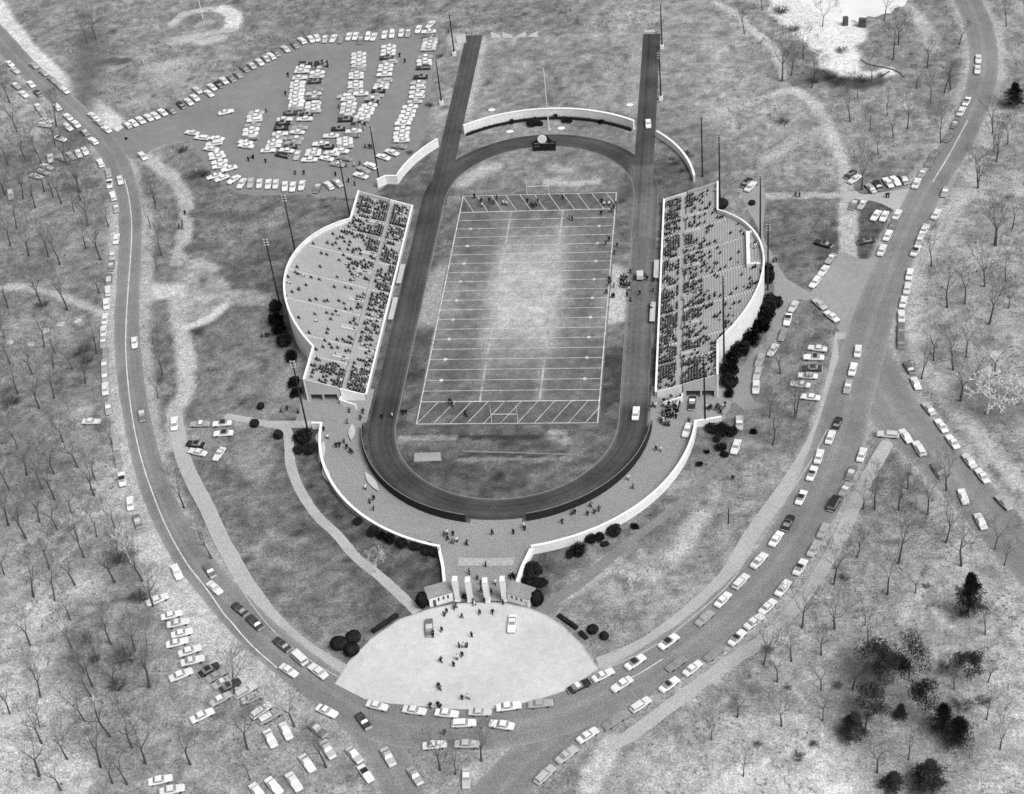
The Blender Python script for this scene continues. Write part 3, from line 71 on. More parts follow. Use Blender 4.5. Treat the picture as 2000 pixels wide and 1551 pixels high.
TONES = [(-186.77, 168.32, 139), (-168.3, 174.96, 144), (-141.58, 149.4, 139), (-199.54, 189.86, 139), (-162.43, 139.55, 137), (-145.78, 142.9, 162), (-138.71, 137.95, 150), (-119.64, 183.35, 137), (-97.66, 173.46, 134), (-78.37, 175.94, 129), (-59.12, 178.42, 134), (-39.43, 176.82, 139), (-19.79, 173.23, 134), (-0.74, 173.67, 130), (18.17, 174.11, 150), (27.54, 175.32, 152), (51.97, 157.82, 152), (46.76, 136.05, 144), (43.66, 108.52, 131), (47.4, 82.48, 134), (55.64, 114.49, 165), (64.15, 107.24, 162), (60.97, 142.26, 157), (69.72, 134.42, 150), (72.25, 90.52, 152), (81.36, 68.52, 152), (63.8, 75.44, 145), (58.86, 60.77, 138), (81.94, 133.55, 134), (90.15, 122.48, 131), (106.45, 111.22, 139), (105.36, 94.96, 155), (117.82, 87.92, 149), (115.55, 120.76, 145), (122.06, 137.79, 145), (126.33, 109.95, 140), (135.45, 151.32, 135), (152.65, 149.99, 148), (146.43, 86.28, 150), (139.53, 42.97, 157), (129.17, 17.06, 162), (119.52, -7.04, 157), (130.6, -29.91, 157), (120.12, -40.42, 155), (128.08, -60.82, 149), (80.04, 31.88, 117), (86.44, 39.74, 121), (75.27, 24.12, 124), (99.74, 33.78, 89), (100.7, 25.8, 96), (84.17, -10.81, 121), (81.16, -15.39, 129), (75.11, -28.82, 130), (73.36, -41.79, 138), (66.34, -56.2, 130), (68.67, -70.04, 149), (55.74, -79.46, 141), (49.44, -88.65, 141), (47.1, -99.33, 153), (37.39, -106.26, 151), (25.53, -114.74, 149), (37.86, -119.56, 152), (19.76, -119.72, 140), (55.73, -64.09, 114), (43.12, -88.65, 120), (24.43, -95.85, 117), (12.87, -109.79, 89), (16.46, -108.07, 102), (-89.82, -13.73, 119), (-79.45, -25.79, 124), (-83.84, -39.35, 117), (-77.45, -14.02, 131), (-75.02, -65.03, 132), (-65.67, -69.15, 139), (-70.44, -79.0, 117), (-58.82, -88.57, 134), (-63.53, -97.8, 132), (-51.84, -103.15, 131), (-43.02, -115.24, 121), (-38.18, -106.62, 141), (-29.51, -120.16, 121), (-40.52, -128.43, 134), (-24.01, -123.39, 121), (-49.86, -79.08, 94), (-40.72, -92.29, 92), (-32.92, -99.53, 94), (-24.33, -104.81, 100), (-14.68, -109.95, 80), (-52.49, -65.21, 80), (-67.94, -30.61, 142), (-66.66, -44.02, 142), (-98.36, 44.5, 129), (-100.15, 30.48, 137), (-96.91, 53.16, 121), (-87.78, 19.2, 111), (-122.9, 54.28, 131), (-118.59, 31.15, 127), (-105.42, -13.37, 121), (-101.13, -30.01, 124), (-96.13, -43.6, 131), (-179.23, 88.14, 130), (-183.14, 112.03, 162), (-162.38, 87.26, 139), (-168.91, 56.26, 141), (-150.14, 46.59, 141), (-152.61, 26.82, 134), (-137.39, 20.84, 139), (-149.1, -4.9, 144), (-138.72, -17.46, 169), (-144.31, -24.52, 140), (-127.79, -22.48, 121), (-133.72, -43.07, 134), (-121.78, -47.64, 141), (-131.82, -58.3, 130), (-122.63, -68.77, 150), (-118.86, -80.79, 137), (-107.26, -86.63, 188), (-118.99, -97.91, 168), (-109.39, -97.89, 168), (-98.27, -103.32, 138), (-113.21, -115.76, 168), (-102.38, -120.8, 191), (-88.18, -115.57, 137), (-92.29, -124.07, 138), (-107.8, -132.46, 173), (-104.97, -145.1, 203), (-100.52, -151.13, 208), (-97.67, -140.31, 151), (-87.65, -140.16, 147), (-80.57, -143.16, 134), (-89.35, -155.4, 191), (-80.05, -158.15, 146), (-70.37, -149.09, 155), (-58.89, -166.25, 159), (-74.1, -166.6, 151), (-91.83, -167.0, 191), (-96.42, -171.31, 183), (-50.14, -168.83, 162), (-40.06, -161.62, 162), (-27.75, -165.55, 149), (-1.51, -166.32, 150), (-4.01, -173.11, 142), (44.79, -159.8, 141), (39.42, -164.02, 165), (50.37, -166.46, 185), (45.04, -170.57, 180), (34.17, -169.51, 142), (61.39, -145.34, 153), (67.16, -137.89, 153), (78.82, -130.16, 160), (90.74, -122.26, 165), (102.95, -114.17, 170), (116.39, -97.44, 170), (119.32, -121.98, 165), (106.42, -137.31, 165), (77.83, -152.18, 165), (66.68, -159.33, 175), (61.17, -166.21, 190), (77.22, -165.83, 195), (88.19, -160.23, 170), (109.58, -158.41, 170), (117.65, -144.38, 175), (98.44, -97.47, 155), (93.0, -88.69, 143), (104.04, -74.06, 127), (109.75, -79.66, 137), (85.69, -109.37, 153), (115.09, -164.94, 170), (99.58, -151.76, 153), (-3.84, -69.56, 99), (-16.62, -75.35, 96), (16.26, -69.69, 111), (-4.89, -59.53, 111), (22.45, -61.81, 114), (-29.39, 36.12, 114), (-24.33, -26.87, 99), (26.85, 20.6, 127), (28.09, -38.93, 89), (-16.88, 70.41, 132), (0.13, 66.55, 137), (19.48, 74.68, 134), (-1.73, 135.85, 140), (-24.86, 130.25, 150), (-18.14, 155.59, 137), (20.35, 127.2, 142), (-28.39, 113.0, 162), (3.4, 114.42, 132), (-28.5, 83.41, 144), (-12.21, 92.11, 144), (18.84, 87.18, 134), (-32.51, 74.25, 114), (39.46, 67.62, 114), (44.43, 61.45, 94), (-43.7, 93.87, 139), (-44.09, 71.75, 99), (-37.31, 127.52, 135), (38.09, 126.0, 150)]  # darker grass outside the left curved wall has its cast shadow painted in
STROKES = [([(36.44, -148.71), (30.02, -156.83), (22.81, -165.61), (17.09, -173.28), (11.59, -182.38)], 0.4, 1.1, 158), ([(27.34, -141.51), (20.98, -149.55), (13.69, -158.45), (7.45, -166.82), (1.67, -176.38)], 0.4, 1.1, 158), ([(-29.21, -143.78), (-19.2, -152.42), (-12.5, -161.46), (-7.14, -171.29), (-3.72, -179.27)], 0.4, 1.1, 158), ([(-35.15, -150.68), (-25.8, -158.68), (-20.18, -166.34), (-15.3, -175.31), (-12.08, -182.85)], 0.4, 1.1, 158), ([(102.13, -19.52), (104.46, -34.17), (108.5, -47.76), (113.8, -59.75), (118.94, -70.17), (124.13, -81.48), (129.97, -93.35), (136.78, -108.1)], 0.5, 1.1, 165), ([(88.11, -21.06), (89.2, -37.37), (94.44, -53.28), (101.26, -66.19), (107.3, -76.17), (112.81, -87.0), (118.59, -98.75), (125.34, -113.38)], 0.5, 1.1, 165), ([(-238.29, 204.73), (-215.46, 175.58), (-197.67, 152.65), (-181.15, 133.66), (-166.95, 116.99), (-155.02, 102.39), (-144.85, 87.12), (-136.48, 70.36), (-130.01, 53.05), (-124.97, 35.35), (-119.93, 15.22), (-115.77, -1.61), (-111.29, -17.27), (-106.21, -32.41), (-100.29, -48.15), (-94.89, -61.18), (-88.29, -75.09), (-80.76, -88.2), (-72.57, -100.19), (-64.18, -109.76), (-55.86, -118.74), (-47.21, -127.25), (-38.98, -134.27), (-30.55, -140.94), (-21.45, -147.18), (-14.87, -148.88), (-7.86, -150.18), (1.41, -150.25), (10.45, -148.8), (19.29, -145.86), (27.23, -141.11), (36.74, -134.37), (46.51, -125.53), (54.05, -116.97), (60.87, -107.75), (66.8, -97.55), (71.9, -86.13), (76.42, -73.78), (80.79, -58.81), (84.82, -42.71), (88.98, -25.53), (93.31, -9.7), (96.86, 2.22), (100.61, 14.36), (105.47, 29.74), (111.39, 45.84), (116.87, 59.89), (123.92, 74.03), (130.62, 91.7), (136.5, 110.23), (140.36, 129.66), (141.43, 150.46), (140.25, 168.97), (137.43, 193.01)], 0.5, 1.1, 166), ([(-245.45, 199.11), (-222.64, 169.98), (-204.71, 146.89), (-188.05, 127.72), (-173.93, 111.15), (-162.3, 96.93), (-152.25, 82.72), (-143.98, 67.02), (-137.61, 50.53), (-132.71, 33.29), (-127.69, 13.28), (-123.51, -3.67), (-118.93, -19.65), (-113.75, -35.09), (-107.73, -51.07), (-102.21, -64.4), (-95.59, -78.83), (-88.1, -92.66), (-79.79, -105.57), (-71.26, -115.94), (-63.0, -125.44), (-54.21, -134.67), (-45.66, -142.25), (-36.95, -149.38), (-27.07, -156.74), (-18.63, -161.42), (-9.0, -163.24), (2.41, -163.31), (13.59, -161.52), (24.73, -157.78), (34.41, -152.07), (44.98, -144.57), (55.71, -134.87), (64.55, -125.63), (72.23, -115.21), (78.92, -103.73), (84.5, -91.23), (89.38, -77.88), (93.49, -62.03), (97.08, -45.63), (101.22, -28.49), (104.53, -12.68), (108.0, -1.04), (111.25, 11.24), (115.53, 26.38), (121.31, 42.1), (126.59, 55.67), (133.22, 70.09), (140.16, 88.38), (146.28, 107.73), (150.38, 128.44), (151.53, 150.48), (150.31, 169.91), (147.47, 194.19)], 0.5, 1.1, 166), ([(-239.92, 214.99), (-219.97, 184.79), (-205.68, 164.55), (-188.63, 143.58), (-173.38, 127.06), (-159.12, 111.65), (-151.13, 103.29)], 2.6, 1.0, 205), ([(-163.1, 10.69), (-156.07, 10.48), (-146.99, 7.33), (-139.68, 3.76), (-127.62, -3.19)], 0.7, 0.8, 180), ([(-133.74, -76.63), (-128.26, -73.04), (-125.43, -66.75), (-120.2, -63.06), (-115.36, -60.41)], 1.6, 1.5, 150), ([(-136.44, 83.01), (-124.74, 71.67), (-117.1, 59.4), (-113.76, 48.02), (-110.88, 33.65), (-110.54, 22.38)], 1.5, 0.9, 176), ([(-115.5, 6.94), (-107.39, 6.7)], 3.0, 1.2, 195), ([(-105.29, 1.52), (-101.71, -9.55), (-95.3, -26.65), (-92.14, -41.23), (-93.39, -49.74), (-89.06, -62.87)], 1.7, 0.9, 180), ([(-99.09, -11.12), (-94.3, -8.07), (-90.32, -1.37)], 0.9, 0.9, 200), ([(-129.19, 54.55), (-120.82, 25.72), (-117.17, 9.58), (-112.36, -10.77), (-106.62, -29.91), (-100.18, -47.92), (-94.81, -62.82)], 1.0, 1.2, 172), ([(-138.19, 51.97), (-129.86, 20.59), (-124.3, -2.52), (-119.26, -20.28), (-112.3, -41.15), (-104.77, -60.65), (-98.67, -74.95), (-90.06, -91.37)], 1.2, 1.4, 178), ([(-87.17, -99.67), (-76.01, -117.19), (-65.5, -128.71), (-57.07, -138.16)], 2.4, 2.0, 190), ([(-55.5, -139.69), (-43.87, -148.63)], 2.5, 2.5, 180), ([(55.23, 178.99), (61.71, 170.93), (67.96, 158.09), (75.2, 143.4), (77.39, 133.16), (78.15, 123.29)], 1.0, 0.6, 184), ([(77.37, 113.77), (81.64, 114.51), (86.61, 107.16), (90.76, 95.51), (93.41, 79.98), (95.43, 64.27), (95.33, 54.15)], 1.35, 0.7, 184), ([(71.83, 72.0), (81.9, 83.7), (88.6, 88.01)], 1.0, 1.5, 170), ([(95.29, 45.43), (94.53, 32.12), (94.01, 18.02)], 2.2, 0.8, 180), ([(64.16, 50.73), (80.71, 50.56), (94.64, 50.22)], 1.0, 0.6, 175), ([(147.02, 177.1), (149.89, 163.3), (151.29, 153.05), (151.35, 133.88), (149.12, 118.49)], 1.3, 1.2, 172), ([(145.39, 97.36), (143.25, 90.21), (134.53, 62.34), (127.1, 42.96), (119.04, 24.6), (113.06, 10.07), (110.56, -3.96), (109.94, -16.08), (109.41, -26.86), (112.08, -36.04), (115.69, -46.4), (119.71, -56.19), (125.25, -68.52), (129.87, -79.73)], 1.5, 1.0, 175), ([(142.23, 165.84), (143.21, 150.72), (142.81, 136.27)], 1.0, 1.2, 168), ([(130.29, 69.0), (125.4, 59.04), (118.1, 46.66)], 1.5, 1.5, 170), ([(29.17, -171.62), (31.24, -165.56), (32.77, -160.75)], 1.6, 1.0, 185), ([(-151.53, 179.18), (-149.68, 186.48), (-144.96, 188.78), (-139.01, 190.44), (-132.55, 189.91)], 1.0, 0.8, 185), ([(-133.5, 189.45), (-129.03, 184.79), (-127.05, 178.28), (-127.82, 173.65)], 2.4, 0.9, 205), ([(-127.58, 172.59), (-132.35, 170.89), (-139.21, 169.36)], 1.0, 1.0, 180), ([(-146.98, 165.34), (-141.07, 166.43), (-134.94, 164.43), (-129.28, 166.55)], 1.8, 1.4, 180), ([(-141.0, 176.77), (-136.98, 179.6)], 1.0, 1.2, 160), ([(-150.83, 144.72), (-144.68, 146.23), (-140.05, 147.86)], 2.2, 2.5, 168), ([(-144.96, 137.58), (-140.11, 140.12)], 1.8, 2.0, 168), ([(-171.1, 150.05), (-168.69, 152.35), (-165.13, 150.61), (-162.75, 151.23)], 1.2, 1.0, 100), ([(-164.14, 94.44), (-182.52, 173.21)], 0.1, 5, 112), ([(51.73, -90.11), (49.52, -94.93), (47.73, -100.2), (45.94, -103.32)], 1.0, 1.6, 180), ([(81.63, 170.46), (88.1, 156.51), (93.9, 146.95), (97.12, 137.82), (97.73, 126.64)], 5.5, 1.6, 222), ([(97.66, 125.43), (102.29, 122.69), (109.4, 122.21), (113.12, 124.36)], 1.8, 1.0, 210), ([(82.54, 178.67), (88.75, 172.61), (97.52, 157.09), (100.26, 150.34)], 6, 1.6, 226), ([(120.75, 175.41), (126.08, 164.1), (129.57, 148.09), (129.46, 140.47)], 1.2, 1.5, 175), ([(91.62, 124.63), (96.12, 118.9), (102.52, 116.69), (109.11, 118.04)], 1.8, 1.5, 90), ([(-26.98, -8.97), (-26.08, 2.91), (-24.78, 14.38)], 1.6, 2.6, 160), ([(25.54, 12.76), (26.56, 1.4), (26.55, -8.77)], 2.2, 1.6, 182), ([(-25.23, 62.66), (-21.81, 67.91), (-15.72, 72.17)], 1.3, 1.5, 172), ([(2.15, 61.82), (10.11, 60.56), (17.39, 61.55)], 1.0, 0.8, 178), ([(3.5, 70.3), (8.12, 68.26)], 1.0, 1.2, 170), ([(-28.94, 158.32), (-28.79, 126.24), (-28.91, 103.57)], 0.5, 1.2, 175), ([(28.3, 153.97), (28.72, 126.63), (28.94, 106.08)], 1.5, 2, 160), ([(-39.39, 160.27), (-37.99, 153.28)], 2, 1, 170), ([(14.61, 84.56), (-0.17, 92.07), (-15.45, 90.02)], 0.8, 2.2, 150), ([(-27.81, -60.81), (-13.22, -60.68), (-4.79, -60.5)], 0.5, 0.5, 150), ([(-25.01, -62.94), (-12.97, -62.78), (-4.57, -62.59)], 0.5, 0.6, 120), ([(-11.69, -60.18), (8.84, -60.37)], 0.5, 0.4, 75), ([(-10.79, -67.85), (16.67, -67.81)], 0.5, 0.4, 75), ([(-10.63, -69.22), (17.54, -68.82)], 0.4, 0.5, 140), ([(12.37, -58.58), (16.08, -59.22), (16.71, -62.56), (12.96, -61.02)], 0.5, 0.5, 160), ([(-104.67, 22.13), (-97.48, 18.43)], 0.8, 1, 170), ([(-89.86, 5.56), (-82.33, 6.17)], 0.5, 0.8, 160), ([(-91.05, 13.12), (-84.04, 14.16)], 1.0, 0.9, 104), ([(-111.11, 48.58), (-90.85, 45.87)], 0.8, 1.6, 110), ([(-104.68, 51.61), (-91.96, 51.07)], 0.6, 0.8, 140), ([(-108.01, 29.28), (-105.32, 31.41), (-100.16, 29.88)], 1.2, 1.4, 110), ([(19.12, -118.53), (24.13, -113.69), (30.29, -108.77)], 0.6, 0.8, 170), ([(-69.58, -66.76), (-66.86, -70.93), (-64.41, -74.02)], 1.5, 1.6, 150), ([(-15.34, -157.56), (-12.46, -162.15), (-8.6, -165.11), (-3.45, -166.51)], 3, 3, 150), ([(6.9, -171.58), (11.03, -164.41)], 3.5, 3, 165), ([(88.4, -140.52), (96.3, -138.93), (100.09, -146.11)], 2.0, 5.0, 148), ([(85.48, -152.03), (88.46, -156.13)], 2.0, 5.0, 148), ([(99.58, -151.76), (104.56, -155.8), (106.55, -157.12)], 2.0, 5.0, 148), ([(94.06, -166.75), (101.52, -165.26)], 2.0, 5.0, 148), ([(123.58, -44.65), (129.57, -48.85)], 3.0, 4.0, 128)]
FILLS = [([(-111.61, 22.36), (-104.57, 21.69), (-95.5, 16.66), (-91.84, 13.14), (-89.53, 6.38), (-81.3, 6.14), (-73.79, 4.28), (-73.31, -0.62), (-80.7, -1.39), (-88.46, -0.61), (-91.15, -2.16), (-95.0, -7.26), (-99.29, -10.33), (-102.87, -3.06), (-105.71, 5.19), (-108.88, 13.67)], 1.2, 157)]
ROAD_MAIN = ([(-241.87, 201.92), (-219.05, 172.78), (-201.19, 149.77), (-184.6, 130.69), (-170.44, 114.07), (-158.66, 99.66), (-148.55, 84.92), (-140.23, 68.69), (-133.81, 51.79), (-128.84, 34.32), (-123.81, 14.25), (-119.64, -2.64), (-115.11, -18.46), (-109.98, -33.75), (-104.01, -49.61), (-98.55, -62.79), (-91.94, -76.96), (-84.43, -90.43), (-76.18, -102.88), (-67.72, -112.85), (-59.43, -122.09), (-50.71, -130.96), (-42.32, -138.26), (-33.75, -145.16), (-24.26, -151.96), (-16.75, -155.15), (-8.43, -156.71), (1.91, -156.78), (12.02, -155.16), (22.01, -151.82), (30.82, -146.59), (40.86, -139.47), (51.11, -130.2), (59.3, -121.3), (66.55, -111.48), (72.86, -100.64), (78.2, -88.68), (82.9, -75.83), (87.14, -60.42), (90.95, -44.17), (95.1, -27.01), (98.92, -11.19), (102.43, 0.59), (105.93, 12.8), (110.5, 28.06), (116.35, 43.97), (121.73, 57.78), (128.57, 72.06), (135.39, 90.04), (141.39, 108.98), (145.37, 129.05), (146.48, 150.47), (145.28, 169.44), (142.45, 193.6)], [8.5, 8.5, 8.5, 8.5, 8.5, 8.5, 8, 7.6, 7.4, 7.4, 7.4, 7.4, 7.4, 7.4, 7.4, 7.4, 7.6, 8, 8.4, 8.8, 9.2, 9.6, 9.8, 10, 10.5, 12.5, 12.5, 12.5, 12.5, 12.5, 12.5, 12.5, 12.5, 13, 13, 13, 13, 13, 12.5, 12, 12, 11, 11, 10.5, 10, 10, 10, 9.5, 9.5, 9.5, 9.5, 9.5, 9.5, 9.5])
ROAD_SOUTH_RIGHT = ([(31.89, -145.11), (25.5, -153.19), (18.25, -162.03), (12.27, -170.05), (6.63, -179.38)], [11, 11, 11, 11, 11])
ROAD_SOUTH_LEFT = ([(-32.18, -147.23), (-22.5, -155.55), (-16.34, -163.9), (-11.22, -173.3), (-7.9, -181.06)], [8.5, 8.5, 8.5, 8.5, 8.5])
ROAD_FORK = ([(95.12, -20.29), (96.83, -35.77), (101.47, -50.52), (107.53, -62.97), (113.12, -73.17), (118.47, -84.24), (124.28, -96.05), (131.06, -110.74)], [13.5, 15, 14.5, 13.5, 12.5, 12, 12, 12])
ROAD_LOT_ENTRY = ([(-157.71, 99.6), (-147.07, 91.37), (-139.86, 98.6), (-134.33, 105.72)], [10, 10, 12, 12])
WALK_RIGHT_INNER = ([(28.97, -137.84), (32.28, -136.28), (40.6, -130.79), (49.01, -122.03), (57.56, -111.03), (63.9, -96.67), (70.76, -83.58), (77.0, -70.86), (82.34, -57.38), (86.02, -44.1), (89.63, -26.9), (91.24, -17.93)], [3.6, 3.6, 3.6, 3.6, 3.6, 3.6, 3.6, 3.6, 3.6, 4.6, 5.4, 6])
WALK_RIGHT_OUTER = ([(32.77, -160.75), (36.56, -158.59), (47.67, -147.61), (57.48, -138.03), (67.0, -129.54), (73.65, -120.36), (80.26, -108.57), (86.52, -94.53), (90.24, -83.63), (95.59, -70.98), (99.23, -62.9)], [3.4, 3.4, 3.4, 3.4, 3.4, 3.4, 3.4, 3.4, 3.4, 3.4, 3.4])
WALK_LEFT = ([(-93.21, -49.31), (-90.2, -56.6), (-86.71, -65.96), (-80.89, -77.01), (-74.84, -86.67), (-67.73, -99.26), (-58.92, -112.79), (-51.76, -122.35), (-44.98, -129.77), (-37.95, -135.55), (-33.07, -138.9), (-29.42, -141.15)], [3.8, 3.8, 3.8, 3.8, 3.8, 3.8, 3.8, 3.8, 3.8, 3.8, 3.8, 3.8])
WALK_STADIUM_LEFT = ([(-78.27, -50.78), (-72.72, -52.34), (-64.92, -54.55), (-60.55, -55.65), (-58.46, -60.45), (-56.15, -70.01), (-51.72, -80.04), (-45.28, -89.88), (-39.06, -96.48), (-32.58, -104.67), (-26.72, -110.02), (-21.04, -115.75), (-17.05, -120.05), (-14.83, -122.65)], [2.2, 2.2, 2.6, 2.8, 2.6, 2.6, 2.6, 2.6, 2.6, 2.6, 2.6, 2.6, 2.6, 2.6])
WALK_STADIUM_RIGHT = ([(58.59, -68.23), (50.87, -79.63), (45.62, -86.83), (33.22, -100.76), (24.15, -112.08), (18.41, -117.77), (14.11, -122.05)], [1.8, 2.0, 2.2, 2.6, 2.8, 3, 3.2])
LINE_LEFT = ([(-140.67, 70.26), (-136.49, 60.26), (-131.49, 45.84), (-127.71, 31.76), (-123.65, 14.25), (-119.72, -2.64), (-115.66, -18.44), (-110.9, -33.73), (-104.95, -50.46), (-98.58, -65.87), (-92.02, -79.31), (-83.93, -93.98), (-75.52, -106.62), (-68.49, -115.09), (-62.22, -123.27), (-59.85, -125.88), (-53.05, -133.38), (-45.48, -140.16)], [0.3, 0.3, 0.3, 0.3, 0.3, 0.3, 0.3, 0.3, 0.3, 0.3, 0.3, 0.3, 0.3, 0.3, 0.3, 0.3, 0.3, 0.3])
LINE_RIGHT = ([(135.88, 91.58), (128.26, 72.07), (121.6, 56.35)], [0.3, 0.3, 0.3])
LINE_LOW = ([(34.67, -143.15), (38.59, -140.56), (43.66, -136.27)], [0.25, 0.25, 0.25])
PLAZA = [(-30.82, -144.81), (-28.71, -138.22), (-24.62, -131.28), (-18.81, -125.05), (-11.82, -121.64), (-5.55, -119.94), (0.81, -119.56), (5.85, -119.68), (12.24, -121.42), (15.91, -123.32), (20.39, -126.95), (24.9, -132.38), (29.06, -139.35), (22.72, -145.56), (17.7, -147.84), (13.01, -149.53), (4.79, -151.57), (-3.3, -151.57), (-11.91, -150.71), (-17.49, -150.23), (-23.45, -149.01)]
LOT = [(-151.3, 98.57), (-147.36, 107.16), (-137.2, 116.96), (-122.38, 133.91), (-108.82, 150.86), (-98.35, 161.65), (-84.53, 166.08), (-65.24, 166.94), (-49.6, 172.84), (-46.14, 165.46), (-45.21, 146.28), (-43.84, 124.41), (-41.75, 100.34), (-43.68, 81.06), (-48.55, 67.39), (-52.08, 59.45), (-58.42, 55.01), (-68.79, 56.65), (-75.84, 58.15), (-87.74, 58.08), (-98.37, 59.76), (-108.05, 68.09), (-117.09, 81.69), (-124.82, 93.45), (-137.19, 88.55), (-142.02, 82.97)]
JUNCTION = [(90.44, 18.01), (92.24, 20.43), (95.65, 17.83), (98.64, 16.49), (103.4, 17.15), (100.27, -0.72), (95.62, -23.1), (93.13, -20.13), (88.88, -15.98), (89.78, -11.9), (85.34, -4.94), (81.79, -1.75), (76.43, 4.69), (76.04, 7.1), (81.91, 1.37), (83.41, 3.69)]
CORNER = [(94.18, 51.57), (98.02, 52.39), (101.12, 50.27), (115.3, 52.89), (115.96, 48.14), (111.53, 39.65), (108.77, 41.48), (104.05, 45.93), (97.74, 47.77), (94.5, 47.62)]
DRIVE = [(63.32, 54.95), (70.43, 54.63), (69.44, 30.58), (71.66, 21.16), (76.04, 7.1), (81.88, 0.59), (81.74, -2.91), (78.05, -2.81), (75.96, -10.04), (73.92, -17.49), (70.55, -25.46), (67.8, -29.0), (65.55, -35.32), (65.01, -42.23), (65.51, -46.32), (68.72, -48.38), (63.5, -50.31), (60.07, -46.92), (58.31, -51.58), (56.59, -50.22), (58.34, -46.22), (59.86, -46.24), (60.59, -36.63), (63.77, -29.63), (69.38, -17.38), (71.9, -7.65), (71.82, 8.03), (69.66, 17.9), (68.01, 33.23), (63.75, 48.51)]
POND = [(76.5, 196.3), (82.02, 182.92), (85.28, 179.55), (86.65, 176.37), (89.31, 173.93), (90.02, 169.49), (92.87, 167.63), (94.96, 162.34), (97.63, 161.59), (99.14, 158.28), (101.36, 161.03), (103.9, 161.62), (105.94, 160.13), (109.06, 163.88), (111.65, 163.14), (114.62, 165.31), (117.61, 165.87), (119.15, 169.53), (122.25, 170.63), (123.97, 174.59), (128.01, 178.94), (131.68, 191.3)]
STEP = [(-7.12, -104.56), (-0.12, -104.88), (6.78, -104.5), (6.78, -107.26), (0.15, -107.47), (-6.9, -107.5)]
PIT = [(-23.29, -66.33), (-16.44, -66.12), (-15.67, -69.46), (-22.99, -69.77)]
RAMP = [(-65.66, -53.06), (-52.48, -53.21), (-51.93, -56.16), (-65.04, -56.02)]
ROCKS = [(-103.27, -139.57, 2.3), (-101.76, -150.33, 2.6), (-101.06, -154.97, 2.4), (-105.27, -156.2, 2.6), (-89.78, -153.99, 1.9), (-107.26, -151.21, 2.4), (-108.27, -145.3, 1.6), (-101.72, -128.72, 1.1), (-106.03, -135.08, 1.0), (-97.98, -173.41, 2), (-82.02, -173.72, 1.8), (-138.43, -8.58, 1.6), (-142.6, -11.67, 2.0), (-151.64, -16.98, 1.5), (-144.69, -17.91, 1.3), (-133.74, -7.1, 1.2), (-140.05, -14.88, 1.2), (-108.75, -88.75, 1.7), (-105.6, -89.73, 1.3), (-112.51, -91.68, 1.2), (71.67, -168.83, 1.9), (65.89, -164.34, 1.3), (74.18, -167.62, 1.2)]
HEDGES = [("clipped low box hedge left of the plaza", [(-24.58, -129.21), (-19.36, -123.83)], 1.1, 1.0), ("longer clipped hedge right of the plaza", [(18.95, -123.61), (23.53, -127.55)], 1.1, 0.9), ("short hedge stub right of the plaza", [(24.32, -128.64), (25.98, -130.66)], 1.1, 0.8)]
POND_EDGE = [[(91.71, 126.44), (95.65, 121.33), (102.66, 119.06), (109.23, 119.82), (113.71, 124.32)], [(104.72, 132.91), (106.92, 129.67), (109.81, 128.0), (113.85, 126.13), (116.62, 123.52), (118.12, 120.18)]]
SLATS = [[(-50.38, -57.4), (-49.74, -63.25)], [(-48.54, -61.94), (-47.98, -70.53)], [(-46.95, -71.31), (-44.13, -78.14)], [(-41.87, -55.07), (-41.0, -61.75)], [(-35.33, -74.17), (-30.52, -81.4)]]
PIERS = [(100.87, 158.15), (106.66, 156.56)]
PANELS = [[(-25.94, 158.48), (-22.14, 158.19)], [(-21.67, 158.15), (-17.79, 157.86)], [(-17.44, 158.21), (-13.1, 157.88)], [(-12.93, 158.06), (-8.78, 157.74)]]

# ------------------------------------------------------------------ helpers
RNG = random.Random(11)
K = 1.30                                   # light level the photograph's ground tones were read at


def lin(v):
    v = v / 255.0
    return v / 12.92 if v <= 0.04045 else ((v + 0.055) / 1.055) ** 2.4


def albedo(tone):
    return lin(tone) / K


def ordinal(n):
    words = ["first", "second", "third", "fourth", "fifth", "sixth", "seventh", "eighth", "ninth", "tenth",
             "eleventh", "twelfth", "thirteenth", "fourteenth", "fifteenth", "sixteenth", "seventeenth",
             "eighteenth", "nineteenth", "twentieth"]
    if n <= 20:
        return words[n - 1]
    tens = {2: "twenty", 3: "thirty", 4: "forty", 5: "fifty"}
    tenth = {3: "thirtieth", 4: "fortieth", 5: "fiftieth"}
    t, u = divmod(n, 10)
    return tenth[t] if u == 0 else tens[t] + "-" + words[u - 1]


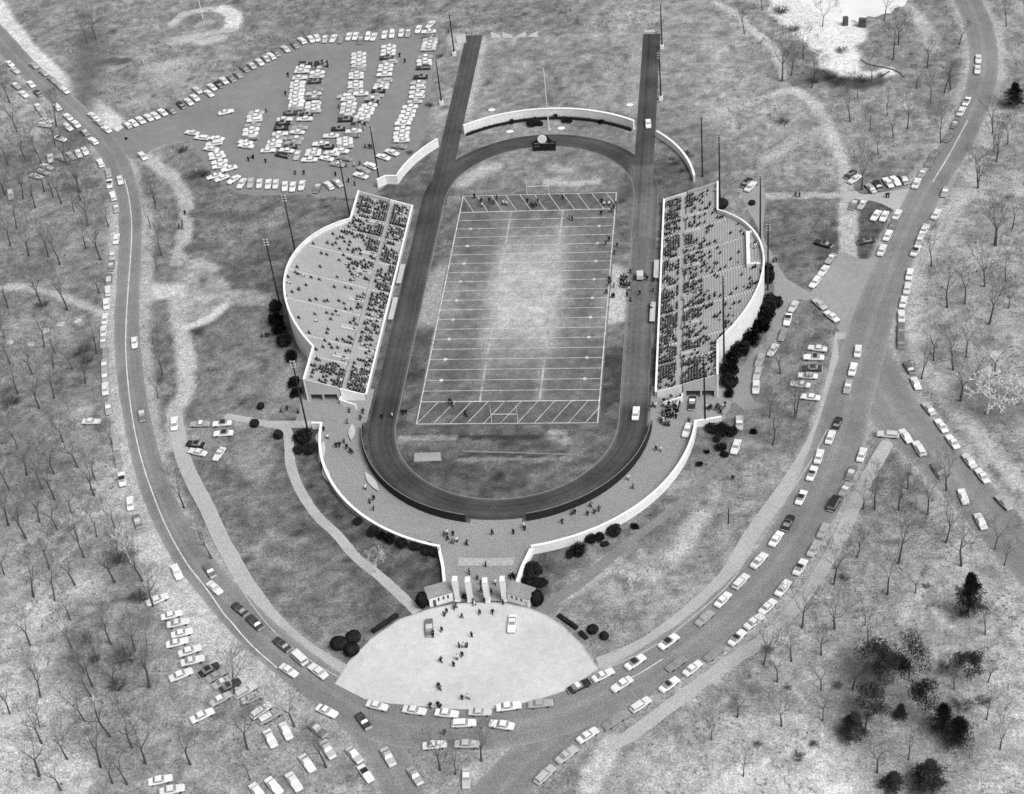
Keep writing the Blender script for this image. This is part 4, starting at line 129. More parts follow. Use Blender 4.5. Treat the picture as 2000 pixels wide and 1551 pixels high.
def material(name, base, rough=0.9, noises=(), spec=0.25, attr=None, bump=0.0, bump_scale=2.0, stretch=None, coat=0.0, road=False):
    m = bpy.data.materials.new(name)
    m.use_nodes = True
    nt = m.node_tree
    n, l = nt.nodes, nt.links
    b = n["Principled BSDF"]
    b.inputs["Roughness"].default_value = rough
    b.inputs["Specular IOR Level"].default_value = spec
    b.inputs["Coat Weight"].default_value = coat
    geo = n.new("ShaderNodeNewGeometry")
    vec = geo.outputs["Position"]
    if stretch:
        mp = n.new("ShaderNodeMapping")
        mp.inputs["Scale"].default_value = stretch
        l.new(vec, mp.inputs["Vector"])
        vec = mp.outputs["Vector"]
    if attr:
        a = n.new("ShaderNodeAttribute")
        a.attribute_name = attr
        val = a.outputs["Fac"]
    else:
        v = n.new("ShaderNodeValue")
        v.outputs[0].default_value = base
        val = v.outputs[0]
    for sc, amp in noises:
        t = n.new("ShaderNodeTexNoise")
        t.inputs["Scale"].default_value = sc
        t.inputs["Detail"].default_value = 3.0
        l.new(vec, t.inputs["Vector"])
        mr = n.new("ShaderNodeMapRange")
        mr.inputs["From Min"].default_value = 0.28
        mr.inputs["From Max"].default_value = 0.72
        mr.inputs["To Min"].default_value = 1.0 - amp
        mr.inputs["To Max"].default_value = 1.0 + amp
        l.new(t.outputs["Fac"], mr.inputs["Value"])
        mu = n.new("ShaderNodeMath")
        mu.operation = 'MULTIPLY'
        l.new(val, mu.inputs[0])
        l.new(mr.outputs["Result"], mu.inputs[1])
        val = mu.outputs[0]
    if road:                               # tyre-polished bands running along the carriageway
        u = n.new("ShaderNodeAttribute")
        u.attribute_name = "across"
        cr = n.new("ShaderNodeValToRGB")
        els = cr.color_ramp.elements
        stops = [(0.0, 1.22), (0.07, 1.05), (0.2, 0.93), (0.27, 0.98), (0.36, 0.93), (0.5, 1.12), (0.63, 0.93), (0.73, 0.99), (0.8, 0.92), (0.93, 1.06), (1.0, 1.22)]
        els[0].position = 0.0
        els[1].position = 1.0
        for p, v_ in stops[1:-1]:
            els.new(p)
        for e, (p, v_) in zip(sorted(els, key=lambda e: e.position), stops):
            e.color = (v_ / 1.3, v_ / 1.3, v_ / 1.3, 1)
        l.new(u.outputs["Fac"], cr.inputs["Fac"])
        mu = n.new("ShaderNodeMath")
        mu.operation = 'MULTIPLY'
        l.new(val, mu.inputs[0])
        l.new(cr.outputs["Color"], mu.inputs[1])
        mu2 = n.new("ShaderNodeMath")
        mu2.operation = 'MULTIPLY'
        l.new(mu.outputs[0], mu2.inputs[0])
        mu2.inputs[1].default_value = 1.3
        val = mu2.outputs[0]
    cl = n.new("ShaderNodeClamp")
    cl.inputs["Min"].default_value = 0.006
    cl.inputs["Max"].default_value = 0.86
    l.new(val, cl.inputs["Value"])
    l.new(cl.outputs["Result"], b.inputs["Base Color"])
    if bump:
        t = n.new("ShaderNodeTexNoise")
        t.inputs["Scale"].default_value = bump_scale
        t.inputs["Detail"].default_value = 4.0
        l.new(geo.outputs["Position"], t.inputs["Vector"])
        bp = n.new("ShaderNodeBump")
        bp.inputs["Strength"].default_value = bump
        bp.inputs["Distance"].default_value = 0.5
        l.new(t.outputs["Fac"], bp.inputs["Height"])
        l.new(bp.outputs["Normal"], b.inputs["Normal"])
    return m


GRAIN = ((0.16, 0.12), (0.6, 0.22), (1.5, 0.34), (3.2, 0.5))
M = {
    "ground": material("ground_cover", 0.2, 0.95, GRAIN + ((0.05, 0.10),), attr="albedo", bump=0.2, bump_scale=1.0),
    "turf": material("turf", 0.12, 0.95, ((0.12, 0.10), (0.6, 0.16), (1.5, 0.25), (3.2, 0.4)), attr="albedo"),
    "track": material("cinder_track", 0.06, 0.95, ((0.1, 0.2), (0.5, 0.14), (1.8, 0.2), (3.2, 0.35)), attr="albedo"),
    "asphalt": material("asphalt", albedo(141), 0.9, ((0.05, 0.15), (0.3, 0.10), (1.6, 0.12), (3.2, 0.38)), road=True),
    "junction": material("worn_asphalt", albedo(165), 0.9, ((0.08, 0.10), (0.5, 0.08), (1.6, 0.12), (3.2, 0.38))),
    "lot": material("gravel_lot", albedo(142), 0.95, ((0.05, 0.10), (0.3, 0.08), (1.6, 0.12), (3.2, 0.38))),
    "concourse": material("concourse_paving", albedo(158), 0.9, ((0.07, 0.08), (0.5, 0.06), (1.6, 0.12), (3.2, 0.38))),
    "walk": material("concrete_walk", albedo(187), 0.9, ((0.15, 0.08), (0.8, 0.07), (1.6, 0.10), (3.2, 0.25))),
    "walk_dim": material("dirty_walk", albedo(140), 0.9, ((0.15, 0.10), (0.8, 0.08), (1.6, 0.12), (3.2, 0.38))),
    "plaza": material("plaza_concrete", albedo(217), 0.85, ((0.05, 0.10), (0.3, 0.07), (0.7, 0.06), (1.6, 0.05), (3.2, 0.12))),
    "kerb": material("kerb_stone", 0.42, 0.85, ((1.0, 0.2),)),
    "chalk": material("line_chalk", 0.50, 0.9, ((0.5, 0.3), (2.0, 0.25))),
    "chalk_faint": material("worn_line_chalk", 0.34, 0.9, ((0.3, 0.45), (2.0, 0.3))),
    "road_paint": material("road_paint", 0.6, 0.8, ((0.4, 0.25), (2.0, 0.2))),
    "sand": material("pit_sand", albedo(168), 0.95, ((0.4, 0.15), (2.0, 0.15))),
    "pond_pale": material("pale_pond", 0.74, 0.4, ((0.06, 0.05), (0.5, 0.04)), spec=0.5),  # pale, slightly glossy base colour for the whole pond surface
    "white_wall": material("whitewashed_concrete", 0.80, 0.85, ((0.25, 0.10), (1.2, 0.10), (4.0, 0.06))),
    "grey_wall": material("grey_concrete", 0.46, 0.9, ((0.3, 0.10), (1.5, 0.08))),
    "ivy_wall": material("weathered_concrete", 0.40, 0.9, ((0.25, 0.35), (1.2, 0.25))),
    "stone": material("pale_stone", 0.48, 0.95, ((0.35, 0.25), (1.6, 0.25)), bump=0.6, bump_scale=1.6),
    "wet_stone": material("wet_stone", 0.12, 0.95, ((0.5, 0.4), (2.0, 0.3))),
    "dark_stone": material("dark_stone", 0.09, 0.95, ((0.5, 0.25), (2.0, 0.2))),
    "deck": material("stand_concrete", 0.36, 0.9, ((0.12, 0.08), (0.8, 0.10))),
    "bench": material("bench_plank", 0.37, 0.8, ((0.2, 0.08), (1.5, 0.10))),
    "stair": material("stair_concrete", 0.52, 0.85, ((0.6, 0.10),)),
    "dark_fence": material("dark_fence_boards", 0.020, 0.8, ((0.8, 0.3),)),
    "rail": material("fence_rail", 0.22, 0.6, ((0.8, 0.2),)),
    "pole": material("creosoted_pole", 0.028, 0.8, ((0.6, 0.25),)),
    "white_paint": material("white_paint", 0.78, 0.6, ((0.6, 0.06),)),
    "black": material("black_board", 0.012, 0.6, ((0.6, 0.2),)),
    "roofing": material("grey_roofing", 0.27, 0.9, ((0.7, 0.15), (3.0, 0.15))),
    "opening": material("window_glass", 0.03, 0.25, spec=0.5),
    "bark": material("bark", 0.075, 0.95, ((1.5, 0.3),)),
    "twig": material("twigs", 0.15, 0.95, ((1.5, 0.3),)),
    "pale_bark": material("pale_bark", 0.70, 0.95, ((1.5, 0.25),)),
    "needles": material("evergreen_needles", 0.042, 0.9, ((0.5, 0.4), (2.5, 0.3)), spec=0.1),
    "leaves": material("dark_evergreen_leaves", 0.022, 0.95, ((0.8, 0.4), (3.0, 0.3)), spec=0.05),
    "scrub": material("dry_scrub_leaves", 0.070, 0.95, ((0.8, 0.35), (3.0, 0.3)), spec=0.05),
    "glass": material("car_glass", 0.26, 0.12, spec=0.6),
    "chrome": material("chrome", 0.55, 0.25, spec=0.8),
    "tyre": material("tyre_rubber", 0.018, 0.8),
    "lamp_glass": material("lamp_glass", 0.34, 0.25, spec=0.6),
}
PAINT = {k: material("car_paint_" + nme, v, 0.38, ((1.2, 0.05),), spec=0.45, coat=0.3)
         for k, nme, v in (("w", "white", 0.78), ("w1", "ivory", 0.70), ("w2", "cream", 0.68), ("l", "light_grey", 0.56), ("l1", "silver", 0.46), ("m", "grey", 0.25), ("m1", "slate", 0.16), ("m2", "tan", 0.36), ("d", "black", 0.022), ("d1", "navy", 0.045))}
CLOTH = {k: material("cloth_" + nme, v, 0.95, ((2.0, 0.2),), spec=0.1)
         for k, nme, v in (("d", "black", 0.014), ("m", "grey", 0.09), ("l", "pale", 0.62), ("t", "charcoal", 0.03))}
M["skin"] = material("skin", 0.36, 0.7)
M["hair"] = material("hair", 0.03, 0.8)


def tag(o, label=None, cat=None, group=None, kind=None):
    if label:
        o["label"] = label
    if cat:
        o["category"] = cat
    if group:
        o["group"] = group
    if kind:
        o["kind"] = kind
    return o


def obj(name, mesh, parent=None, loc=(0, 0, 0), rz=0.0):
    o = bpy.data.objects.new(name, mesh)
    col.objects.link(o)
    o.location = loc
    o.rotation_euler = (0, 0, rz)
    if parent:
        o.parent = parent
    return o


class MB:
    """collects faces, builds one mesh"""
    def __init__(self):
        self.v = []
        self.f = []
        self.mi = []

    def add(self, verts, faces, mi=0):
        b = len(self.v)
        self.v += [tuple(p) for p in verts]
        for f in faces:
            self.f.append(tuple(i + b for i in f))
            self.mi.append(mi)

    def box(self, c, s, rz=0.0, mi=0, taper=1.0):
        ca, sa = math.cos(rz), math.sin(rz)
        vs = []
        for z, k in ((-0.5, 1.0), (0.5, taper)):
            for x, y in ((-0.5, -0.5), (0.5, -0.5), (0.5, 0.5), (-0.5, 0.5)):
                X, Y = x * s[0] * k, y * s[1] * k
                vs.append((c[0] + X * ca - Y * sa, c[1] + X * sa + Y * ca, c[2] + z * s[2]))
        self.add(vs, [(3, 2, 1, 0), (4, 5, 6, 7), (0, 1, 5, 4), (1, 2, 6, 5), (2, 3, 7, 6), (3, 0, 4, 7)], mi)

    def bar(self, p, q, w, h, mi=0):
        """box whose axis runs from p to q (bottom centre line), width w, height h"""
        p, q = Vector(p), Vector(q)
        d = (q - p)
        n = Vector((-d.y, d.x, 0))
        n = n.normalized() * (w / 2) if n.length > 1e-6 else Vector((w / 2, 0, 0))
        up = Vector((0, 0, h))
        vs = [p - n, p + n, q + n, q - n, p - n + up, p + n + up, q + n + up, q - n + up]
        self.add(vs, [(0, 1, 2, 3), (7, 6, 5, 4), (0, 3, 7, 4), (1, 0, 4, 5), (2, 1, 5, 6), (3, 2, 6, 7)], mi)

    def tube(self, p, q, r0, r1, n=6, mi=0, cap=True):
        p, q = Vector(p), Vector(q)
        d = (q - p)
        if d.length < 1e-6:
            return
        d.normalize()
        a = d.orthogonal().normalized()
        b = d.cross(a)
        vs = []
        for c, r in ((p, r0), (q, r1)):
            for i in range(n):
                t = 2 * math.pi * i / n
                vs.append(c + a * (r * math.cos(t)) + b * (r * math.sin(t)))
        fs = [(i, (i + 1) % n, n + (i + 1) % n, n + i) for i in range(n)]
        if cap:
            fs += [tuple(range(n))[::-1], tuple(range(n, 2 * n))]
        self.add(vs, fs, mi)

    def prism(self, poly, z0, z1, mi=0):
        n = len(poly)
        vs = [(x, y, z0) for x, y in poly] + [(x, y, z1) for x, y in poly]
        self.add(vs, [tuple(range(n))[::-1], tuple(range(n, 2 * n))] + [(i, (i + 1) % n, n + (i + 1) % n, n + i) for i in range(n)], mi)

    def wall_xz(self, pts, y0, y1, mi=0):
        """outline in x-z, extruded along y"""
        n = len(pts)
        vs = [(x, y0, z) for x, z in pts] + [(x, y1, z) for x, z in pts]
        self.add(vs, [tuple(range(n)), tuple(range(n, 2 * n))[::-1]] + [((i + 1) % n, i, n + i, n + (i + 1) % n) for i in range(n)], mi)

    def mesh(self, name, mats, smooth=False):
        me = bpy.data.meshes.new(name)
        me.from_pydata(self.v, [], self.f)
        for m in (mats if isinstance(mats, (list, tuple)) else [mats]):
            me.materials.append(m)
        if isinstance(mats, (list, tuple)) and len(mats) > 1:
            me.polygons.foreach_set("material_index", self.mi)
        if smooth:
            me.polygons.foreach_set("use_smooth", [True] * len(me.polygons))
        me.update()
        return me

    def build(self, name, mats, parent=None, loc=(0, 0, 0), rz=0.0, smooth=False):
        return obj(name, self.mesh(name, mats, smooth), parent, loc, rz)


def catmull(pts, step=2.0, vals=None):
    P = [Vector((p[0], p[1], 0)) for p in pts]
    P = [P[0] * 2 - P[1]] + P + [P[-1] * 2 - P[-2]]
    out, ov = [], []
    for i in range(1, len(P) - 2):
        n = max(2, int((P[i + 1] - P[i]).length / step))
        for k in range(n):
            t = k / n
            a, b, c, d = P[i - 1], P[i], P[i + 1], P[i + 2]
            out.append(0.5 * ((2 * b) + (c - a) * t + (2 * a - 5 * b + 4 * c - d) * t * t + (3 * b - a - 3 * c + d) * t ** 3))
            if vals:
                ov.append(vals[i - 1] * (1 - t) + vals[i] * t)
    out.append(P[-2])
    if vals:
        ov.append(vals[-1])
        return out, ov
    return out


def ribbon(name, data, z, mat, wobble=0.0, label=None):
    pts, wid = data
    C, Wd = catmull(pts, 2.0, wid)
    us = [0.0, 0.08, 0.2, 0.35, 0.5, 0.65, 0.8, 0.92, 1.0]
    verts, attr = [], []
    for i, c in enumerate(C):
        t = (C[min(i + 1, len(C) - 1)] - C[max(i - 1, 0)]).normalized()
        nrm = Vector((-t.y, t.x, 0))
        wl_ = Wd[i] + wobble * (RNG.random() - 0.5) * 2
        for u in us:
            verts.append(c + nrm * ((u - 0.5) * wl_) + Vector((0, 0, z)))
            attr.append(u)
    k = len(us)
    faces = []
    for i in range(len(C) - 1):
        for j in range(k - 1):
            a = i * k + j
            faces.append((a, a + k, a + k + 1, a + 1))
    me = bpy.data.meshes.new(name)
    me.from_pydata([tuple(v) for v in verts], [], faces)
    at = me.attributes.new("across", 'FLOAT', 'POINT')
    at.data.foreach_set("value", attr)
    me.materials.append(mat)
    me.update()
    o = obj(name, me)
    # face up
    if me.polygons[0].normal.z < 0:
        me.flip_normals()
    return tag(o, kind="structure")


def sheet(name, poly, z, mat, smooth=False, kind="structure", parent=None):
    P = [Vector((p[0], p[1], 0)) for p in poly]
    if smooth:
        Q = []
        n = len(P)
        for i in range(n):
            a, b, c, d = P[i - 1], P[i], P[(i + 1) % n], P[(i + 2) % n]
            for k in range(4):
                t = k / 4
                Q.append(0.5 * ((2 * b) + (c - a) * t + (2 * a - 5 * b + 4 * c - d) * t * t + (3 * b - a - 3 * c + d) * t ** 3))
        P = Q
    tris = geometry.tessellate_polygon([P])
    me = bpy.data.meshes.new(name)
    me.from_pydata([(p.x, p.y, z) for p in P], [], [tuple(t) for t in tris])
    me.materials.append(mat)
    me.update()
    for p in me.polygons:
        if p.normal.z < 0:
            p.flip()
    o = obj(name, me, parent)
    if kind:
        tag(o, kind=kind)
    return o


def seg_dist(X, Y, pts):
    best = np.full(X.shape, 1e9)
    for (x0, y0), (x1, y1) in zip(pts[:-1], pts[1:]):
        dx, dy = x1 - x0, y1 - y0
        L = dx * dx + dy * dy + 1e-9
        t = np.clip(((X - x0) * dx + (Y - y0) * dy) / L, 0, 1)
        best = np.minimum(best, (X - x0 - t * dx) ** 2 + (Y - y0 - t * dy) ** 2)
    return np.sqrt(best)


def value_noise(X, Y, cell, seed):
    r = np.random.RandomState(seed)
    tab = r.rand(128, 128)
    u, v = X / cell, Y / cell
    i, j = np.floor(u).astype(int), np.floor(v).astype(int)
    fu, fv = u - i, v - j
    fu, fv = fu * fu * (3 - 2 * fu), fv * fv * (3 - 2 * fv)
    g_ = lambda a, b: tab[a % 128, b % 128]
    return (g_(i, j) * (1 - fu) + g_(i + 1, j) * fu) * (1 - fv) + (g_(i, j + 1) * (1 - fu) + g_(i + 1, j + 1) * fu) * fv


def ground_tone(X, Y):
    num = np.full(X.shape, 140.0 * 1e-5)
    den = np.full(X.shape, 1e-5)
    WX = X + 9 * (value_noise(X, Y, 14, 1) - 0.5)
    WY = Y + 9 * (value_noise(X, Y, 14, 2) - 0.5)
    for x, y, t in TONES:
        d2 = (WX - x) ** 2 + (WY - y) ** 2
        w_ = np.exp(-d2 / (2 * 7.0 ** 2)) + 0.004 * np.exp(-d2 / (2 * 35.0 ** 2))
        num += w_ * t
        den += w_
    T = num / den
    # clumps of darker brush and paler dry grass
    for poly, soft, tone in FILLS:
        n_ = len(poly)
        ins = np.zeros(X.shape, bool)
        for i in range(n_):
            (x0, y0), (x1, y1) = poly[i - 1], poly[i]
            if abs(y1 - y0) > 1e-6:
                ins ^= ((y0 > Y) != (y1 > Y)) & (X < (x1 - x0) * (Y - y0) / (y1 - y0) + x0)
        sd = seg_dist(X, Y, poly + poly[:1]) * np.where(ins, 1, -1) + 1.6 * (value_noise(X, Y, 3.0, 12) - 0.5)
        a = np.clip(0.5 + sd / (2 * soft), 0, 1)
        T = T * (1 - a) + tone * a
    # the practice field beyond the far wall, between the two straight chutes
    sd = np.minimum.reduce([X + 28.8, 28.6 - X, Y - 103.0, 158.5 - Y])
    a = np.clip(0.5 + sd / 1.6, 0, 1)
    edge = np.clip(1 - np.minimum.reduce([X + 28.8, 28.6 - X, 158.5 - Y]) / 7.0, 0, 1)
    T = T * (1 - a) + (141 + 20 * edge * edge + 14 * (value_noise(X, Y, 11.0, 13) - 0.5)) * a
    T += 16 * (value_noise(X, Y, 7.0, 3) - 0.5) + 24 * (value_noise(X, Y, 2.9, 4) - 0.5) + 34 * (value_noise(X, Y, 1.7, 5) - 0.5)
    speck = value_noise(X, Y, 2.2, 8) * value_noise(X, Y, 5.0, 9)
    T -= 60 * np.clip(speck - 0.55, 0, 1) * 2
    for pts, hw, soft, tone in STROKES:
        xs = [p[0] for p in pts]
        ys = [p[1] for p in pts]
        pad = hw + 4 * soft
        msk = (X > min(xs) - pad) & (X < max(xs) + pad) & (Y > min(ys) - pad) & (Y < max(ys) + pad)
        if not msk.any():
            continue
        xm, ym = X[msk], Y[msk]
        dd = seg_dist(xm, ym, pts) + 1.1 * (value_noise(xm, ym, 2.5, 6) - 0.5)
        a = np.clip(1 - (dd - hw) / (2 * soft + 1e-6), 0, 1)
        a = a * a * (3 - 2 * a)
        T[msk] = T[msk] * (1 - a) + (tone + 16 * (value_noise(xm, ym, 2.0, 7) - 0.5)) * a
    T = 130 + 1.2 * (T - 130)
    return np.clip(T, 44, 236)


def tone_grid(name, xs, ys, z, tone_fn, mat, kind="structure"):
    X, Y = np.meshgrid(np.array(xs), np.array(ys))
    nx, ny = len(xs), len(ys)
    T = tone_fn(X, Y) / 255.0
    A = np.where(T <= 0.04045, T / 12.92, ((T + 0.055) / 1.055) ** 2.4) / K
    co = np.stack([X, Y, np.full(X.shape, z)], -1).reshape(-1, 3)
    idx = np.arange(nx * ny).reshape(ny, nx)
    q = np.stack([idx[:-1, :-1], idx[:-1, 1:], idx[1:, 1:], idx[1:, :-1]], -1).reshape(-1, 4)
    me = bpy.data.meshes.new(name)
    me.vertices.add(nx * ny)
    me.vertices.foreach_set("co", co.ravel())
    me.loops.add(q.size)
    me.loops.foreach_set("vertex_index", q.ravel())
    me.polygons.add(len(q))
    me.polygons.foreach_set("loop_start", np.arange(0, q.size, 4))
    me.update(calc_edges=True)
    at = me.attributes.new("albedo", 'FLOAT', 'POINT')
    at.data.foreach_set("value", A.ravel())
    me.materials.append(mat)
    return tag(obj(name, me), kind=kind)


# ------------------------------------------------------------------ the ground, roads and paths
gx = [-4000, -2000, -1000, -500, -380] + list(np.arange(-300, 230.1, 1.0)) + [300, 420, 700, 1500, 4000]
gy = [-3000, -1500, -700, -380] + list(np.arange(-240, 300.1, 1.0)) + [360, 480, 800, 2000, 5000]
tone_grid("ground", gx, gy, 0.0, ground_tone, M["ground"])

sheet("parking_lot", LOT, 0.006, M["lot"], smooth=True)
sheet("stand_drive", DRIVE, 0.006, M["concourse"], smooth=True)
sheet("junction_apron", JUNCTION, 0.009, M["junction"], smooth=True)
sheet("path_apron", CORNER, 0.009, M["walk"], smooth=True)
ribbon("walk_inner_right", WALK_RIGHT_INNER, 0.014, M["walk"], 0.15)
ribbon("walk_outer_right", WALK_RIGHT_OUTER, 0.014, M["walk"], 0.25)
ribbon("walk_left", WALK_LEFT, 0.014, M["walk"], 0.2)
ribbon("walk_stadium_left", WALK_STADIUM_LEFT, 0.014, M["walk"], 0.15)
ribbon("walk_stadium_right", WALK_STADIUM_RIGHT, 0.014, M["walk_dim"], 0.2)
ribbon("road_entry", ROAD_LOT_ENTRY, 0.018, M["lot"], 0.2)
ribbon("road_fork", ROAD_FORK, 0.022, M["asphalt"], 0.3)
ribbon("road_south_left", ROAD_SOUTH_LEFT, 0.026, M["asphalt"], 0.3)
ribbon("road_south_right", ROAD_SOUTH_RIGHT, 0.030, M["asphalt"], 0.3)
ribbon("road", ROAD_MAIN, 0.034, M["asphalt"], 0.25)
sheet("plaza", PLAZA, 0.042, M["plaza"])
ribbon("centre_line_left", LINE_LEFT, 0.040, M["road_paint"])
ribbon("centre_line_right", LINE_RIGHT, 0.040, M["road_paint"])
ribbon("centre_line_low", LINE_LOW, 0.040, M["road_paint"])
sheet("stair_landing", RAMP, 0.020, M["walk"])
sheet("pond", POND, 0.02, M["pond_pale"], smooth=True)


def kerb(name, pts, h=0.13, wdt=0.28):
    mb = MB()
    for a, b in zip(pts[:-1], pts[1:]):
        mb.bar((a[0], a[1], 0), (b[0], b[1], 0), wdt, h)
    return tag(mb.build(name, M["kerb"]), kind="structure")


kerb("kerb_plaza", [(p[0], p[1]) for p in PLAZA[:13]])


def offset_line(pts, off, step=2.0):
    C = catmull(pts, step)
    out = []
    for i, c in enumerate(C):
        t = (C[min(i + 1, len(C) - 1)] - C[max(i - 1, 0)]).normalized()
        out.append((c.x - t.y * off, c.y + t.x * off))
    return out


kerb("kerb_walk_left", offset_line(WALK_LEFT[0], -2.0))
kerb("kerb_walk_right", offset_line(WALK_RIGHT_INNER[0][:9], -1.95))

# stadium floor: concourse round the near bend, and the neck to the gates
CY = -54.0
mb = MB()
NA = 72
for i in range(NA):
    a0, a1 = math.pi + math.pi * i / NA, math.pi + math.pi * (i + 1) / NA
    mb.add([(39 * math.cos(a0), CY + 39 * math.sin(a0), 0.012), (50.2 * math.cos(a0), CY + 50.2 * math.sin(a0), 0.012),
            (50.2 * math.cos(a1), CY + 50.2 * math.sin(a1), 0.012), (39 * math.cos(a1), CY + 39 * math.sin(a1), 0.012)], [(0, 1, 2, 3)])
for s in (-1, 1):
    a, b = sorted((s * 38.2, s * 58))
    mb.add([(a, -54, 0.010), (b, -54, 0.010), (b, -40, 0.010), (a, -40, 0.010)], [(0, 1, 2, 3)])
mb.add([(-11.3, -103.0, 0.010), (10.6, -103.5, 0.010), (8.4, -118.8, 0.010), (-8.6, -118.8, 0.010)], [(3, 2, 1, 0)])
mb.add([(-5.5, -93.2, 0.0135), (7.5, -93.2, 0.0135), (7.5, -86, 0.0135), (-5.5, -86, 0.0135)], [(0, 1, 2, 3)])
tag(mb.build("concourse", M["concourse"]), kind="structure")
sheet("pale_step", STEP, 0.09, M["walk"])

# running track with its two straight chutes
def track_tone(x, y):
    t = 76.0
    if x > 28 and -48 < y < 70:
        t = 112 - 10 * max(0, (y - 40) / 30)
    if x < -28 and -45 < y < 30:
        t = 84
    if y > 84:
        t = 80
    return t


def track_strip(name, inner, outer, z, n_across=15):
    verts, faces, al = [], [], []
    lane = [RNG.gauss(0, 7) for _ in range(n_across)]
    for (ix, iy), (ox, oy) in zip(inner, outer):
        for j in range(n_across):
            u = j / (n_across - 1)
            x, y = ix + (ox - ix) * u, iy + (oy - iy) * u
            verts.append((x, y, z))
            wob = value_noise(np.array([x + 200.0]), np.array([y + 300.0]), 9.0, 41)[0] - 0.5
            t = track_tone(x, y) + lane[j] * (0.6 + 1.2 * abs(wob)) + 26 * wob + (12 if j in (0, n_across - 1) else 0)
            al.append(albedo(t))
    for i in range(len(inner) - 1):
        for j in range(n_across - 1):
            a = i * n_across + j
            faces.append((a, a + 1, a + 1 + n_across, a + n_across))
    me = bpy.data.meshes.new(name)
    me.from_pydata(verts, [], faces)
    at = me.attributes.new("albedo", 'FLOAT', 'POINT')
    at.data.foreach_set("value", al)
    me.materials.append(M["track"])
    me.update()
    if me.polygons[0].normal.z < 0:
        me.flip_normals()
    return tag(obj(name, me), kind="structure")


def oval(r, n=48, ys=26):
    pts = []
    for i in range(n + 1):
        a = math.pi + math.pi * i / n
        pts.append((r * math.cos(a), -54 + r * math.sin(a)))
    for i in range(1, ys):
        pts.append((r, -54 + 107 * i / ys))
    for i in range(n + 1):
        a = math.pi * i / n
        pts.append((r * math.cos(a), 53 + r * math.sin(a)))
    for i in range(1, ys + 1):
        pts.append((-r, 53 - 107 * i / ys))
    return pts


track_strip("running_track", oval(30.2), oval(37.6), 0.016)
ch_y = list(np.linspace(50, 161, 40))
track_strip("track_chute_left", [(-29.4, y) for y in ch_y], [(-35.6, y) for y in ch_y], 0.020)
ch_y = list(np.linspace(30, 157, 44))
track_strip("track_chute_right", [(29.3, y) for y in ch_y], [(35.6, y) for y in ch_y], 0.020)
mb = MB()
ov = oval(30.0)
for a, b in zip(ov[:-1], ov[1:]):
    mb.bar((a[0], a[1], 0), (b[0], b[1], 0), 0.22, 0.06)
tag(mb.build("track_kerb", M["rail"]), kind="structure")

# football field
YD = 0.9144
HX, HY = 80 / 3 * YD, 60 * YD


def field_tone(X, Y):
    T = 115 + 18 * (value_noise(X, Y, 6.0, 21) - 0.5) + 22 * (value_noise(X, Y, 2.6, 22) - 0.5) + 18 * (value_noise(X, Y, 1.4, 23) - 0.5)
    wx = X + 3 * (value_noise(X, Y, 8, 24) - 0.5)
    w1 = np.exp(-np.clip(np.abs(wx - 0.5) - 5, 0, None) ** 2 / (2 * 5.0 ** 2)) * np.exp(-np.clip(np.abs(Y - 4) - 10, 0, None) ** 2 / (2 * 14.0 ** 2))
    T += 74 * w1
    for cx_ in (-8.3, 8.0):
        T += 22 * np.exp(-(X - cx_) ** 2 / (2 * 1.3 ** 2)) * (1 - w1) * (np.abs(Y) < 46)
    T += 38 * np.exp(-((X + 24) ** 2 / (2 * 3.5 ** 2) + (Y + 2) ** 2 / (2 * 14 ** 2)))
    T += 24 * np.exp(-((X - 24) ** 2 / (2 * 3 ** 2) + (Y + 4) ** 2 / (2 * 10 ** 2)))
    T -= 8 * (Y > 46)
    T -= 10 * (Y < -46)
    return np.clip(T, 60, 215)


field = tone_grid("football_field", np.linspace(-HX - 0.6, HX + 0.6, 90), np.linspace(-HY - 0.6, HY + 0.6, 190), 0.008, field_tone, M["turf"])


def strip(name, p, q, wdt, mat, z=0.014):
    p, q = Vector((*p, 0)), Vector((*q, 0))
    n = Vector((-(q - p).y, (q - p).x, 0)).normalized() * (wdt / 2)
    mb = MB()
    k = 6
    vs = []
    for i in range(k + 1):
        c = p.lerp(q, i / k)
        vs += [(c.x - n.x, c.y - n.y, z), (c.x + n.x, c.y + n.y, z)]
    mb.add(vs, [(2 * i, 2 * i + 2, 2 * i + 3, 2 * i + 1) for i in range(k)])
    return mb.build(name, mat, field)


for k in range(-10, 11):
    yy = k * 5 * YD
    strip("yard_line" if abs(k) < 10 else "goal_line", (-HX, yy), (HX, yy), 0.20 if abs(k) < 10 else 0.34, M["chalk"] if (k % 2 == 0 or abs(k) > 5) else M["chalk"])
for s in (-1, 1):
    strip("side_line", (s * HX, -HY), (s * HX, HY), 0.32, M["chalk"], 0.016)
    strip("end_line", (-HX, s * HY), (HX, s * HY), 0.26, M["chalk"], 0.018)
    for y0, y1 in ((-46, -28), (-25, -14), (20, 46)):
        strip("hash_line", (s * 8.15, y0), (s * 8.15, y1), 0.55, M["chalk_faint"], 0.012)
for i in range(12):
    x0 = -HX + i * 4.55
    x1 = x0 + 4.9
    if x0 < HX:
        f = min(1.0, (HX - x0) / (x1 - x0))
        strip("end_zone_stripe", (x0, -HY), (x0 + (x1 - x0) * f, -HY + 10 * YD * f), 0.2, M["chalk"], 0.020)
    xa = -HX + i * 4.55
    xb = xa + 4.4
    if xa < HX:
        f = min(1.0, (HX - xa) / (xb - xa))
        strip("end_zone_stripe", (xa, HY), (xa + (xb - xa) * f, HY - 10 * YD * f), 0.2, M["chalk"], 0.020)
disc = MB()
disc.add([(0.55 * math.cos(t * math.pi / 5), 0.65 * math.sin(t * math.pi / 5), 0) for t in range(10)], [tuple(range(10))])
disc_me = disc.mesh("yard_marker", M["chalk"])
